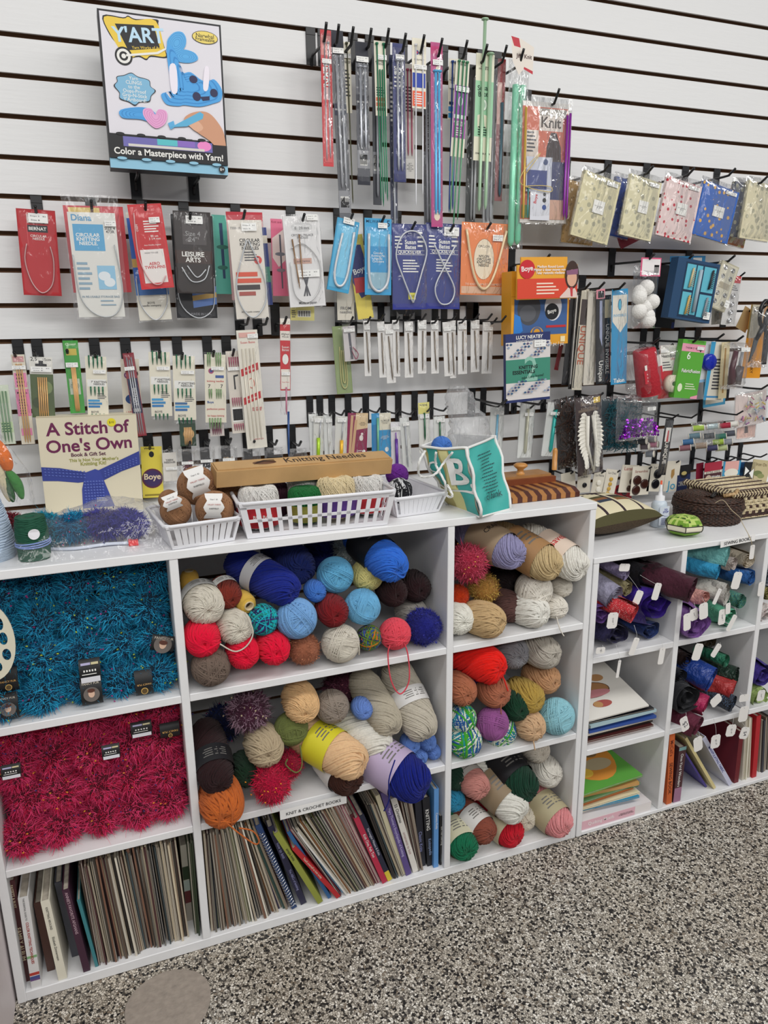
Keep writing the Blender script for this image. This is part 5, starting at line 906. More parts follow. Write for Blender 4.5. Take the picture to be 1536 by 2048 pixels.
K('circular_needle_pack','dark round cable coil bag peeking out under the two navy bags',CN,(812,560),(812,632),70,.05,'#3a3a40',[],shape=[(-.5,0),(.5,0),(.45,.6),(.2,.95),(-.2,.95),(-.45,.6)],bag=(1.05,0,1,.003))
K('circular_needle_pack','orange nylon circular knitting needle envelope with oval label',CN,(972,446),(967,590),94,.10,'#e8864c',[('E',-.02,.5,.22,.37,'#b06a40'),('E',-.02,.5,.21,.36,'#e9dcc2'),('T','CIRCLON',-.03,.32,.24,'k'),('T','*NYLON\nCIRCULAR\nKNITTING\nNEEDLE',-.02,.52,.3,'k'),('R',-.48,.88,.48,.98,'#dfb79a'),('T','TO KNIT SEAMLESS GARMENTS',0,.85,.8,'#f3d9c4'),('T','CIRCLON',.05,.1,.25,'#a8522c')],st=(.25,.2,.22),parts=[cab([(-.42,.1),(-.25,.7),(-.02,.92),(.2,.7),(.42,.1)],'#e6cfa8',.0034,.005)],bag=(1.02,0,1,.008),hk=(982,446,.12,HL('holding the orange nylon needle envelope')))
bv=lambda v:.37+(v-.05)*.78
hv=lambda v:(v+.52)*.815-.07
def remap(el,f):
    out=[]
    for e in el:
        e=list(e)
        if e[0]=='R': e[2]=f(e[2]); e[4]=f(e[4])
        elif e[0]=='E': e[2]=f(e[2])
        elif e[0]=='T': e[3]=f(e[3])
        elif e[0]=='P': e[1]=[(u,f(v)) for u,v in e[1]]
        elif e[0]=='L': e[3]=f(e[3]); e[4]=f(e[4])
        out.append(tuple(e))
    return out
K('loom_kit','orange and red round loom kit box with a hat window and smiling woman','craft kit',(1072,543),(1069,689),114,.14,'#e2a02c',remap([('R',-.5,0,.5,.01,'#c4841e'),('R',-.45,.05,.47,.68,'#3c5f94'),('E',-.2,.22,.2,.24,'#4a4c52'),('E',-.22,.3,.14,.12,'#5c5e64'),('E',.22,.2,.15,.2,'#d9d9de'),('E',.2,.28,.12,.12,'#15151a'),('T','*Boye',.2,.28,.15,'w',.25),('P',[(-.45,.3),(-.35,.35),(-.3,.6),(-.4,.68),(-.46,.68)],'#2f7fd0'),('R',.1,.52,.45,.56,'#c22a30'),('E',-.06,.68,.12,.12,'#e2a02c'),('E',-.06,.64,.085,.085,'#5a6a8a'),('E',-.06,.64,.055,.055,'#e2a02c'),('T','3 pc / pz',.3,.86,.25,'w'),('R',.36,.72,.44,.82,'#f0e0b0')],bv),th=.05,
 parts=[('hanging_header','box',[(-.52,-.032,-.07,.50,-.027,.38,'#e7a42e'),(-.46,-.032,-.17,.32,-.028,-.07,'#e7a42e')]),('header_print','draw',remap([('R',-.52,-.3,.5,.02,'#d8452c'),('E',-.36,-.45,.13,.13,'#c8202c'),('T','*Boye',-.36,-.45,.19,'w',.1),('T','*Medium Round Loom\nMétier à tisser moyen rond\nTelar redondo mediano',.03,-.44,.56,'w'),('L',-.2,.2,-.22,-.06,4,'#f6dcc8'),('E',-.1,-.6,.0,.0,'k'),('P',[(.2,.0),(.3,-.1),(.34,-.15),(.46,-.13),(.5,-.05),(.5,.02),(.2,.02)],'#e3c9c0'),('E',.4,-.35,.12,.2,'#3a241e'),('E',.4,-.3,.085,.12,'#d9a88e'),('P',[(.3,-.42),(.5,-.45),(.5,-.36),(.31,-.35)],'#8a5a78'),('P',[(.37,-.15),(.42,-.15),(.42,.0),(.39,.0)],'#c43a40')],hv),.0335)],hk=(1100,509,.19,HL('holding the orange round loom kit')),st=None)
K('knitting_booklet','Knitting Essentials 2 booklet with teal band and knitted diamond cover','booklet',(1054,666),(1054,802),88,.18,'#2a3568',[('R',-.5,.12,.5,.96,'#d9d4d2'),('R',-.5,.37,.5,.71,'#3f8a74'),('T','*LUCY NEATBY',.03,.055,.6,'w'),('T','A KNITTER\'S COMPANION',.03,.11,.6,'w'),('E',.05,.5,.0,.0,'w'),('T','2',.06,.52,.3,'#8fc0ae'),('T','*KNITTING',.0,.49,.42,'k'),('T','*ESSENTIALS',-.1,.56,.5,'k'),('T','take Lucy home!',.1,.64,.5,'#1a3a30',.06)]+[('P',[(u+du,v),(u+du+.035,v-.018),(u+du+.07,v),(u+du+.035,v+.018)],c) for r,(v0,sg) in enumerate(((.15,1),(.86,-1))) for j in range(5) for i in range(13) for u,du,v,c in [(-.5+.075*i,(j%2)*.02,v0+sg*.042*j,['#3a4470','#8fa0b8','#5a4a70','#2f5a80'][(i*3+j*5)%4])] if abs(((i+ (j if sg>0 else -j))%6)-3)>1 and u+du+.07<.5],th=.012,st=(.25,.16,.26),hk=(1013,800,.195,HL('below the knitting booklet at its left corner')))
hook(1087,800,.195,HL('below the knitting booklet at its right corner'))
# ---------------------------------------------------------------- double pointed needle cards on the left
DP='double point needle card'
def seven(T,B,w,lab,hk,c='#1f6a4a',low=True,cols=('#3a9ad0','#2f86bd','#2a7ab8')):
    K('double_point_needles',lab,DP,T,B,w,.085,'cr',[('R',-.45,.38,.45,.5,'w'),('T','*7" KNITTING\nNEEDLES',.1,.44,.75,'k'),('L',0,.45,.62,.7,4,'tx'),('R',-.45,.72,.1,.755,cols[0]),('R',-.45,.77,.2,.805,cols[1]),('R',-.45,.82,.1,.855,cols[2]),('T','BOYE',-.15,.93,.35,'tx')],st=(.15,.25,.6,.008),
      parts=[('double_point_needle','needles',[(-.32+.2*i,-.02+.02*(i%2),.2,.0016,c,0) for i in range(4)]+[(-.3+.19*i,.5,.66,.0016,c,0) for i in range(4)]+([(-.3+.19*i,.96,1.07,.0016,c,0) for i in range(4)] if low else []),.002,0)],bag=(1.08,-.02,1.05,.004),hk=hk)
K('double_point_needles','clear pack of thin green needles leaning at the far left edge',DP,(3,770),(19,888),26,.08,'#cfd8c4',[('R',-.45,.62,.45,.8,'#b9d0a0'),('L',-.4,.4,.65,.78,4,'gn'),('R',-.4,.1,.4,.3,'#c2d2b4')],parts=[('double_point_needle','needles',[(-.25,.1,.97,.0014,'#6a8a6a',0),(0,.1,.97,.0014,'#6a8a6a',0),(.25,.1,.97,.0014,'#6a8a6a',0)],.002,0)],bag=(1.1,0,1,.004))
K('double_point_needles','pink Marcia Lynn labelled bamboo needle pack left of the garden card',DP,(35,709),(57,888),27,.085,'#dcd4c2',[('R',-.45,.2,.45,.36,'#e389b0'),('R',-.5,.38,.5,.68,'#e07fa8'),('T','Marcia\nLynn',0,.44,.75,'k'),('L',-.3,.3,.5,.65,6,'k'),('R',-.4,.82,.4,.9,'#e389b0'),('L',-.3,.3,.22,.34,4,'k'),('R',-.4,.02,.4,.08,'#c89090')],st=(0,.14,1,.008),parts=[('bamboo_needle','needles',[(-.18,.1,.98,.0016,'#c9a06a',0),(0,.1,.99,.0016,'#c9a06a',0),(.18,.1,.98,.0016,'#c9a06a',0)],.002,0)],bag=(1.1,0,1,.005),hk=(28,704,.10,HL('holding the pink labelled bamboo needles')))
K('double_point_needles','bamboo needles on a green garden photo card sized 2,5 and 15cm',DP,(81,714),(88,835),46,.085,'#4f5f3a',[('R',-.5,0,.5,.28,'#dcdad2'),('T','2,5',-.3,.04,.28,'k'),('T','15cm',.27,.04,.35,'k'),('R',-.1,.06,.1,.12,'k'),('R',-.25,.11,.25,.15,'k'),('E',.2,.5,.25,.3,'#7a8a5a'),('E',-.25,.75,.2,.25,'#3c4a2c')],st=(.0,.2,.9,.011),parts=[('bamboo_needle','needles',[(-.16+.09*i,.33,1.0,.0015,'#d2a468',0) for i in range(5)],.002,0)],bag=(1.05,0,1,.004),hk=(68,701,.10,HL('holding the bamboo needles with garden photo')))
K('double_point_needles','bright green Takumi bamboo needle wallet',DP,(140,681),(156,826),30,.09,'#3f9a3c',[('T','Clover',0,.05,.7,'#d8e8c8'),('R',-.35,.11,.35,.2,'#c9b44a'),('R',-.35,.52,.35,.74,'#b9c4b0'),('T','Takumi\nBAMBOO\nKNITTING\nNEEDLES',0,.61,.6,'#123a1c')],st=(-.05,.33,.8,.01),parts=[('bamboo_needle','needles',[(-.1+.08*i,.32,.98,.0015,'#d2a468',0) for i in range(4)],.002,0)],bag=(1.0,0,1,.004),hk=(134,700,.10,HL('holding the bright green bamboo needle wallet')))
seven((191,713),(197,832),42,'cream 7" knitting needles card with dark green tips right of the green wallet',(190,706,.10,HL('holding the cream card beside the green wallet')))
K('double_point_needles','oval emblem cream card behind the navy BERNAT pack',DP,(259,718),(266,832),37,.07,'#dad3c2',[('E',-.15,.28,.2,.2,'#7a4a7a'),('E',-.15,.28,.12,.12,'#dcc'),('E',0,.7,.35,.28,'#2a4a80'),('T','4',.35,.25,.15,'k'),('T','1 NEEDLES',0,.93,.7,'r')])
K('double_point_needles','navy BERNAT needle pack leaning between two cream cards',DP,(256,706),(283,872),22,.095,'#8a2834',[('R',-.35,.1,.35,.98,'#a33a44'),('R',-.45,.3,.45,.72,'#1c2448'),('T','*BERNAT',0,.52,1.7,'w',-1.571,.6),('R',-.3,.66,.3,.7,'w'),('E',0,.31,.25,.2,'#15151c')],st=(-.1,.18,.9,.008),parts=[('double_point_needle','needles',[(-.2,.05,.98,.0014,'st',0),(0,.08,.98,.0014,'st',0),(.2,.05,.98,.0014,'st',0)],.002,0)],bag=(1.05,0,1,.004),hk=(255,701,.10,HL('holding the navy BERNAT needle pack')))
seven((318,704),(324,832),42,'cream 7" knitting needles card in the middle of the left cards',(319,703,.11,HL('holding the middle cream needle card')))
seven((367,712),(371,840),44,'cream 7" knitting needles card above the bamboo bundle',(365,706,.11,HL('holding the cream card above the bamboo bundle')),cols=('#3a6a9a','#3a9ad0','#2a6aa8'))
K('double_point_needles','dark green and bamboo needle bundle hanging below the cream card',DP,(374,838),(377,892),32,.08,'#24402c',[('E',.05,.55,.35,.35,'#c9a06a'),('L',-.2,.3,.4,.7,4,'k')],parts=[('bamboo_needle','needles',[(-.2+.1*i,.3,.97,.0018,'#c9a06a',0) for i in range(5)],.002,0)],bag=(1.05,0,1,.004))
K('double_point_needles','cream card with red script and light green needles',DP,(430,709),(432,845),42,.09,'cr',[('E',-.2,.24,.13,.13,'#a84a70'),('E',-.2,.24,.07,.07,'#3a4a90'),('R',.0,.3,.4,.34,'#3a5a9a'),('T','knitting needles',0,.39,.8,'r'),('T','7       7',0,.46,.7,'k'),('T','*Boye',-.25,.7,.3,'#3a5a9a'),('T','perfection points',0,.8,.85,'r'),('T','for happy knitting',0,.9,.8,'r')],st=(.1,.2,.6,.008),parts=[('double_point_needle','needles',[(-.35+.1*i+.2*(i>1),-.03,.18,.0016,'#7a9a6a',0) for i in range(5)]+[(-.3+.1*i+.15*(i>1),.5,.65,.0016,'#7a9a6a',0) for i in range(5)]+[(-.3+.13*i,.93,1.1,.0016,'#7a9a6a',0) for i in range(5)],.002,0)],bag=(1.08,-.03,1.1,.004),hk=(428,702,.11,HL('holding the cream card with red script')))
K('double_point_needles','maroon double point needles under the red script card',DP,(433,838),(435,872),28,.075,'#d9cfc9',[],parts=[('double_point_needle','needles',[(-.3+.14*i,.0,.92,.0016,'#8a3a5a',0) for i in range(5)],.002,0)],bag=(1.05,0,1,.004))
K('double_point_needles','cream card of rosy needles with a bent needle drawing and barcode',DP,(465,702),(479,866),28,.085,'#dcd4c8',[('R',-.3,.27,.3,.47,'#d9d2c6'),('P',[(-.1,.29),(.25,.28),(.25,.3),(.0,.31),(.02,.46),(-.1,.46)],'k'),('R',-.4,.68,.4,.86,'w'),('B',-.35,.7,.35,.84,'k')],st=(0,.21,.9,.008),parts=[('double_point_needle','needles',[(-.3+.15*i,.07,.2,.0014,'#a8506a',0) for i in range(5)]+[(-.3+.15*i,.56,.67,.0014,'#a8506a',0) for i in range(5)]+[(-.3+.15*i,.88,.97,.0014,'#a8506a',0) for i in range(5)],.002,0)],bag=(1.08,0,1,.004),hk=(468,699,.11,HL('holding the cream card of rosy needles')))
K('double_point_needles','tall white sock needle card with red printed bands',DP,(493,660),(515,896),41,.095,'#e4dfd2',[('T','Susan Bates',0,.1,.7,'r'),('P',[(-.45,.32),(.4,.27),(.4,.33),(-.45,.38)],'#c0242c'),('P',[(-.45,.56),(.4,.51),(.4,.57),(-.45,.62)],'#c0242c'),('T','Susan Bates',-.02,.325,.6,'w',.2),('T','Susan Bates',-.02,.565,.6,'w',.2),('E',0,.44,.16,.25,'#c97a6a'),('E',0,.44,.11,.2,'#e4dfd2'),('T','*KNITTING\nNEEDLES',.15,.66,.5,'r'),('T','MADE IN USA',.1,.92,.5,'r'),('R',-.4,.02,.4,.06,'#d9a9a0')],st=(.25,.05,.5,.01),parts=[('double_point_needle','needles',[(-.3+.18*i,.15,.93,.0018,'#d9d2c2',0) for i in range(4)],.0016,0)],bag=(1.05,0,1,.005),hk=(497,636,.12,HL('holding the tall white sock needle card')))
hook(535,636,.12,HL('left empty between the tall sock card and red Afghan card'))
K('crochet_hook_card','narrow red Afghan crochet hook card with an oval picture','crochet hook',(570,637),(571,781),20,.09,'#c82c34',[('R',-.5,0,.5,.08,'#e6dfd4'),('R',-.5,.17,.5,.3,'#e6dfd4'),('T','Afghan\nHook',0,.23,.8,'k'),('T','Susan\nBates',0,.41,.7,'w'),('E',0,.56,.3,.5,'w'),('R',-.45,.7,.45,.98,'#e6dfd4'),('T','Susan Bates',0,.88,.7,'r')],st=(0,.76,.85,.008),parts=[('crochet_hook','needles',[(.05,.95,1.35,.0022,'#c07a90',0)],.003,0),('afghan_hook','needles',[(.25,1.3,1.95,.0028,'#2a4a80',0)],.003,0)],bag=(1.1,0,1.35,.004),hk=(573,634,.12,HL('holding the narrow red Afghan hook card')))
# small bags at the left of the unit top
K('needle_card','yellow and maroon card with a brown disc behind the gift set box','notion card',(302,893),(307,995),42,.05,'#dccb4e',[('T','*Wrights',-.1,.04,.5,'k'),('E',0,.15,.12,.15,'k'),('E',.0,.62,.5,.5,'#5a2440'),('E',0,.62,.42,.42,'#3c2a5c'),('T','*Boye',.0,.6,.8,'#e2d0b0'),('R',-.4,.93,.4,.96,'#8a7a2a')],hk=(300,889,.07,HL('holding the yellow and maroon card')))
K('yarn_needle_pack','white YARN NEEDLES card in a clear bag','notion pack',(338,905),(342,962),28,.06,'#dcd8d0',[('T','*YARN\nNEEDLES',0,.3,.8,'k')],st=(.1,.55,.8,.007),bag=(1.3,-.1,1.1,.005),hk=(340,893,.08,HL('holding the YARN NEEDLES card')))
for i,(x,y,c,l,tx) in enumerate(((375,918,'#6a3a44','small bag of dark red stitch markers'),(413,916,'#3a3a3e','small bag of tiny black safety pins'),(456,912,'#9a8a78','small bag of tan cable pieces'),(504,920,'#6a5aa0','small bag of white and blue stitch counters'),(546,918,'#222226','small black box of notions'),(597,916,'#c0808a','small round tape case of pink stripes'))) if 0 else []: pass
for x,y,c,l,kind in ((375,918,'#6a3a44','small bag of dark red stitch markers hanging left of all',0),(413,914,'#3a3a3e','small bag of tiny black pins',1),(457,911,'#a08c74','small bag of tan pieces',1),(504,916,'#dcdce4','small bag with a white and blue row counter',2),(549,915,'#1c1c20','small black plastic notion box in a bag',3),(597,917,'#d08a96','small pink striped round tape case in a bag',4)):
    def fn(b,w,h,t,kind=kind,c=c):
        rg=random.Random(kind)
        if kind in(0,1): 
            for k in range(14): 
                p=[(rg.uniform(-.3,.3)*w,-.004-rg.random()*.006,-h*rg.uniform(.45,.9)) for _ in range(3)]; b.tube(smooth(p,4),.0013,C(c),5)
        elif kind==2: b.lathe([(.006,-.012),(.0075,-.012),(.0075,-.004),(.004,-.004),(.004,.004),(.0075,.004),(.0075,.012),(.006,.012)],C('w'),16,o=(0,-.006,-h*.7),ax='x'); b.lathe([(.005,-.004),(.005,.004)],C('#2f4aa0'),16,o=(0,-.006,-h*.7),ax='x')
        elif kind==3: b.box(-.018,-.012,-h*.9,.018,-.001,-h*.35,C(c))
        else: 
            for k in range(4): b.lathe([(.011-.0022*k,-.001),(.013-.0022*k,0),(.011-.0022*k,.001)],C(['#d9d2cc','#c8707c'][k%2]),24,o=(0,-.008,-h*.65),ax='y',close=False)
    K('notion_bag',l,'notion pack',(x-2,y-20),(x,y+28),34,.085,None,th=.0012,parts=[('contents','fn',fn)],st=(0,.55,.7,.007,.011),bag=(1.1,0,1,.01),hk=(x+5,y-34,.10,HL('holding the '+l)))
# crochet hooks
CH='crochet hook pack'
K('knitting_spool_pack','small clear bag of steel tools with a pink loop by the glitter strap',CH,(697,652),(702,722),24,.07,'#c9c4c4',[('P',[(-.1,.2),(.1,.2),(.2,.95),(0,.95)],'#55555e')],parts=[cab([(.2,.6),(.6,.8),(.4,.95),(.1,.7)],'#a8506a',.001,.003,'loop')],st=(0,.12,.9,.008),bag=(1.2,0,1,.005),hk=(706,634,.12,HL('holding the small bag of steel tools'),True))
K('circular_needle_pack','green glitter strap of coiled cable needles hanging on the wall',CN,(680,652),(690,787),32,.045,'#8f9f70',[('R',-.46,.01,.46,.99,'#93a473')],parts=[cab([(-.15,.3),(-.2,.8),(0,.92),(.2,.8),(.15,.3)],'#c9c48c',.0014,.003),cab([(-.05,.35),(-.08,.75),(0,.84),(.1,.75),(.06,.35)],'#c9c48c',.0014,.003)],bag=(1.02,0,1,.003))
pos=['leftmost','second from left','third from left, longest','fourth from left','fifth from left','sixth from left','seventh from left','eighth from left','ninth from left','third from right','second from right','rightmost']
for i,(x0,y0,x1,y1,w) in enumerate(((733,641,736,752,13),(761,643,766,755,14),(777,648,783,766,18),(791,640,794,753,13),(817,643,818,755,17),(844,640,844,747,17),(869,641,870,747,15),(893,644,897,752,16),(905,641,906,756,12),(924,641,925,748,18),(950,640,950,744,17),(976,644,973,747,20))):
    K('crochet_hook_pack','white paper backed slim steel crochet hook, %s in the middle row'%pos[i],CH,(x0,y0),(x1,y1),w,.09+.002*(i%2),'#e3e1de',[],st=(0,.13,.85,.009,.004),parts=[('crochet_hook','needles',[(.05 if i%2 else (-.1,.12),.2,.95,.0017,'#7a6f62',0)],.002,0)],bag=(1.08,0,1,.003),grp='steel crochet hooks in the middle row',hk=((x0+8,628 if i%3 else 634,.13,HL('of the middle row carrying the steel crochet hook, '+pos[i]),True) if i not in (2,7) else None))
hook(1012,632,.17,HL('empty and long at the right end of the steel crochet hook row'),True); hook(994,636,.12,HL('just left of the long empty hook in the crochet row'),True)
def chp(x0,y0,x1,y1,w,lab,c,hkc,col='#d9dbd8',el=(),r=.003,hx=None,k0=.15,st=(.1,.12,.7,.009,.004),n='crochet_hook'):
    K('crochet_hook_pack',lab,CH,(x0,y0),(x1,y1),w,.09,col,list(el),st=st,parts=[(n,'needles',[(0,k0,.93,r,c,0)],.003,0)] if c else [],bag=(1.12,-.04,1.01,.005),hk=hkc)
Lh=lambda x,y,s:(x,y,.11,HL('of the lower row holding '+s),True)
chp(626,828,630,918,18,'clear bagged thin crochet hook at the left end of the lower row','#b9bcc0',Lh(643,823,'the leftmost thin hook pack'),r=.0015)
K('crochet_hook_pack','clear bag with a steel crochet hook and lime green grip',CH,(637,832),(636,918),20,.095,'#d6d6d0',[],st=(0,.1,.8,.009,.004),parts=[('crochet_hook','needles',[((.2,.05),.1,.6,.0014,'st',0)],.003,0),('grip','needles',[(-.02,.5,1.02,.0045,'#a9cf2c',0)],.004,0)],bag=(1.1,0,1,.005))
chp(655,830,658,920,17,'clear bagged pale crochet hook between the lime and yellow grips','#c9c9c6',Lh(664,823,'the pale hook pack'),r=.0016)
K('crochet_hook_pack','clear bag with a steel crochet hook and yellow grip',CH,(683,833),(681,918),24,.095,'#d6d6d0',[],st=(0,.08,.7,.01,.004),parts=[('crochet_hook','needles',[((.12,.02),.1,.6,.0014,'st',0)],.003,0),('grip','needles',[(.02,.55,1.02,.0045,'#eab42c',0)],.004,0)],bag=(1.1,0,1,.005),hk=Lh(689,821,'the yellow gripped hook'))
K('crochet_hook_card','maroon and tan bone crochet hook card with a cat picture',CH,(716,826),(713,916),40,.095,'#8a1c4a',[('P',[(-.1,0),(.5,0),(.5,.33),(-.15,.38)],'#d9bf96'),('T','BONE\nCROCHET\nHOOK',.25,.24,.35,'k'),('P',[(-.15,.15),(-.02,.15),(-.15,.95),(-.3,.95)],'#c9a27a'),('P',[(-.35,.05),(-.22,.05),(-.3,.95),(-.42,.95)],'#c9a27a'),('E',.2,.55,.1,.14,'#e6dcd6'),('E',.23,.46,.06,.06,'#e6dcd6'),('T','Susan\nBates',.12,.85,.25,'w'),('E',.35,.85,.08,.08,'w')],bag=(1.02,0,1,.004),hk=Lh(723,818,'the maroon bone hook card'))
K('crochet_hook_card','bright blue and cream aluminum crochet hook card',CH,(762,826),(763,915),38,.095,'#2f93c8',[('R',-.1,0,.5,.38,'#ded8c4'),('T','ALUMINUM\nCROCHET\nHOOK',.2,.2,.45,'k'),('T','CROCHET\nWITH SUSAN\nBATES',.18,.55,.45,'w',.1),('E',.28,.82,.1,.12,'w'),('R',-.48,.25,-.25,1,'#2a7ab0')],parts=[('crochet_hook','needles',[(-.2,.1,.97,.003,'#6fae8c',0)],.003,0)],bag=(1.02,0,1,.004),hk=Lh(760,816,'the bright blue aluminum hook card'))
K('crochet_hook_pack','clear bag with a purple handled crochet hook by the wooden case',CH,(790,845),(793,942),18,.10,'#dcd9dc',[],st=(0,.12,1,.009,.004),parts=[('crochet_hook','needles',[((0,.02),.2,.4,.0016,'#8a5ab0',0)],.003,0),('grip','needles',[(.02,.33,.98,.0042,'#5c2f92',0)],.004,0)],bag=(1.1,0,1,.005),hk=Lh(797,818,'the purple handled hook'))
chp(808,835,816,942,18,'clear bag with a long grey crochet hook right of the purple handled one','#a4a7ab',Lh(828,820,'the long grey hook'),r=.0022)
K('crochet_hook_pack','yellow topped Wrights card with a dark green crochet hook',CH,(847,805),(850,905),22,.085,'#dcdcd6',[('R',-.5,0,.5,.22,'#dfd77c'),('T','*Wrights',-.05,.05,.7,'#3a3a20')],st=(0,.27,.8,.01),parts=[('crochet_hook','needles',[(.0,.2,.75,.0024,'#1f5a3a',0)],.003,0)],bag=(1.1,.0,1,.005),hk=Lh(862,814,'the yellow topped card'))
chp(878,833,880,900,22,'clear bag with a dark green crochet hook above the cloth bag','#1f5a3a',Lh(895,813,'the dark green hook above the cloth bag'),r=.0024)
chp(995,815,990,905,26,'clear bag with a light blue crochet hook right of the cloth bag','#7ab4d0',Lh(1005,805,'the light blue hook'),r=.003)
chp(1056,806,1048,915,28,'clear bag with a greyish plastic crochet hook','#b9b8a4',Lh(1069,809,'the greyish plastic hook'),r=.0048,k0=.1,st=(.05,.2,.6,.009,.007))
chp(1112,805,1098,912,32,'clear bag with a turquoise plastic crochet hook','#2fa8a0',Lh(1130,803,'the turquoise plastic hook'),r=.0055,k0=.12,st=(-.05,.2,.6,.009,.008))
# ---------------------------------------------------------------- right side: folded fabric bags
def fabpack(T,B,w,Y,col,pat,lab,hk=None,sq=True,bag=True):
    def fn(b,W_,h,t):
        m=fabmat(col,pat,.75)
        for k in range(3): b.prism([(-W_/2+.002*k,-h+.003*k),(W_/2-.003*k,-h+.001*k),(W_/2,-.003),(-W_/2+.002,0)],-.004+.004*k-.0005,-.0008+.004*k,m)
    K('fabric_quarter_pack',lab,'fabric pack',T,B,w,Y,None,th=.001,parts=[('folded_fabric','fn',fn)]+([('size_card','draw',[('R',-.1,.38,.2,.58,'w'),('T','FAT QUARTER\n18 x 21',.05,.48,.22,'tx')],.006)] if sq else []),st=(.28,.09,.3,.009,.0065),bag=((1.08,-.08,1.02,.014) if bag else None),hk=hk)
FL=('#a9a58a',60,.35)
fabpack((1166,365),(1152,488),62,.10,'#b08f5c',('#8f7348',120,.3),'tan netting fabric pack behind the cream floral one, far left of fabrics',sq=False)
fabpack((1204,352),(1176,480),76,.155,'#d4cca6',FL,'cream floral fabric pack, leftmost in front, on the fabric row',(1220,327,.19,HL('holding the leftmost cream floral fabric')))
fabpack((1252,358),(1232,474),44,.10,'#20408f',('#16306f',80,.3),'royal blue fabric pack between the two cream floral ones',sq=False)
fabpack((1262,452),(1270,484),60,.09,'#7a1f30',None,'dark red fabric pack edge below the royal blue one',sq=False,bag=False)
fabpack((1291,356),(1268,476),64,.155,'#d6cfac',FL,'cream floral fabric pack with silver vines, right of the royal blue one',(1307,332,.19,HL('holding the second cream floral fabric')))
fabpack((1368,362),(1344,478),72,.155,'#dfc9c6',('#b8283a',70,.28),'pale pink fabric pack printed with red hearts',(1389,336,.19,HL('holding the heart printed fabric')))
fabpack((1442,372),(1417,478),74,.155,'#2f5fb0',('#d9a84e',55,.26),'bright blue fabric pack with golden spots',(1471,337,.19,HL('holding the bright blue spotted fabric')))
fabpack((1490,372),(1462,490),48,.11,'#c07f5a',('#d9cfa0',40,.3),'orange and cream leaf print fabric pack low behind the slate one',sq=False)
fabpack((1487,365),(1473,474),40,.14,'#3a4050',('#7a7a6a',50,.3),'dark slate fabric pack with faint leaves',sq=False)
fabpack((1526,366),(1507,480),62,.155,'#d3cbab',FL,'cream floral fabric pack at the right edge of the picture',(1536,352,.19,HL('holding the cream floral fabric at the right edge')),sq=False)
# cotton balls, brush case, snaps
def balls(n,R,c,seed):
    def fn(b,w,h,t):
        rg=random.Random(seed)
        for k in range(n):
            o=(rg.uniform(-.28,.28)*w,rg.uniform(-.012,.0),-h*(.38+.54*(k+.5)/n)); b.lathe([(R*math.sin(a*math.pi/8),-R*math.cos(a*math.pi/8)) for a in range(9)],mat('cotton','#e8e6e2',.95,bump=.6,bs=200),14,o=o,close=False)
    return fn
K('cotton_ball_bag','bag of white cotton balls with a pink edged barcode header','craft supply',(1295,516),(1284,657),48,.15,None,th=.001,parts=[('header_card','draw',[('R',-.38,.0,.45,.26,'#d65a80'),('R',-.32,.02,.42,.24,'#e9e4e4'),('B',.18,.1,.38,.22,'k')],.012),('cotton_balls','fn',balls(8,.021,'w',9))],bag=(1.05,.1,1.0,.02),hk=(1309,508,.18,HL('holding the cotton ball bag')))
def brushcase(b,w,h,t):
    m=C('#1f4468'); b.box(-w*.5,-.03,-h,w*.5,-.001,0,m)
    b.box(-w*.3,-.0306,-h*.96,w*.46,-.030,-h*.05,C('#14304c'))
    for x0,x1,z0,z1 in((-.27,-.06,.08,.5),(-.03,.1,.08,.9),(.14,.43,.08,.5),(-.27,-.06,.54,.92),(.14,.43,.54,.92)): b.box(w*x0,-.0312,-h*z1,w*x1,-.0307,-h*z0,C('#5fb4c8'))
def brushes(b,w,h,t):
    for x,z,c in((-.17,.3,'#c9b890'),(.3,.28,'#2a2a30'),(-.15,.75,'#c9a25c'),(.28,.74,'#8a8f96')):
        b.tube([(w*x,-.035,-h*(z+.16)),(w*(x+.04),-.035,-h*(z-.16))],.003,C(c),6)
        for k in range(9): b.tube([(w*x,-.035,-h*(z-.12+.03*k)),(w*(x+.09),-.036,-h*(z-.1+.03*k))],.0011,C(c),4)
    b.tube([(w*.03,-.036,-h*.85),(w*.04,-.036,-h*.15)],.005,C('#9fb4c0'),8)
K('brush_case','dark blue display case with a pale blue tray of small brushes','craft supply',(1384,523),(1362,641),84,.14,None,th=.001,parts=[('case','fn',brushcase),('brush','fn',brushes)],st=(.38,.88,.16,.02,.0335),bag=None,hk=(1386,510,.18,HL('holding the dark blue brush case')))
K('craft_card','bright blue card peeking out above the brush case','craft supply',(1376,512),(1370,600),70,.06,'#3a8fc4',[('R',.15,.04,.4,.14,'w')])
K('craft_card','black card behind the left side of the brush case','craft supply',(1335,530),(1318,655),60,.06,'#15161a',[('R',.4,.9,.5,1,'#2a3a80')])
def snaps(rows,cols,r,c,z0,z1,u0=-.22,u1=.22,skip=()):
    def fn(b,w,h,t):
        for i in range(rows):
            for j in range(cols):
                if (i,j) in skip: continue
                o=(w*(u0+(u1-u0)*j/max(1,cols-1)),-.006,-h*(z0+(z1-z0)*i/max(1,rows-1))); m=mat('snap_%s'%c,c,.25,.9)
                b.lathe([(0,.002),(r,.002),(r,-.001),(r*.7,-.002),(r*.55,0),(r*.2,-.0005),(0,-.002)],m,16,o=o,ax='y',close=False)
    return fn
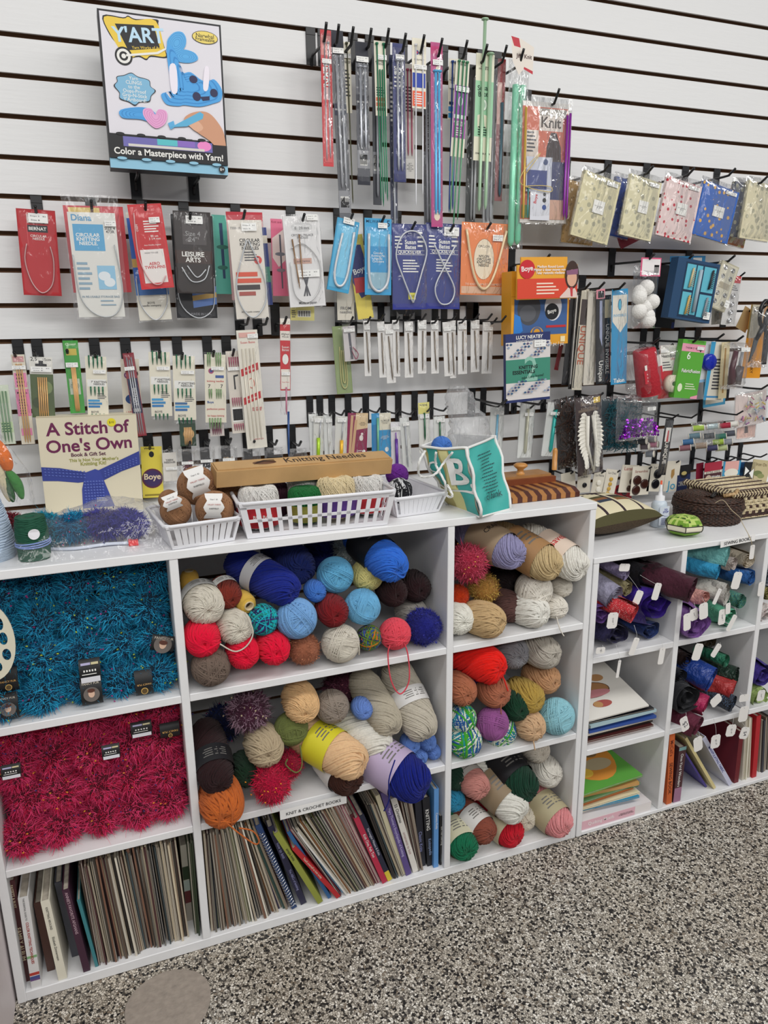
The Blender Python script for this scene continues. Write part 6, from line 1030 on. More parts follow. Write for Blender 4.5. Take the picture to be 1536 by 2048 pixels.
K('snap_pack','box of large silver snap fasteners tilted on its hook','sewing notion',(1459,528),(1429,618),36,.15,'#b9b39c',[('R',-.45,.03,.45,.97,'#cdc8b4'),('R',-.3,.42,.3,.55,'#a9a08a')],th=.012,parts=[('snap_fastener','fn',snaps(5,2,.0065,'#9a9ca0',.12,.85,skip=((2,0),(2,1))))],st=(.3,.85,.25,.02,.02),bag=(1.02,0,1,.014),hk=(1470,511,.18,HL('holding the silver snap box')))
K('snap_pack','clear strip of plastic snaps with a red top beside the snap box','sewing notion',(1470,552),(1455,650),28,.12,'#d6d4d2',[('R',-.4,.0,.45,.14,'#c42a30'),('L',-.4,.4,.2,.28,3,'tx')],parts=[('snap_fastener','fn',snaps(4,1,.0068,'#dcdcde',.4,.9,0,0))],bag=(1.02,0,1,.006),hk=(1490,545,.10,HL('small and grey holding the plastic snap strip'),True))
K('snap_pack','grey snap card low behind the plastic snap strip','sewing notion',(1438,600),(1436,648),26,.08,'#a9a59c',[('E',0,.6,.3,.3,'#8a867c')],bag=(1.05,0,1,.004))
# zipper packs
ZP='zipper pack'
def zp(T,B,w,Y,col,lab,el=(),hk=None,yaw=.0,bag=(1.05,0,1,.004)):
    K('zipper_pack',lab,ZP,T,B,w,Y,col,list(el),hk=hk,yaw=yaw,bag=bag)
zip_=('zip','draw',[],.001)
zp((1150,578),(1130,770),14,.10,'#17171b','black zipper pack, furthest left of the zipper group')
zp((1158,580),(1142,778),12,.11,'#22201f','black zipper pack with white edge line, second in the zipper group',[('R',-.3,.05,-.1,.95,'#d9d6d0')])
zp((1142,600),(1112,740),8,.06,'#8f1c28','thin dark red zipper pack edge left of the black ones')
zp((1174,578),(1153,780),20,.12,'#c9c2b0','cream UNIQUE zipper pack with red outlined lettering',[('R',-.4,.1,.4,.35,'#3a2c28'),('T','*UNIQUE',.0,.55,4.2,'#b05a3a',-1.571,.75),('R',-.45,.36,-.35,.98,'k')],hk=(1181,566,.18,HL('holding the cream UNIQUE zipper')))
zp((1188,582),(1177,770),22,.125,'#d0cabd','ivory zipper pack right of the UNIQUE one',[('R',-.05,.05,.05,.95,'#a9a498'),('R',-.3,.02,.3,.06,'#dcd6ca')],hk=(1209,565,.18,HL('holding the ivory zipper')))
zp((1201,578),(1200,768),17,.135,'#16171c','black 20 inch zipper pack with a pink barcode top',[('T','20"',-.3,.03,.5,'w'),('R',-.5,.0,.5,.1,'#d98a98'),('B',-.3,.02,.4,.09,'k'),('P',[(-.1,.12),(.2,.12),(.2,.6),(-.1,.5)],'#9aa2c0'),('T','Unique',0,.86,2,'w',-1.571,.7)],hk=None)
zp((1215,590),(1213,768),14,.12,'#1b1b20','black DIMENSIONAL lettered zipper pack behind the blue one',[('R',-.5,.05,.5,.25,'#c9bfa0'),('T','UNIQUE INVISIBLE',0,.6,8,'w',-1.571,.6)])
zp((1240,578),(1237,768),31,.145,'#2f8fc0','bright blue INVISIBLE zipper pack with a white V top',[('P',[(-.46,.06),(.46,.06),(.46,.35),(.05,.45),(-.46,.33)],'#dcd8cc'),('T','INVISIBLE',0,.27,.8,'#3a9ac8'),('E',0,.16,.12,.3,'#2a6a90'),('E',0,.16,.08,.24,'#4ab0d0'),('T','*Talon',0,.96,.7,'w')],hk=(1250,566,.19,HL('holding the bright blue zipper')))
# lower right goods
def spool3(cs,seed,pos,r=.012,l=.03):
    pass
def redspool(b,w,h,t):
    m=mat('red_thread','#b01c2c',.7,bump=.5,bs=150); b.lathe([(w*.36,-h*.95),(w*.4,-h*.92),(w*.36,-h*.08),(w*.33,-h*.05)],m,24,o=(0,-.02,0)); b.lathe([(w*.14,-h*.045),(w*.12,-h*.04)],C('#8a1420'),16,o=(0,-.02,0))
K('elastic_thread_spool','red mesh spool in a clear bag with a white label','sewing notion',(1278,693),(1290,792),50,.14,None,th=.001,parts=[('spool','fn',redspool),('label','draw',[('R',-.3,.32,.3,.42,'w'),('R',.1,.2,.38,.55,'#e6e0da'),('R',-.35,.42,.36,.68,'#c02434'),('L',-.25,.25,.5,.63,3,'#e6c8c8')],.046)],bag=(1.08,-.03,1.02,.05),hk=(1319,676,.18,HL('holding the red mesh spool bag')))
K('adhesive_tape_pack','red and white iron-on adhesive pack with a cream roll','sewing notion',(1339,690),(1333,796),36,.13,'#b8242c',[('R',-.5,0,.5,.48,'#dedbd4'),('T','*HeatnBond',0,.2,.85,'k'),('T','Ultra',.25,.26,.3,'r'),('L',-.35,.2,.32,.42,3,'tx')],parts=[('tape_roll','fn',lambda b,w,h,t:b.lathe([(w*.1,-.02),(w*.38,-.02),(w*.38,-.002),(w*.1,-.002)],C('#dcd3bd'),24,o=(w*.1,0,-h*.72),ax='y',close=False))],st=(-.3,.1,.4,.01),bag=(1.1,0,1,.022),hk=None)
hook(1346,688,.13,HL('holding the red and white adhesive pack'))
K('adhesive_pack','lime green and pink FabricFusion adhesive box','sewing notion',(1385,680),(1365,796),46,.145,'#5aa83a',[('R',-.3,0,.42,.04,'#4a8a2c'),('R',-.5,.07,.5,.2,'#e59ab0'),('T','THERM O WEB',-.05,.14,.6,'k'),('P',[(.2,.12),(.25,.12),(.3,.17),(.45,.08),(.32,.2)],'k'),('T','6',-.15,.27,.15,'w'),('T','*FabricFusion',.05,.53,.8,'k'),('T','*FabricFusion',.045,.527,.8,'w'),('L',-.1,.4,.75,.83,3,'#dfe8c8'),('E',-.32,.82,.1,.14,'#dfe8c8'),('P',[(.2,.97),(.5,.93),(.5,1),(.2,1)],'#e59ab0')],th=.02,st=(.28,.13,.3,.009,.0125),hk=(1400,674,.18,HL('holding the lime green adhesive box')))
K('button_cover_card','white card with a round royal blue measuring tape','sewing notion',(1412,684),(1408,764),36,.11,'#d3d6dc',[('R',-.5,.93,.5,1,'#8ab4d8')],parts=[('tape_measure','fn',lambda b,w,h,t:b.lathe([(.001,-.018),(w*.28,-.018),(w*.35,-.013),(w*.36,-.003)],mat('royal_plastic','#1f2fa8',.15),28,o=(w*.12,0,-h*.5),ax='y',close=False))],hk=(1448,668,.17,HL('holding the blue tape measure card')))
K('needle_card','sky blue edged white machine needle card leaning left','sewing notion',(1441,684),(1424,800),36,.12,'#dcd8cc',[('P',[(-.5,0),(-.25,0),(-.35,1),(-.5,1)],'#3a9ac8'),('L',-.15,.35,.3,.8,10,'tx'),('R',-.5,.93,.5,.96,'#3a8ac0')])
K('needle_card','dotted blue framed card low behind the white needle card','sewing notion',(1432,700),(1428,812),44,.08,'#4a9ac0',[('R',-.4,.05,.4,.95,'#d4d0c2')])
K('needle_card','pale wood coloured pencil card beside the burgundy tool bag','sewing notion',(1452,684),(1444,797),16,.13,'#d8c9a0',[('R',-.1,.1,.1,.9,'#a8824a')])
def ripper(b,w,h,t):
    b.tube([(-w*.1,-.012,-h*.15),(-w*.22,-.014,-h*.55),(-w*.15,-.014,-h*.9)],[.008,.009,.013],C('#4a1c28',.3),10); b.tube([(w*.2,-.012,-h*.12),(w*.12,-.012,-h*.5)],.004,C('st',.2),8); b.tube([(w*.15,-.014,-h*.5),(w*.02,-.014,-h*.9)],[.011,.015],C('#4a3a3a',.3),10)
K('tracing_tool_bag','clear bag of burgundy handled tracing wheels','sewing notion',(1472,688),(1462,776),44,.15,None,th=.001,parts=[('tracing_wheel','fn',ripper)],st=(.1,.12,.4,.012,.03),bag=(1.05,-.03,1.02,.03),hk=(1487,672,.18,HL('holding the burgundy tracing wheel bag')))
K('scissors_card','orange saw edged cutting card lettered CANARY by the scissors','scissors card',(1522,610),(1500,756),38,.12,'#e79a24',[('R',-.5,0,.2,.45,'#cfc7b2'),('T','*CANARY',-.05,.8,.8,'#7a4a10',-1.4),('R',-.5,.0,-.42,.45,'#8a7a50')])
K('scissors_card','brown kraft card left of the orange cutting card','scissors card',(1500,618),(1481,660),22,.10,'#a98f64',[])
def sciss(b,w,h,t):
    m=mat('scissor_black','#141417',.3); s=mat('blade','#8f9498',.25,.9)
    b.prism([(-w*.45,-h*.92),(-w*.32,-h*.55),(-w*.1,-h*.5),(-w*.25,-h*.75)],-.008,-.004,s); b.prism([(w*.1,-h*.95),(w*.3,-h*.95),(w*.3,-h*.45),(w*.05,-h*.45)],-.012,-.008,m)
    for ox,oz in((-.05,.2),(.22,.3)): b.tube([(w*(ox+.22*math.cos(a*.4488)),-.01,-h*(oz+.19*math.sin(a*.4488))) for a in range(14)],.006,m,8,closed=True)
    b.tube([(-w*.05,-.01,-h*.38),(-w*.25,-.008,-h*.58)],[.008,.006],m,8); b.tube([(w*.2,-.012,-h*.48),(w*.2,-.012,-h*.6)],[.01,.009],m,8)
K('fabric_scissors','pair of black handled dressmaking scissors in clear plastic at the right edge','scissors',(1530,600),(1512,735),44,.15,None,th=.001,parts=[('scissors_body','fn',sciss)],bag=(1.02,.1,1,.02),hk=(1533,611,.16,HL('holding the black handled scissors')))
# feather wings, feathers, sequins, spools
def plume(col,n,seed,wd=1,l0=.1,l1=.95,r=.0012,sp=.35,curl=.4):
    def fn(b,w,h,t):
        rg=random.Random(seed); m=mat('plume_%s'%col,col,.9)
        for k in range(n):
            v=l0+(l1-l0)*rg.random(); u=rg.uniform(-sp,sp); a=rg.uniform(0,6.28); L=.018; p=[(u*w,-.008+rg.uniform(-.008,.004),-v*h)]
            for q in range(3): a+=rg.uniform(-1,1)*curl*2; p.append((p[-1][0]+L*.5*math.cos(a),p[-1][1]+rg.uniform(-.003,.003),p[-1][2]+L*.5*math.sin(a)))
            b.tube(p,r,m,3)
    return fn
def wings(b,w,h,t):
    m=mat('feather_white','#e9e5da',.85,bump=.3,bs=90)
    for s,x0,tl in((-1,-.12,.0),(1,.1,.0)):
        for k in range(15):
            f=k/14; z=-h*(.24+.6*f); L=w*(.22+.2*math.sin(math.pi*min(1,f*1.1+.05))); o=Vector((x0*w+.06*w*f*s,-.006-.0004*k,z))
            d=Vector((s*(.9-.6*f),0,.25-.9*f)).normalized(); n=Vector((d.z,0,-d.x)); pts=[o+d*L*q+n*(.1*w*math.sin(math.pi*min(1,q*1.05))) for q in (0,.25,.5,.75,.95)]+[o+d*L]+[o+d*L*q-n*(.1*w*math.sin(math.pi*min(1,q*1.05))) for q in (.95,.75,.5,.25)]
            b.add([tuple(p) for p in pts]+[(o.x,o.y-.002,o.z)],[(i,(i+1)%10,10) for i in range(10)],m,True)
        b.tube([(x0*w,-.01,-h*.24),(x0*w*1.3+.03*w*s,-.012,-h*.6),(.05*w,-.01,-h*.97)],[.006,.005,.002],m,6)
K('feather_wing_pack','dark brown carded pack of white feather wings with a yellow price dot','craft supply',(1176,792),(1181,948),50,.15,'#33201f',[('T','finishing\ntouches',0,.12,.6,'#8a7a6a'),('R',.2,.03,.46,.1,'#d9b83c'),('R',-.4,.16,.4,.19,'#6a5a4c')],parts=[('feather_wing','fn',wings)],bag=(1.06,0,1.0,.016),hk=(1206,786,.12,HL('hidden behind the feather wing pack')))
K('feather_bag','clear bag of dark brown feathers left of the white wings','craft supply',(1130,795),(1138,935),44,.09,'#2a2322',[],parts=[('feathers','fn',plume('#4a342a',220,5))],bag=(1.1,0,1,.014))
K('feather_bag','clear bag of deep teal feathers behind the purple sequins','craft supply',(1244,797),(1236,898),78,.11,'#17303a',[],parts=[('feathers','fn',plume('#14505c',420,6))],bag=(1.05,-.05,1,.014))
def seq(b,w,h,t):
    rg=random.Random(8); m=mat('sequin','#a02cc8',.15,.8); m2=mat('sequin_dark','#5a1480',.2,.7)
    for k in range(430):
        v=.52+.42*rg.random()**.8; hw=.30+.2*(v-.5)*2; o=Vector((rg.uniform(-hw,hw)*w,-.012+rg.uniform(-.01,.006),-v*h)); n=Vector((rg.uniform(-1,1),-1.3,rg.uniform(-1,1))).normalized(); a=n.orthogonal().normalized(); c=n.cross(a); R=.0036
        b.add([tuple(o+a*R*math.cos(i*1.047)+c*R*math.sin(i*1.047)) for i in range(6)],[tuple(range(6))],m if k%3 else m2)
K('sequin_bag','clear bag of shiny purple sequins hanging over the teal feathers','craft supply',(1276,792),(1272,877),82,.15,None,th=.001,parts=[('sequins','fn',seq)],st=(.22,.3,.2,.01,.022),bag=(1.0,-.05,1.03,.024),hk=(1287,784,.15,HL('holding the purple sequin bag')))
hook(1357,829,.17,HL('empty above the spools of thread'),True)
def thread(b,o,c,d,r=.0105,l=.026):
    d=Vector(d).normalized(); o=Vector(o); x=d.orthogonal().normalized(); y=d.cross(x); M=frame(x,y,d,o); q=MB(); m=mat('thread_%s'%c,c,.6,bump=.4,bs=700)
    q.lathe([(r*.35,-l/2),(r,-l/2),(r,-l/2+.002)],C('#d9d2c4'),16); q.lathe([(r*.9,-l/2+.002),(r*.92,l/2-.002)],m,16,close=False); q.lathe([(r,l/2-.002),(r,l/2),(r*.35,l/2)],C('#d9d2c4'),16); q.xf(M)
    for i,f in enumerate(q.f): pass
    for mm in q.ms:
        k=q.ms.index(mm); b.add(q.v,[f for f,mi in zip(q.f,q.m) if mi==k],mm,True)
RT=root('clear_thread_bag','clear bag holding a pyramid of sewing thread spools','thread bag',M=frame(Vector((1,0,0)),Vector((0,1,0)),Vector((0,0,1)),W(1415,845,-.13)))
for x,y,c,l in ((1397,856,'#a6c83a','lime green thread spool at the top left of the bag'),(1425,853,'#b9cfd4','pale blue thread spool at the top of the bag'),(1450,851,'#a8203c','crimson thread spool at the top right of the bag'),(1464,848,'#e3e0da','white thread spool at the top right corner of the bag'),
  (1389,872,'#5a7a88','slate blue thread spool in the second tier, left'),(1418,872,'#2c3038','charcoal thread spool in the second tier, middle'),(1441,873,'#2a6a5c','deep green thread spool in the second tier, right'),(1459,867,'#4a4e5a','dark grey thread spool in the second tier, far right'),
  (1376,884,'#3a6a98','denim blue thread spool in the third tier, left'),(1436,884,'#9ab83c','lime green thread spool in the third tier, right'),(1453,884,'#8a8f96','grey thread spool in the third tier, far right'),
  (1370,896,'#8a5a64','mauve thread spool in the bottom tier, left'),(1402,891,'#a89484','taupe thread spool in the bottom tier, middle'),(1424,896,'#3c3c60','indigo thread spool in the bottom tier, right'),(1443,896,'#b4c08c','pale sage thread spool in the bottom tier, far right')):
    b=MB(); p=W(x,y,-.13); thread(b,(0,0,0),c,(.75,-.62,.15),.0095,.034); b.v=[tuple(Vector(v)+p) for v in b.v]; o=b.build('thread_spool'); tag(o,l,'thread spool','thread spools in the hanging bag')
b=bagmesh(.125,.075,.0,.004,.018,77); b.build('clear_bag',RT)
p0=W(1300,872,-.12)
for x,y,c,l in ((1303,878,'#8a8a90','grey thread spool in the small bag by the UNIQUE zipper'),(1308,889,'#d07a9a','pink thread spool in the small bag by the UNIQUE zipper'),(1290,893,'#5a4a54','plum thread spool in the small bag by the UNIQUE zipper'),(1300,908,'#7a8088','blue grey thread spool lowest in the small bag'),(1285,882,'#3a3a40','black thread spool in the small bag by the UNIQUE zipper')):
    b=MB(); p=W(x,y,-.12); thread(b,(0,0,0),c,(.5,-.8,.1),.010,.026); b.v=[tuple(Vector(v)+p) for v in b.v]; o=b.build('thread_spool'); tag(o,l,'thread spool')
RT=root('clear_thread_bag','small clear bag of spools left of the upright zipper','thread bag',loc=p0); b=bagmesh(.055,.06,0,.012,.018,78); b.build('clear_bag',RT)
zp((1340,838),(1323,950),16,.15,'#1a181a','black lone zipper pack below the red spool with a red tassel picture',[('R',-.3,.15,.35,.4,'#e3dfd8'),('P',[(-.05,.2),(.1,.2),(.15,.4),(-.1,.4)],'#c02a30'),('T','*UNIQUE',0,.6,2.2,'#e6e0d6',-1.571,.7)])
def pinsb(b,w,h,t):
    rg=random.Random(3); cs=['#d98a9a','#7aa0b8','#c9b45c','#b9b9c4','#8a5a8a']
    for k in range(34):
        o=Vector((rg.uniform(-.4,.4)*w,-.006-rg.random()*.008,-h*rg.uniform(.2,.95))); d=Vector((rg.uniform(-1,1),0,rg.uniform(-1,1))).normalized(); b.tube([o,o+d*.014],.002,C(rg.choice(cs)),5)
K('trim_bag','clear bag of pink lace trims and small notions at the right','craft supply',(1502,785),(1500,850),60,.13,'#d9c9c4',[('P',[(-.1,.1),(.4,.05),(.3,.6),(-.1,.65)],'#e2ded2')],parts=[('trims','fn',pinsb)],bag=(1.08,-.05,1.02,.014),hk=(1536,770,.16,HL('holding the pink lace trim bag')))
K('trim_bag','pink card with a tiny charm hanging below the lace trims','craft supply',(1494,842),(1491,876),36,.12,'#dfb9ac',[('P',[(-.1,.2),(.05,.2),(.1,.7),(-.1,.7)],'#5a4a4a')],bag=(1.1,0,1.05,.006))
hook(1395,828,.17,HL('empty right of the upright zipper'),True)
hook(1486,822,.17,HL('holding the spool bag'),True)
# ---- button cards
BC='button card'
def btn(T,B,w,lab,bs,el=(),hk=None,col='#ddd6c6',Y=.10,name='button_card'):
    def fn(b,W_,h,t):
        for u,v,r,c in bs: b.lathe([(0,-.004),(r*W_*.75,-.0045),(r*W_,-.003),(r*W_,-.0005)],mat('button_%s'%c,NC.get(c,c),.25),20,o=(u*W_,0,-v*h),ax='y',close=False)
    K(name,lab,BC,T,B,w,Y,col,list(el),parts=[('button','fn',fn)] if bs else [],hk=hk)
HB=lambda x,y,s:(x,y,.11,HL('of the button row holding '+s),True)
btn((1136,945),(1137,975),28,'white card peeking out at the left end of the button row',[],[],HB(1146,944,'the leftmost white card'))
btn((1169,948),(1166,985),26,'white card with one small black button',[(.05,.6,.16,'k')],[('T','La Mode',0,.15,.5,'tx')],HB(1180,944,'the single black button'))
btn((1201,944),(1190,1001),24,'cream card with three pearl shank buttons',[(0,.38,.2,'#efeadd'),(.05,.6,.2,'#efeadd'),(-.02,.85,.2,'#efeadd')],[('T','La Petite',0,.12,.7,'tx')],HB(1208,943,'the pearl buttons'))
btn((1226,939),(1213,997),26,'cream card with four small gold buttons',[(0,.33,.13,'#c9a24a'),(0,.5,.13,'#c9a24a'),(-.02,.66,.13,'#c9a24a'),(-.04,.82,.13,'#c9a24a')],[('T','Le Chic',0,.12,.6,'tx')],HB(1240,941,'the gold buttons'))
btn((1243,968),(1246,1004),34,'red card with dark flower buttons behind the gold button card',[(-.2,.3,.14,'#3a1c24'),(.1,.5,.14,'#3a1c24'),(.1,.85,.14,'#3a1c24')],[],None,'#a82434',.06)
btn((1262,930),(1253,985),34,'cream card with two brown buttons, behind the big brown button card',[(.2,.6,.15,'#3a241c'),(.1,.85,.15,'#3a241c')],[('T','Lansing',.0,.15,.7,'#a83a40')],None,Y=.08)
btn((1284,932),(1278,990),36,'cream card with four large dark brown buttons',[(-.2,.48,.22,'#3c201a'),(.22,.62,.22,'#3c201a'),(-.22,.82,.22,'#3c201a')],[('T','Streamline',0,.18,.7,'#8a3a30')],HB(1303,934,'the large dark brown buttons'))
btn((1318,928),(1308,983),32,'cream card with two big black buttons',[(.02,.35,.24,'k'),(-.02,.72,.24,'k')],[('T','Le Chic',0,.12,.5,'tx')],HB(1328,928,'the two big black buttons'))
btn((1348,922),(1340,982),28,'white card with a golden charm and blue script',[],[('P',[(-.1,.3),(.1,.25),(.15,.45),(0,.6),(-.1,.5)],'#a8824a'),('T','Jo',0,.85,.6,'#3a9ac0')],HB(1358,922,'the golden charm card'))
btn((1369,930),(1365,984),26,'navy and black double fold tape pack',[],[('R',-.5,.35,.5,1,'#1c2850'),('E',0,.3,.3,.3,'#15151a'),('E',0,.3,.2,.12,'#b9a86a'),('T','DOUBLE FOLD\nBIAS TAPE\nQUILT BINDING',0,.68,.8,'#c9c4b0')],None,'#16151a',name='bias_tape_pack')
btn((1400,926),(1398,978),14,'maroon bias tape pack edge, left of the wide maroon portrait pack',[],[],None,'#8a2038',.08,name='bias_tape_pack')
btn((1427,924),(1423,982),34,'maroon Wrights extra wide tape pack with a portrait of a woman',[],[('R',-.5,.0,.5,.3,'#a8243c'),('R',-.5,.3,.5,.38,'#dfd6c6'),('T','EXTRA WIDE',0,.34,.8,'k'),('T','*Wrights',.18,.52,.5,'w'),('E',-.25,.6,.2,.24,'#cbb8a4'),('E',-.25,.66,.13,.16,'#d9b49c'),('L',-.3,.4,.88,.95,2,'w')],HB(1436,918,'the maroon portrait tape pack'),'#4a1c26',name='bias_tape_pack')
btn((1465,922),(1457,984),34,'pink ribbon edged light blue bias tape pack',[],[('R',-.4,0,.4,.3,'#dfa8a0'),('E',0,.38,.4,.2,'#e6e0d0'),('T','Blue Tape',0,.5,.7,'w'),('E',0,.74,.35,.15,'#c9b46a'),('R',-.4,.85,.4,1,'#dfb0a4')],HB(1470,916,'the light blue tape pack'),'#3a93bc',name='bias_tape_pack')
btn((1486,924),(1481,966),18,'deep blue bias tape pack between the light blue and black ones',[],[('R',-.3,.5,.3,1,'#2a6aa0')],None,'#1f4a7a',.08,name='bias_tape_pack')
btn((1501,924),(1494,968),22,'black and white patterned trim pack at the right of the tapes',[],[('P',[(-.4,.2),(.0,.4),(-.4,.6)],'w'),('P',[(.4,.3),(.0,.5),(.4,.8)],'w')],HB(1508,914,'the black and white trim'),'#141418',name='bias_tape_pack')
btn((1525,920),(1514,965),36,'tan iron-on leaf design pack at the right edge',[],[('E',-.1,.6,.25,.12,'#6f7a4a'),('E',.1,.7,.2,.1,'#8a8f5a'),('T','Iron On',.0,.2,.6,'#6a5a3a')],HB(1534,908,'the tan leaf design pack'),'#c2b48c',name='bias_tape_pack')
# ---------------------------------------------------------------- things on the unit tops
def PX(x,y,z):
    d=Vector((x,y,z))-CAM; k=F/d.dot(fw); return (768+k*d.dot(RI),1024-k*d.dot(UP))
# gift set box
xb=W(190,1000,-.085).x
K('book_gift_set_box','cream boxed knitting book gift set with a knotted blue scarf picture','gift set',(174,829),PX(xb,-.085,ZT+.001),196,.085,'#ded5bb',
 [('R',-.5,0,.5,.006,'#bfb496'),('T','*A Stitch of',0,.12,.84,'#6a1f4c',.01),('T',"*One's Own",0,.285,.86,'#6a1f4c',.02),('T','*Book & Gift Set',-.02,.385,.35,'#5a2440'),('T',"*This Is Not Your Mother's",.03,.44,.5,'#9a9a4a'),('T','*Knitting Kit!',.02,.485,.26,'#9a9a4a'),
  ('P',[(-.5,0.490),(-.32,0.510),(-.06,0.570),(-.03,0.660),(-.15,0.670),(-.35,0.640),(-.5,0.630)],'#34418f'),('P',[(.5,0.380),(.3,0.460),(.05,0.560),(.09,0.670),(.3,0.580),(.5,0.520)],'#34418f'),('P',[(-.07,0.570),(.03,0.540),(.08,0.560),(.11,0.660),(.2,0.940),(-.13,0.940),(-.12,0.740)],'#39479a'),
  ('E',.24,.075,.045,.045,'#e6d828'),('T','$10',.24,.075,.05,'k'),('L',.02,.14,.84,.87,3,'w')]+[('P',[(-.48+.035*i,.51+.004*i+.03*j),(-.46+.035*i,.505+.004*i+.03*j),(-.455+.035*i,.52+.004*i+.03*j)],'#5f70bd') for i in range(12) for j in range(3)]+[('P',[(-.1+.03*i,.66+.03*j),(-.08+.03*i,.65+.03*j),(-.075+.03*i,.67+.03*j)],'#5f70bd') for i in range(7) for j in range(8)]+[('P',[(.12+.033*i,.56-.012*i+.025*j),(.135+.033*i,.555-.012*i+.025*j),(.14+.033*i,.57-.012*i+.025*j)],'#5f70bd') for i in range(11) for j in range(3)],th=.045,rough=.4)
def windings(b,prof,m,turns,r,o,wob=.0006,seed=1,n=5):
    rg=random.Random(seed); pts=[]; N=turns*18
    for i in range(N):
        f=i/N; k=f*(len(prof)-1); a,c=prof[int(k)],prof[min(int(k)+1,len(prof)-1)]; t=k-int(k); R=a[0]+(c[0]-a[0])*t+rg.uniform(-wob,wob); z=a[1]+(c[1]-a[1])*t; an=2*math.pi*i/18; pts.append((o[0]+R*math.cos(an),o[1]+R*math.sin(an),o[2]+z+rg.uniform(-wob,wob)*2+.0016*math.sin(an+seed)))
    b.tube(pts,r,m,n)
tm=mat('green_twine','#14503a',.8); rt=root('twine_cone','dark green twine cone tied with blue yarn and a round price sticker','twine',loc=(-.148,-.412,ZT+.001))
b=MB(); b.lathe([(.026,0),(.0268,.03),(.0268,.05),(.023,.079),(.008,.079),(.008,.06)],tm,24); 
pr=[(.0265,.001),(.0275,.03),(.0275,.05),(.024,.079)]; windings(b,pr,tm,34,.0013,(0,0,0)); windings(b,pr[::-1],tm,31,.0013,(0,0,0),seed=4); b.build('wound_twine',rt)
b=MB(); 
for k in range(3): b.tube([(.0296*math.cos(a*.3),.0296*math.sin(a*.3),.028+.0026*k+.002*math.sin(a*.3+k)) for a in range(21)],.0014,mat('tie_blue','#7f95cf',.8),5,closed=True)
b.build('yarn_tie',rt)
b=MB(); an=-1.35; vs=[(.0305*math.cos(an+.33*math.cos(i*.3)) ,.0305*math.sin(an+.33*math.cos(i*.3)),.052+.0098*math.sin(i*.3)) for i in range(21)]; b.add(vs,[tuple(range(21))],C('#e9e6ec')); b.build('round_price_sticker',rt)
lb=mat('pale_blue_string','#b8c8da',.8); rt=root('string_cone','pale blue string cone cut off by the left edge of the picture','twine',loc=(-.232,-.375,ZT+.001))
b=MB(); pr=[(.048,.0),(.052,.02),(.042,.08),(.03,.125)]; b.lathe([(r-.001,z) for r,z in pr]+[(.01,.125)],lb,24); windings(b,pr,lb,40,.0016,(0,0,0)); windings(b,pr[::-1],lb,37,.0016,(0,0,0),seed=6); b.build('wound_string',rt)
# tapering hanks in a clear bag at the left edge
rt=root('cotton_hank_bag','tall clear bag of orange and green hanks at the left edge','yarn bag',loc=tuple(W(18,1000,-.2)))
def seg(n,c,pts,r,ps=.2):
    b=MB(); b.tube(smooth([W(x,y,-ps) for x,y in pts],4),r,yarnmat(c),10); b.build(n,rt,True)
def taper(n,m): return [m*math.sin(math.pi*(.12+.8*i/(n-1))) for i in range(n)]
seg('orange_hank','#d9772c',[(-8,880),(4,905),(14,930),(20,942)],taper(13,.014)); seg('green_hank','#3f7a3c',[(14,940),(28,958),(38,978),(45,998)],taper(13,.011)); seg('green_hank','#2f5a34',[(2,940),(14,970),(22,990),(27,1004)],taper(13,.009)); seg('cream_hank','#c9bfa4',[(-10,905),(0,945),(12,980),(20,1003)],taper(13,.01))
b=MB(); vs=[];R0=[(-60,870,40,.2),(-40,900,48,.2),(-10,940,50,.2),(8,975,40,.2),(30,1006,22,.2)]
for k,(x,y,w,q) in enumerate(R0):
    for i in range(9):
        u=-1+2*i/8; p=W(x+w*u+20,y+6*math.sin(i*2.3+k),-q-.022*(1-u*u)-.006*((i*k)%3)); vs.append(tuple(p))
b.add(vs,[(k*9+i,k*9+i+1,(k+1)*9+i+1,(k+1)*9+i) for k in range(4) for i in range(8)],FILM,True); b.build('clear_bag',rt,True)
# zip pouch of eyelash yarn
for x,y,z,R,pal,l in ((-.19,-.30,.03,.034,('#4f0f1c','#6a1a2a','#8c2c3c','#a04a5a'),'wine red eyelash yarn lying behind the clear zip pouch'),(-.125,-.335,.03,.036,('#0f4a5c','#1c7a94','#30a4bc','#8a4a9a'),'teal eyelash yarn at the left inside the clear zip pouch'),(-.08,-.345,.03,.036,('#0f4a6c','#1c6a94','#30a0c8','#c84a7a'),'turquoise eyelash yarn in the middle inside the zip pouch'),(-.025,-.35,.031,.037,('#2b2a66','#44429a','#5a58b4','#3a3a80'),'violet blue eyelash yarn inside the clear zip pouch, left of two'),(.025,-.355,.030,.034,('#2b2a66','#44429a','#5f5cb8','#3a3a80'),'violet blue eyelash yarn nearest the red zip slider')):
    rt=root('fancy_yarn_skein',l,'yarn',M=Matrix.Translation((x,y,ZT+z+.006))@Euler((.3,.5,random.uniform(0,3))).to_matrix().to_4x4()@Matrix.Diagonal((R,R*.8,R*.8,1))); inst('wound_yarn',FM[1],[yarnmat(c) for c in pal],rt)
RT=root('zip_pouch','clear zip pouch with a red slider lying over eyelash yarn','zip bag',loc=(-.05,-.36,ZT))
b=MB(); rg=random.Random(5); nx,ny=26,12; vs=[]
for j in range(ny+1):
    for i in range(nx+1):
        u=i/nx;v=j/ny; e=min(1,min(u,1-u)*6)*min(1,min(v,1-v)*4); x=-.24+.355*u+.03*(1-v); y=-.475+.22*v+rg.uniform(-1,1)*.002; h=.075 if u<.84 else .075-.06*(u-.84)/.16; vs.append((x,y+.012,ZT+.004+h*e*(.85+.15*math.sin(9*u+3*v))+rg.uniform(-1,1)*.004*e))
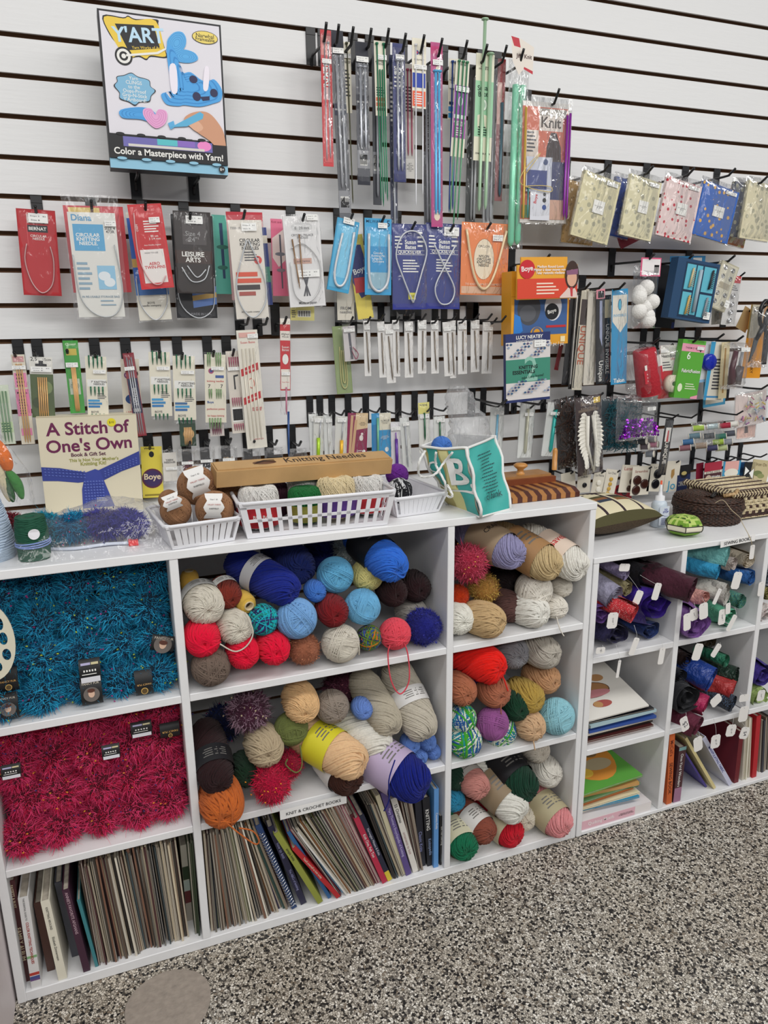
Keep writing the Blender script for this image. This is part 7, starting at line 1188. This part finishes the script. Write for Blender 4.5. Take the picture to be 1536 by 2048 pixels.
b.add(vs,[(j*(nx+1)+i,j*(nx+1)+i+1,(j+1)*(nx+1)+i+1,(j+1)*(nx+1)+i) for j in range(ny) for i in range(nx)],FILM,True); b.build('clear_film',RT,True)
b=MB(); b.tube(smooth([gp(95,1098,ZT+.003),gp(150,1097,ZT+.004),gp(215,1088,ZT+.005),gp(262,1086,ZT+.004)]),.0035,mat('zip_white','#cfd6e4',.3),6); zt_=b.build('zip_track',RT,True)
b=MB(); p=gp(267,1087,ZT+.004); b.box(p.x-.009,p.y-.005,ZT+.001,p.x+.009,p.y+.005,ZT+.011,C('#e0282c',.3)); b.box(p.x-.009,p.y-.007,ZT+.003,p.x-.003,p.y+.007,ZT+.012,C('#e0282c',.3)); b.build('zip_slider',zt_,True)
# baskets
BW=mat('basket_plastic','#e6e6ea',.35)
def basket(fl,fr,dep,h,flare,lab,rows,n,zt=None):
    A=Vector((fl[0],fl[1],ZT+.001)); Bv=Vector((fr[0],fr[1],ZT+.001)); w=(Bv-A).length; x=(Bv-A).normalized(); z=Vector((0,0,1)); y=z.cross(x); M=frame(x,y,z,(A+Bv)/2); rt=root('plastic_basket',lab,'basket',M=M)
    c0=[(-w/2,0),(w/2,0),(w/2,dep),(-w/2,dep)]; f=flare; c1=[(-w/2-f,-f),(w/2+f,-f),(w/2+f,dep+f),(-w/2-f,dep+f)]; b=MB(); t=.0022
    for k in range(4):
        P0,P1,Q0,Q1=[Vector((*p,0)) for p in(c0[k],c0[(k+1)%4])]+[Vector((*p,h)) for p in(c1[k],c1[(k+1)%4])]
        nn=(P1-P0).cross(Q0-P0).normalized()
        def at(u,v): return (P0.lerp(P1,u)).lerp(Q0.lerp(Q1,u),v)
        def q(u0,v0,u1,v1):
            c=[at(u0,v0),at(u1,v0),at(u1,v1),at(u0,v1)]; vs=c+[p-nn*t for p in c]; b.add(vs,[(0,1,2,3),(7,6,5,4),(0,4,5,1),(1,5,6,2),(2,6,7,3),(3,7,4,0)],BW)
        q(0,0,1,.13); q(0,.86 if rows==1 else .84,1,1); q(0,.13,.04,.9); q(.96,.13,1,.9)
        L=(P1-P0).length; m=max(3,round(n*L/w))
        for i in range(1,m):
            u=.04+.92*i/m; hw=(.0046 if rows==1 else .0042)/L; q(u-hw,.13,u+hw,.86)
        if rows==2: q(.04,.45,.96,.53)
    b.box(-w/2,0,0,w/2,dep,.002,BW); b.build('basket_body',rt)
    b=MB(); b.tube([(*p,h) for p in[(c1[0][0]+.01,c1[0][1]),(c1[1][0]-.01,c1[1][1]),(c1[1][0],c1[1][1]+.01),(c1[2][0],c1[2][1]-.01),(c1[2][0]-.01,c1[2][1]),(c1[3][0]+.01,c1[3][1]),(c1[3][0],c1[3][1]-.01),(c1[0][0],c1[0][1]+.01)]],.004,BW,8,closed=True); b.build('rim',rt); return rt
basket((.094,-.463),(.214,-.447),.155,.048,.012,'small white slotted basket holding balls of tan yarn',1,10)
basket((.240,-.447),(.534,-.458),.19,.075,.015,'large white slotted basket of crochet thread under the wooden case',2,14)
basket((.575,-.413),(.680,-.402),.20,.045,.015,'white slotted basket of purple and black yarn left of the cloth bag',1,10)
TAN='#9c7658'
for x,y,r,Y,l in ((395,972,38,.36,'tan yarn ball with a Sheffield label on top of the small basket'),(352,1022,30,.41,'tan yarn ball at the left front of the small basket'),(430,1020,37,.42,'tan yarn ball at the right front of the small basket'),(455,985,28,.33,'tan yarn ball at the back right of the small basket'),(338,1000,20,.33,'tan yarn ball at the back left of the small basket')):
    skein(x,y,r,'b',TAN,l,Y=Y,v=0)
def ylabel(x,y,w,h,Y,rot,lab_):
    c=W(x,y,-Y); k=1/pxm(c); w*=k; h*=k; M=Matrix.Translation(c)@Matrix.Rotation(rot,4,'Y'); rt=root('yarn_label_band',lab_,'yarn label',M=M); b=MB(); vs=[];n=8
    for i in range(n+1):
        t=-1+2*i/n; ww=w*(.62+.38*math.cos(t*2.6)**2) if abs(t)<.6 else w*(.7+.15*abs(t)); vs+=[(-ww/2,.4*h*(1-math.cos(t*1.2)),h/2*t),(ww/2,.4*h*(1-math.cos(t*1.2)),h/2*t)]
    b.add(vs,[(2*i,2*i+1,2*i+3,2*i+2) for i in range(n)],C('#e3e1de'),True); b.text('VALLEY YARNS',0,h*.12,w*.62,C('#b0382c'),-.0008,maxh=h*.14); b.text('SHEFFIELD',0,-h*.04,w*.45,C('k'),-.0008); b.text('Dept 2  $2',0,h*.3,w*.35,C('tx'),-.0002+.4*h*(1-math.cos(.72))-.0012); b.build('paper_band',rt)
ylabel(397,968,48,62,.402,-.25,'white Valley Yarns label on the topmost tan ball')
ylabel(428,1015,42,52,.465,.1,'white Valley Yarns label on the right front tan ball')
ylabel(345,1005,40,32,.45,-.3,'white label on the left front tan ball')
def tball(px,Y,r,c,bc,txt,lab,zz=0,h=1.05,tc='w'):
    p=W(px,1000,-Y); rt=root('crochet_thread_ball',lab,'crochet thread',M=Matrix.Translation((p.x,-Y,ZT+.006+r*h*1.02+zz))@Matrix.Rotation(-math.pi/2,4,'X')@Matrix.Diagonal((r,r*h,r,1)))
    o=inst('wound_thread',YM['c'][0],[yarnmat(c)],rt); o.rotation_euler=(0,random.uniform(0,6),0)
    if bc:
        b=MB(); b.lathe([(1.09,-.1),(1.1,.1),(1.08,.6),(.98,.85)],C(bc),30,ax='y',close=False) 
        v,f,d=textgeo(txt or '-'); k=.9/max(d[0],.5); vs=[]
        if not txt: v,f=[],[]
        for a,c_ in v:
            an=-math.pi/2+a*k; vs.append((1.115*math.cos(an),-(c_*k)*1.0+.3,-1.115*math.sin(an)*-1))
        b.add([(x,y,z) for x,y,z in vs],f,C(tc)); b.build('label_band',rt)
tball(517,.385,.042,'#dedcd8','#b81f2a','BIG BALL','white crochet thread ball with a red BIG BALL label')
tball(610,.385,.036,'#1f6a38','#8a8a3a','','green crochet thread ball with an olive label in the big basket',)
tball(608,.33,.036,'#cfcdc9',None,'','white thread ball in plastic behind the green one',.02)
tball(672,.385,.042,'#ddceab','#5a3a8a','','cream crochet thread ball with a purple label in the big basket',.004)
tball(733,.37,.040,'#dcdad6','#b8242c','','white crochet thread ball with a red label at the right end of the big basket',.002)
tball(545,.31,.036,'#4a2a3a',None,'','dark plum thread ball at the back of the big basket')
tball(700,.31,.036,'#6a5a50',None,'','brown thread ball at the back right of the big basket')
tball(470,.32,.034,'#5a3048',None,'','dark wine thread ball at the back left corner of the big basket')
skein(795,950,22,'b','#7a3a9a','purple ribbon yarn ball in the basket beside the cloth bag',Y=.30,v=2)
skein(800,982,25,'b',('#15151a','#d9d9d9','#1c1c22','#2a2a30','#c9c9cc'),'black and white ribbon yarn ball in the basket beside the cloth bag',Y=.36,v=2)
# wooden needle case lying across the basket rims
A=W(433,976,-.40); B=W(782,947,-.365); A.z=max(A.z,ZT+.083); x=(B-A).normalized(); y=Vector((0,1,0)); y=(y-x*y.dot(x)).normalized(); z=x.cross(y); L=(B-A).length
rt=root('knitting_needle_case','long pale wooden knitting needle case resting on the big basket','needle case',M=frame(x,y,z,A)@Matrix.Rotation(.22,4,'X')); wm=mat('pale_wood','#c09a68',.5,bump=.15,bs=40,var=.12,vs=14); b=MB(); b.box(0,0,0,L,.05,.034,wm); b.build('case_body',rt)
b=MB(); b.box(.003,.005,.0342,L-.003,.045,.037,wm); v,f,d=textgeo('Knitting Needles'); k=.5*L/d[0]*.9; b.add([(L*.62+a*k*1.05,.025+c*k*1.25,.0374) for a,c in v],f,C('#2c1f18')); b.add([(L*.27+L*.065*math.cos(i*.3),.025+.009*math.sin(i*.3),.0374) for i in range(21)],[tuple(range(21))],C('#6a4630'))
for i in range(3): b.tube([(L*(.21+.01*i),.02+.004*i,.0378),(L*.27,.029+.003*i,.0378),(L*.33,.024+.006*i,.0378)],.0006,C('#3a2418'),4)
b.build('sliding_lid',rt)
# cloth tote bag
def tote():
    cb=gp(960,1034,ZT+.001); rb=gp(1020,1018,ZT+.001); lb_=gp(897,1008,ZT+.001); bb=lb_+rb-cb; bb.z=ZT+.001
    ct=W(933,897,-.44); rt_=W(991,873,-.345); lt=W(840,894,-.36); bt=W(905,868,-.26)
    root_=root('tote_bag','teal and tan cloth bank tote bag with a big white letter B','bag',loc=tuple((cb+bb)/2)); tl=mat('tote_teal','#3fa79f',.55,bump=.35,bs=30); tn=mat('tote_tan','#b9ad74',.6,bump=.3,bs=30); yw=mat('tote_yellow','#ddd79a',.6); wh=mat('tote_white','#e3e3e0',.6); gw=mat('tote_inside','#cfcfce',.7)
    rg=random.Random(2); NN={}
    def P(c,u,v,off=0):
        p=(c[0].lerp(c[1],u)).lerp(c[3].lerp(c[2],u),v); n=(c[1]-c[0]).cross(c[3]-c[0]).normalized(); wv=.0045*math.sin(7*u+5*v+c[0].x*9)*math.sin(6*v+1)+.003*math.sin(13*v-8*u)+.006*math.sin(math.pi*u)*math.sin(math.pi*v); return p+n*(wv+off)
    def grid(b,c,m,u0,v0,u1,v1,off=0,n=10):
        vs=[P(c,u0+(u1-u0)*i/n,v0+(v1-v0)*j/n,off) for j in range(n+1) for i in range(n+1)]; b.add(vs,[(j*(n+1)+i,j*(n+1)+i+1,(j+1)*(n+1)+i+1,(j+1)*(n+1)+i) for j in range(n) for i in range(n)],m,True)
    def word(b,c,t,u,v,w,m,asp,off=.003,maxh=None):
        V,f,d=textgeo(t); k=w/d[0]; 
        if maxh: k=min(k,maxh/d[1]*asp)
        b.add([P(c,u+a*k,v+q*k/asp,off) for a,q in V],f,m)
    Lf=(lb_,cb,ct,lt); Rf=(cb,rb,rt_,ct); Bf=(rb,bb,bt,rt_); Kf=(bb,lb_,lt,bt)
    b=MB(); grid(b,Lf,tn,0,0,1,1); grid(b,Rf,tl,0,0,1,1); grid(b,Bf,tl,0,0,1,1); grid(b,Kf,tn,0,0,1,1)
    for c in (Lf,Rf,Bf,Kf): grid(b,c,gw,0,.03,1,1,-.003)
    b.add([lb_,cb,rb,bb],[(0,1,2,3)],tl)
    grid(b,Lf,tl,.1,.38,.38,1,.001); grid(b,Lf,tl,.62,.0,1,.97,.001); grid(b,Lf,yw,.3,.0,.62,.4,.001); grid(b,Lf,yw,.42,.4,.6,.97,.001)
    grid(b,Lf,wh,.0,.34,1,.37,.002); word(b,Lf,'*B',.75,.66,.42,wh,1.5,.004); word(b,Lf,',',.97,.42,.09,wh,1.2,.004); word(b,Lf,'C',.22,.72,.24,wh,1.5,.004)
    ink=C('#1c3a40')
    for i in range(13):
        wd_=.42+.08*math.sin(i*2); v0=.84-.045*i; u=.45-wd_/2
        while u<.45+wd_/2-.03:
            l=.03+.035*((i*5+int(u*97))%4)/3; b.add([P(Rf,u,v0,.004),P(Rf,u+l,v0,.004),P(Rf,u+l,v0+.012,.004),P(Rf,u,v0+.012,.004)],[(0,1,2,3)],ink); u+=l+.016
    word(b,Rf,'cj bank',.47,.24,.55,ink,1.5,.006); b.build('bag_cloth',root_,True)
    b=MB()
    for c,e in ((Lf,0),(Rf,0),(Rf,1)):
        b.tube([P(c,e,v/10,.001) for v in range(11)],.0036,wh,6)
    for c in (Lf,Rf,Bf,Kf): b.tube([P(c,u/10,1,.001) for u in range(11)],.0032,wh,6); b.tube([P(c,u/10,.0,.001) for u in range(11)],.0025,wh,6)
    b.build('white_piping',root_,True)
    for pts in (((905,905),(888,925),(868,950),(840,952),(838,925),(850,902)),((872,905),(872,930),(890,965),(893,990),(905,992),(895,970))):
        b=MB(); q=[W(x,y,-.455+.02*(i%2)) for i,(x,y) in enumerate(pts)]; s=smooth(q,5)
        for ph in (0,2.09,4.18): b.tube([p+Vector((.0016*math.cos(i*1.1+ph),0,.0016*math.sin(i*1.1+ph))) for i,p in enumerate(s)],.0016,wh,5)
        b.build('rope_handle',root_,True)
tote()
skein(884,893,20,'b','#5a86cc','cornflower blue yarn peeking out of the cloth bag',Y=.37,v=2)
rt=root('clear_plastic_bag','crumpled clear plastic bag sticking up out of the cloth bag','plastic bag',loc=tuple(W(930,860,-.34))); b=MB(); rg=random.Random(12); vs=[];n=20;m_=16
for j in range(m_+1):
    v=j/m_; cx,cy,w=[(935,905,46),(938,870,44),(940,845,42),(925,815,34),(918,790,28),(915,775,22)][min(5,int(v*5))]; cx2,cy2,w2=[(935,905,46),(938,870,44),(940,845,42),(925,815,34),(918,790,28),(915,770,20)][min(5,int(v*5)+1)]; t=v*5-int(v*5); c=W(cx+(cx2-cx)*t,cy+(cy2-cy)*t,-.34); R=(w+(w2-w)*t)/pxm(c)
    for i in range(n): a=2*math.pi*i/n; rr=R*(1+rg.uniform(-.22,.12)); vs.append((c.x+rr*math.cos(a),c.y+rr*.7*math.sin(a),c.z+rg.uniform(-1,1)*.005))
b.add(vs,[(j*n+i,j*n+(i+1)%n,(j+1)*n+(i+1)%n,(j+1)*n+i) for j in range(m_) for i in range(n)],film('crumpled_film',(1,1,1),.14,40),True); b.build('film',rt,True)
# striped wooden box
A=gp(1016,1009,ZT+.001); x0,x1,y0=A.x,gp(1178,993,ZT+.001).x-.02,-.405; rt=root('wooden_pattern_box','low striped wooden box with a round knob and an upright peg','wooden box',loc=((x0+x1)/2,y0+.1,ZT+.001)); w1=mat('light_stripe_wood','#a8723c',.35,var=.1,vs=30); w2=mat('dark_stripe_wood','#4c2218',.35,var=.1,vs=30)
b=MB(); n=15
for i in range(n):
    a=x0+(x1-x0)*i/n; c=x0+(x1-x0)*(i+1)/n; b.prism([(0,0)]*0 or [(a,ZT+.001),(c,ZT+.001),(c,ZT+.013),(a,ZT+.013)],y0,y0+.17,w2 if i%2==0 else w1); b.add([(a,y0,ZT+.013),(c,y0,ZT+.013),(c,y0+.02,ZT+.022),(a,y0+.02,ZT+.022),(a,y0+.17,ZT+.022),(c,y0+.17,ZT+.022)],[(0,1,2,3),(3,2,5,4)],w2 if i%2==0 else w1)
b.build('striped_base',rt,True)
b=MB(); b.box(x0,y0+.085,ZT+.022,x1-.012,y0+.165,ZT+.036,mat('mid_wood','#7c3f22',.35,var=.12,vs=30)); b.box(x0,y0+.095,ZT+.036,x1-.02,y0+.155,ZT+.042,mat('tan_wood','#a87846',.4,var=.12,vs=30)); lid_=b.build('raised_lid',rt,True)
kw=mat('turned_wood','#c48a48',.3); p=Vector((W(1040,962,-(.405-.12)).x,y0+.12,ZT+.042)); b=MB(); b.lathe([(.012,0),(.008,.006),(.008,.012),(.017,.019),(.018,.023),(.012,.027),(0,.028)],kw,20,o=tuple(p)); b.build('knob',lid_,True)
p=Vector((W(1108,950,-(.405-.13)).x,y0+.13,ZT+.042)); b=MB(); b.lathe([(.0065,0),(.0065,.05),(.004,.056),(0,.057)],kw,14,o=tuple(p)); b.build('peg',lid_,True)
# cushion on the lower unit
def cushion():
    c=Vector((1.225,-.262,ZU+.047)); rt=root('cushion','square tapestry cushion with dark cat and book print','cushion',M=Matrix.Translation(c)@Matrix.Rotation(.12,4,'Z')); N=28; cr=mat('cushion_cream','#d9cfae',.85,bump=.3,bs=400); ol=mat('cushion_olive','#4a4626',.85,bump=.3,bs=400); dk=mat('cushion_plum','#33222a',.85,bump=.3,bs=400); bn=mat('cushion_brown','#4a3a26',.9,bump=.9,bs=260,var=.35,vs=260)
    col=[dk,mat('cushion_navy','#2f3a4c',.85),mat('cushion_rust','#8a5a34',.85),ol]
    for nm,s in (('printed_front',1),('woven_back',-1)):
        b=MB(); vs=[]
        for j in range(N+1):
            for i in range(N+1):
                u=-1+2*i/N;v=-1+2*j/N; h=(1-abs(u)**2.6)*(1-abs(v)**2.6); h=max(h,0)**.55; k=1-.05*(1-abs(u*v)); vs.append((u*.128*k,v*.11*k,s*.047*h))
        for j in range(N):
            for i in range(N):
                m=bn
                if s>0:
                    m=cr; cu=i%7; cj=j%9
                    if j<2: m=ol
                    elif cu==0 : m=dk
                    elif 8<=j<14 and cu in(2,3,4,5,6): m=col[(i//7+j//2)%4]
                    elif 17<=j<24 and 3<i<22 and (i+j)%9>2: m=dk
                q=(j*(N+1)+i,j*(N+1)+i+1,(j+1)*(N+1)+i+1,(j+1)*(N+1)+i); b.add([vs[t] for t in q],[(0,1,2,3)],m,True)
        o=b.build(nm,rt); bm=__import__('bmesh').new(); bm.from_mesh(o.data); __import__('bmesh').ops.remove_doubles(bm,verts=bm.verts,dist=1e-5); bm.to_mesh(o.data); bm.free()
cushion()
b=MB(); 
rt=root('clear_plastic_bag','clear plastic sleeve standing behind the tapestry cushion','plastic bag',loc=(1.27,-.16,ZU)); b=bagmesh(.10,.06,.0,.07,.01,55); b.build('film',rt)
p=gp(1316,1047,ZU); by=-.30; bx=W(1318,1020,by).x; rt=root('glue_bottle','translucent white squeeze bottle with a nozzle and blue lettering','bottle',loc=(bx,by,ZU+.0005)); b=MB(); b.lathe([(.0195,0),(.021,.003),(.021,.062),(.018,.070),(.010,.076)],mat('bottle_plastic','#c4cfda',.25),28); b.build('bottle_body',rt)
b=MB(); b.lathe([(.0125,.074),(.0125,.086),(.006,.088),(.0045,.1),(.002,.122)],C('#e0e0e2'),20); cap_=b.build('nozzle_cap',rt); b=MB(); b.lathe([(.003,.118),(.0025,.128),(0,.129)],C('#d9542c'),12); b.build('nozzle_tip',cap_)
b=MB(); b.box(-.016,-.0215,.008,.016,-.0205,.06,C('#d3dae6')); b.text('*TO\nSTOP',.004,.048,.018,C('#22309a'),-.022); draw(b,[],1,1,0); b.text('Bulk size',.006,.033,.012,C('#22309a'),-.022)
for i in range(5): b.box(-.009,-.022,.026-.004*i,.009-.003*(i%2),-.0217,.0275-.004*i,C('#3a3f80'))
b.build('printed_label',rt)
def pinc():
    c=Vector((W(1367,1057,-.39).x,-.39,ZU+.027)); rt=root('pincushion','green plaid hexagonal pincushion with cream wedges and dark piping','pincushion',M=Matrix.Translation(c)@Matrix.Rotation(.4,4,'Z')); g=mat('plaid_green','#6f9a2c',.8); g2=mat('plaid_light','#b4c86a',.8); g3=mat('plaid_dark','#3c5a1c',.8); w=mat('cushion_white','#e2dcc4',.85); k=C('#1c1f14'); N=36; R=.047
    def S(a,t): # t:0 top centre ..1 equator .. 2 bottom
        hexr=1/max(math.cos(((a+math.pi/6)%(math.pi/3))-math.pi/6),.1)*.93; ph=t*math.pi/2; return Vector((R*hexr*math.sin(ph)**.8*math.cos(a),R*hexr*math.sin(ph)**.8*math.sin(a),.0265*math.cos(ph)))
    b=MB(); T=16
    for i in range(N):
        for j in range(T):
            a0,a1=2*math.pi*i/N,2*math.pi*(i+1)/N; t0,t1=2*j/T,2*(j+1)/T; q=[S(a0,t0),S(a1,t0),S(a1,t1),S(a0,t1)]; m=g if j<7 else (w if j<10 else g)
            if j<7: mx=(q[0]+q[2])/2; gx,gy=int((mx.x+.1)/.0055),int((mx.y+.1)/.0055); m=g2 if gx%3==0 or gy%3==0 else (g3 if (gx%3==1 and gy%3==1) else g)
            b.add(q,[(0,1,2,3)],m,True)
    o=b.build('plaid_cover',rt); b=MB(); 
    for tt in (.87,1.25): b.tube([S(2*math.pi*i/48,tt)*1.01 for i in range(48)],.0013,k,5,closed=True)
    for s in range(6): b.tube([S(math.pi/3*s+math.pi/6,.87+.38*i/5)*1.01 for i in range(6)],.0012,k,5)
    b.build('dark_piping',rt)
pinc()
# round dark wicker basket
def wick(c1,c2,n=300):
    def f(nt,b):
        N=nt.nodes.new; L=nt.links.new; tc=N('ShaderNodeTexCoord'); n_=N('ShaderNodeTexNoise'); n_.inputs['Scale'].default_value=160; L(tc.outputs['Object'],n_.inputs['Vector']); r=N('ShaderNodeValToRGB'); r.color_ramp.elements[0].position=.35; r.color_ramp.elements[1].position=.65; r.color_ramp.elements[0].color=lin(c1); r.color_ramp.elements[1].color=lin(c2); L(n_.outputs[0],r.inputs[0]); L(r.outputs[0],b.inputs['Base Color']); b.inputs['Roughness'].default_value=.5
    return nodes('wicker_'+c1,f)
def rbasket():
    c=Vector((W(1414,1020,-.29).x,-.29,ZU+.001)); R=.093; m=wick('#1c110d','#4a2e20'); rt=root('wicker_basket','round dark brown wicker sewing basket with a lid','basket',loc=tuple(c))
    def weave(b,R0,z,amp,nw,ph,r):
        b.tube([((R0+amp*math.sin(nw*a*2*math.pi/216+ph))*math.cos(a*2*math.pi/216),(R0+amp*math.sin(nw*a*2*math.pi/216+ph))*math.sin(a*2*math.pi/216),z) for a in range(216)],r,m,5,closed=True)
    b=MB(); b.lathe([(R*.9,0),(R*.955,.01),(R*.965,.035)],m,40); 
    for k in range(9): weave(b,R*(.93+.004*k),.002+.0042*k,.0016,36,(k%2)*math.pi,.0023)
    b.build('woven_body',rt)
    b=MB(); b.lathe([(R,.036),(R*1.01,.05),(R*.93,.064),(R*.6,.068),(R*.3,.06),(0,.058)],m,40)
    for k in range(5): weave(b,R*(1.005-.006*k),.038+.0048*k,.0016,36,(k%2)*math.pi,.0024)
    for k in range(13): weave(b,R*(.95-.065*k),.062+.006*math.sin(min(1,(k+1)/5)*1.57)-.0009*max(0,k-5),.0014,max(6,36-2*k),(k%2)*math.pi,.0026)
    wl=b.build('woven_lid',rt)
    b=MB(); b.tube([(-.02,-.03,.07),(0,-.02,.078),(.02,-.01,.072),(.03,.0,.07)],.004,C('#17100e'),8); b.tube([(.0,-.02,.076),(-.005,-.03,.074),(-.02,-.032,.071)],.003,C('#17100e'),8); b.build('lid_tie',wl)
    b=MB(); q=[W(1425,1010,-.36),W(1445,1000,-.37),W(1463,1020,-.40),W(1480,1035,-.43),W(1484,1045,-.455),W(1500,1075,-.478),W(1504,1090,-.478)]; b.tube(smooth(q,5),.0009,C('#b9a98a'),5); b.build('twine',rt,True)
rbasket()
def sbasket():
    x0=W(1464,1010,-.34).x; x1=x0+.19; y0,y1=-.345,-.165; z0=ZU+.009; cr=wick('#b8a681','#dccdaa'); dk=wick('#2c1a16','#4a2e26'); rt=root('wicker_basket','square cream and brown woven basket at the right edge of the lower unit','basket',loc=((x0+x1)/2,(y0+y1)/2,ZU))
    def wall(b,A,B,n,rows,h0,dz,nrm):
        for r in range(rows):
            for i in range(n):
                u0,u1=i/n,(i+1)/n; P=A.lerp(B,u0); Q=A.lerp(B,u1); o=.0045 if (i+r)%2 else 0; m=(dk if r in(0,1) else cr) if (i+r)%2 else (cr if r%3 else dk); z=h0+r*dz; mid=(P+Q)/2+nrm*(o+.002)
                vs=[P+Vector((0,0,z)),mid+Vector((0,0,z)),Q+Vector((0,0,z)),Q+Vector((0,0,z+dz*.92)),mid+Vector((0,0,z+dz*.92)),P+Vector((0,0,z+dz*.92))]; b.add(vs,[(0,1,4,5),(1,2,3,4)],m,True)
    b=MB(); b.box(x0+.003,y0+.003,z0,x1-.003,y1-.003,z0+.058,dk)
    wall(b,Vector((x0,y0,0)),Vector((x1,y0,0)),16,7,z0,.0085,Vector((0,-1,0))); wall(b,Vector((x0,y1,0)),Vector((x0,y0,0)),16,7,z0,.0085,Vector((-1,0,0))); b.build('woven_body',rt,True)
    b=MB(); 
    for j in range(9): wall(b,Vector((x0-.004,y0-.004+.021*j,0)),Vector((x1,y0-.004+.021*j,0)),18,0,0,.01,Vector((0,0,1)))
    b.box(x0-.004,y0-.004,z0+.062,x1+.004,y1+.004,z0+.072,cr)
    for k in range(36):
        xx=x0-.004+.188*k/35; b.tube([(xx-.003,y0-.005,z0+.06),(xx,y0-.008,z0+.068),(xx+.003,y0+.004,z0+.0755),(xx+.003,y0+.014,z0+.073)],.0017,dk if k%2 else cr,5)
        yy=y0+.19*k/35; b.tube([(x0-.005,yy-.003,z0+.06),(x0-.008,yy,z0+.068),(x0+.004,yy+.003,z0+.0755),(x0+.014,yy+.003,z0+.073)],.0017,dk if k%2 else cr,5)
    for j in range(14): b.tube([(x0+.014,y0+.014+.012*j,z0+.0735),(x1,y0+.014+.012*j,z0+.0735)],.0045,cr if j%3 else dk,6)
    b.build('woven_lid',rt,True)
    b=MB(); b.box(x0-.004,y0-.005,ZU+.0065,x1,y0+.004,z0,cr); b.lathe([(.006,0),(.007,.004),(.005,.007)],kw,14,o=(x0+.02,y0+.012,ZU+.0005)); b.lathe([(.006,0),(.007,.004),(.005,.007)],kw,14,o=(x0+.02,y1-.012,ZU+.0005)); b.build('wooden_feet',rt,True)
    b=MB(); b.tube([(x0-.03,y0+.01,z0+.066),(x0,y0+.0,z0+.07),(x0+.02,y0+.01,z0+.078)],.006,wick('#8a6a44','#c9a878'),8); b.build('clasp',rt,True)
sbasket()
# cream holed strip at the left edge
cu=bpy.data.curves.new('plate','CURVE'); cu.dimensions='2D'; cu.fill_mode='BOTH'; cu.extrude=.0015
c0=W(-22,1285,-.50); k=1/pxm(c0)
def spl(cx,cz,rx,rz):
    s=cu.splines.new('POLY'); s.points.add(31); s.use_cyclic_u=True
    for i in range(32): a=2*math.pi*i/32; s.points[i].co=(cx+rx*math.cos(a),cz+rz*math.sin(a),0,1)
spl(0,0,47*k,84*k)
for x,y,rx,ry in ((1,1249,7,14),(4,1281,8,14),(6,1316,8,13),(-14,1220,7,13),(-18,1262,7,13),(-16,1300,7,13),(-12,1340,7,11)): spl((x+22)*k,-(y-1285)*k,rx*k,ry*k)
o=bpy.data.objects.new('tmp',cu); COL.objects.link(o); me=bpy.data.meshes.new_from_object(o.evaluated_get(bpy.context.evaluated_depsgraph_get())); bpy.data.objects.remove(o)
me.materials.clear(); me.materials.append(C('#d9d4bf',.4)); o=inst('thread_organizer',me,[]); put(o,Matrix.Translation(c0)@Matrix.Rotation(math.pi/2,4,'X')); tag(o,'cream plastic organizer plate with oval holes at the left edge','organizer')
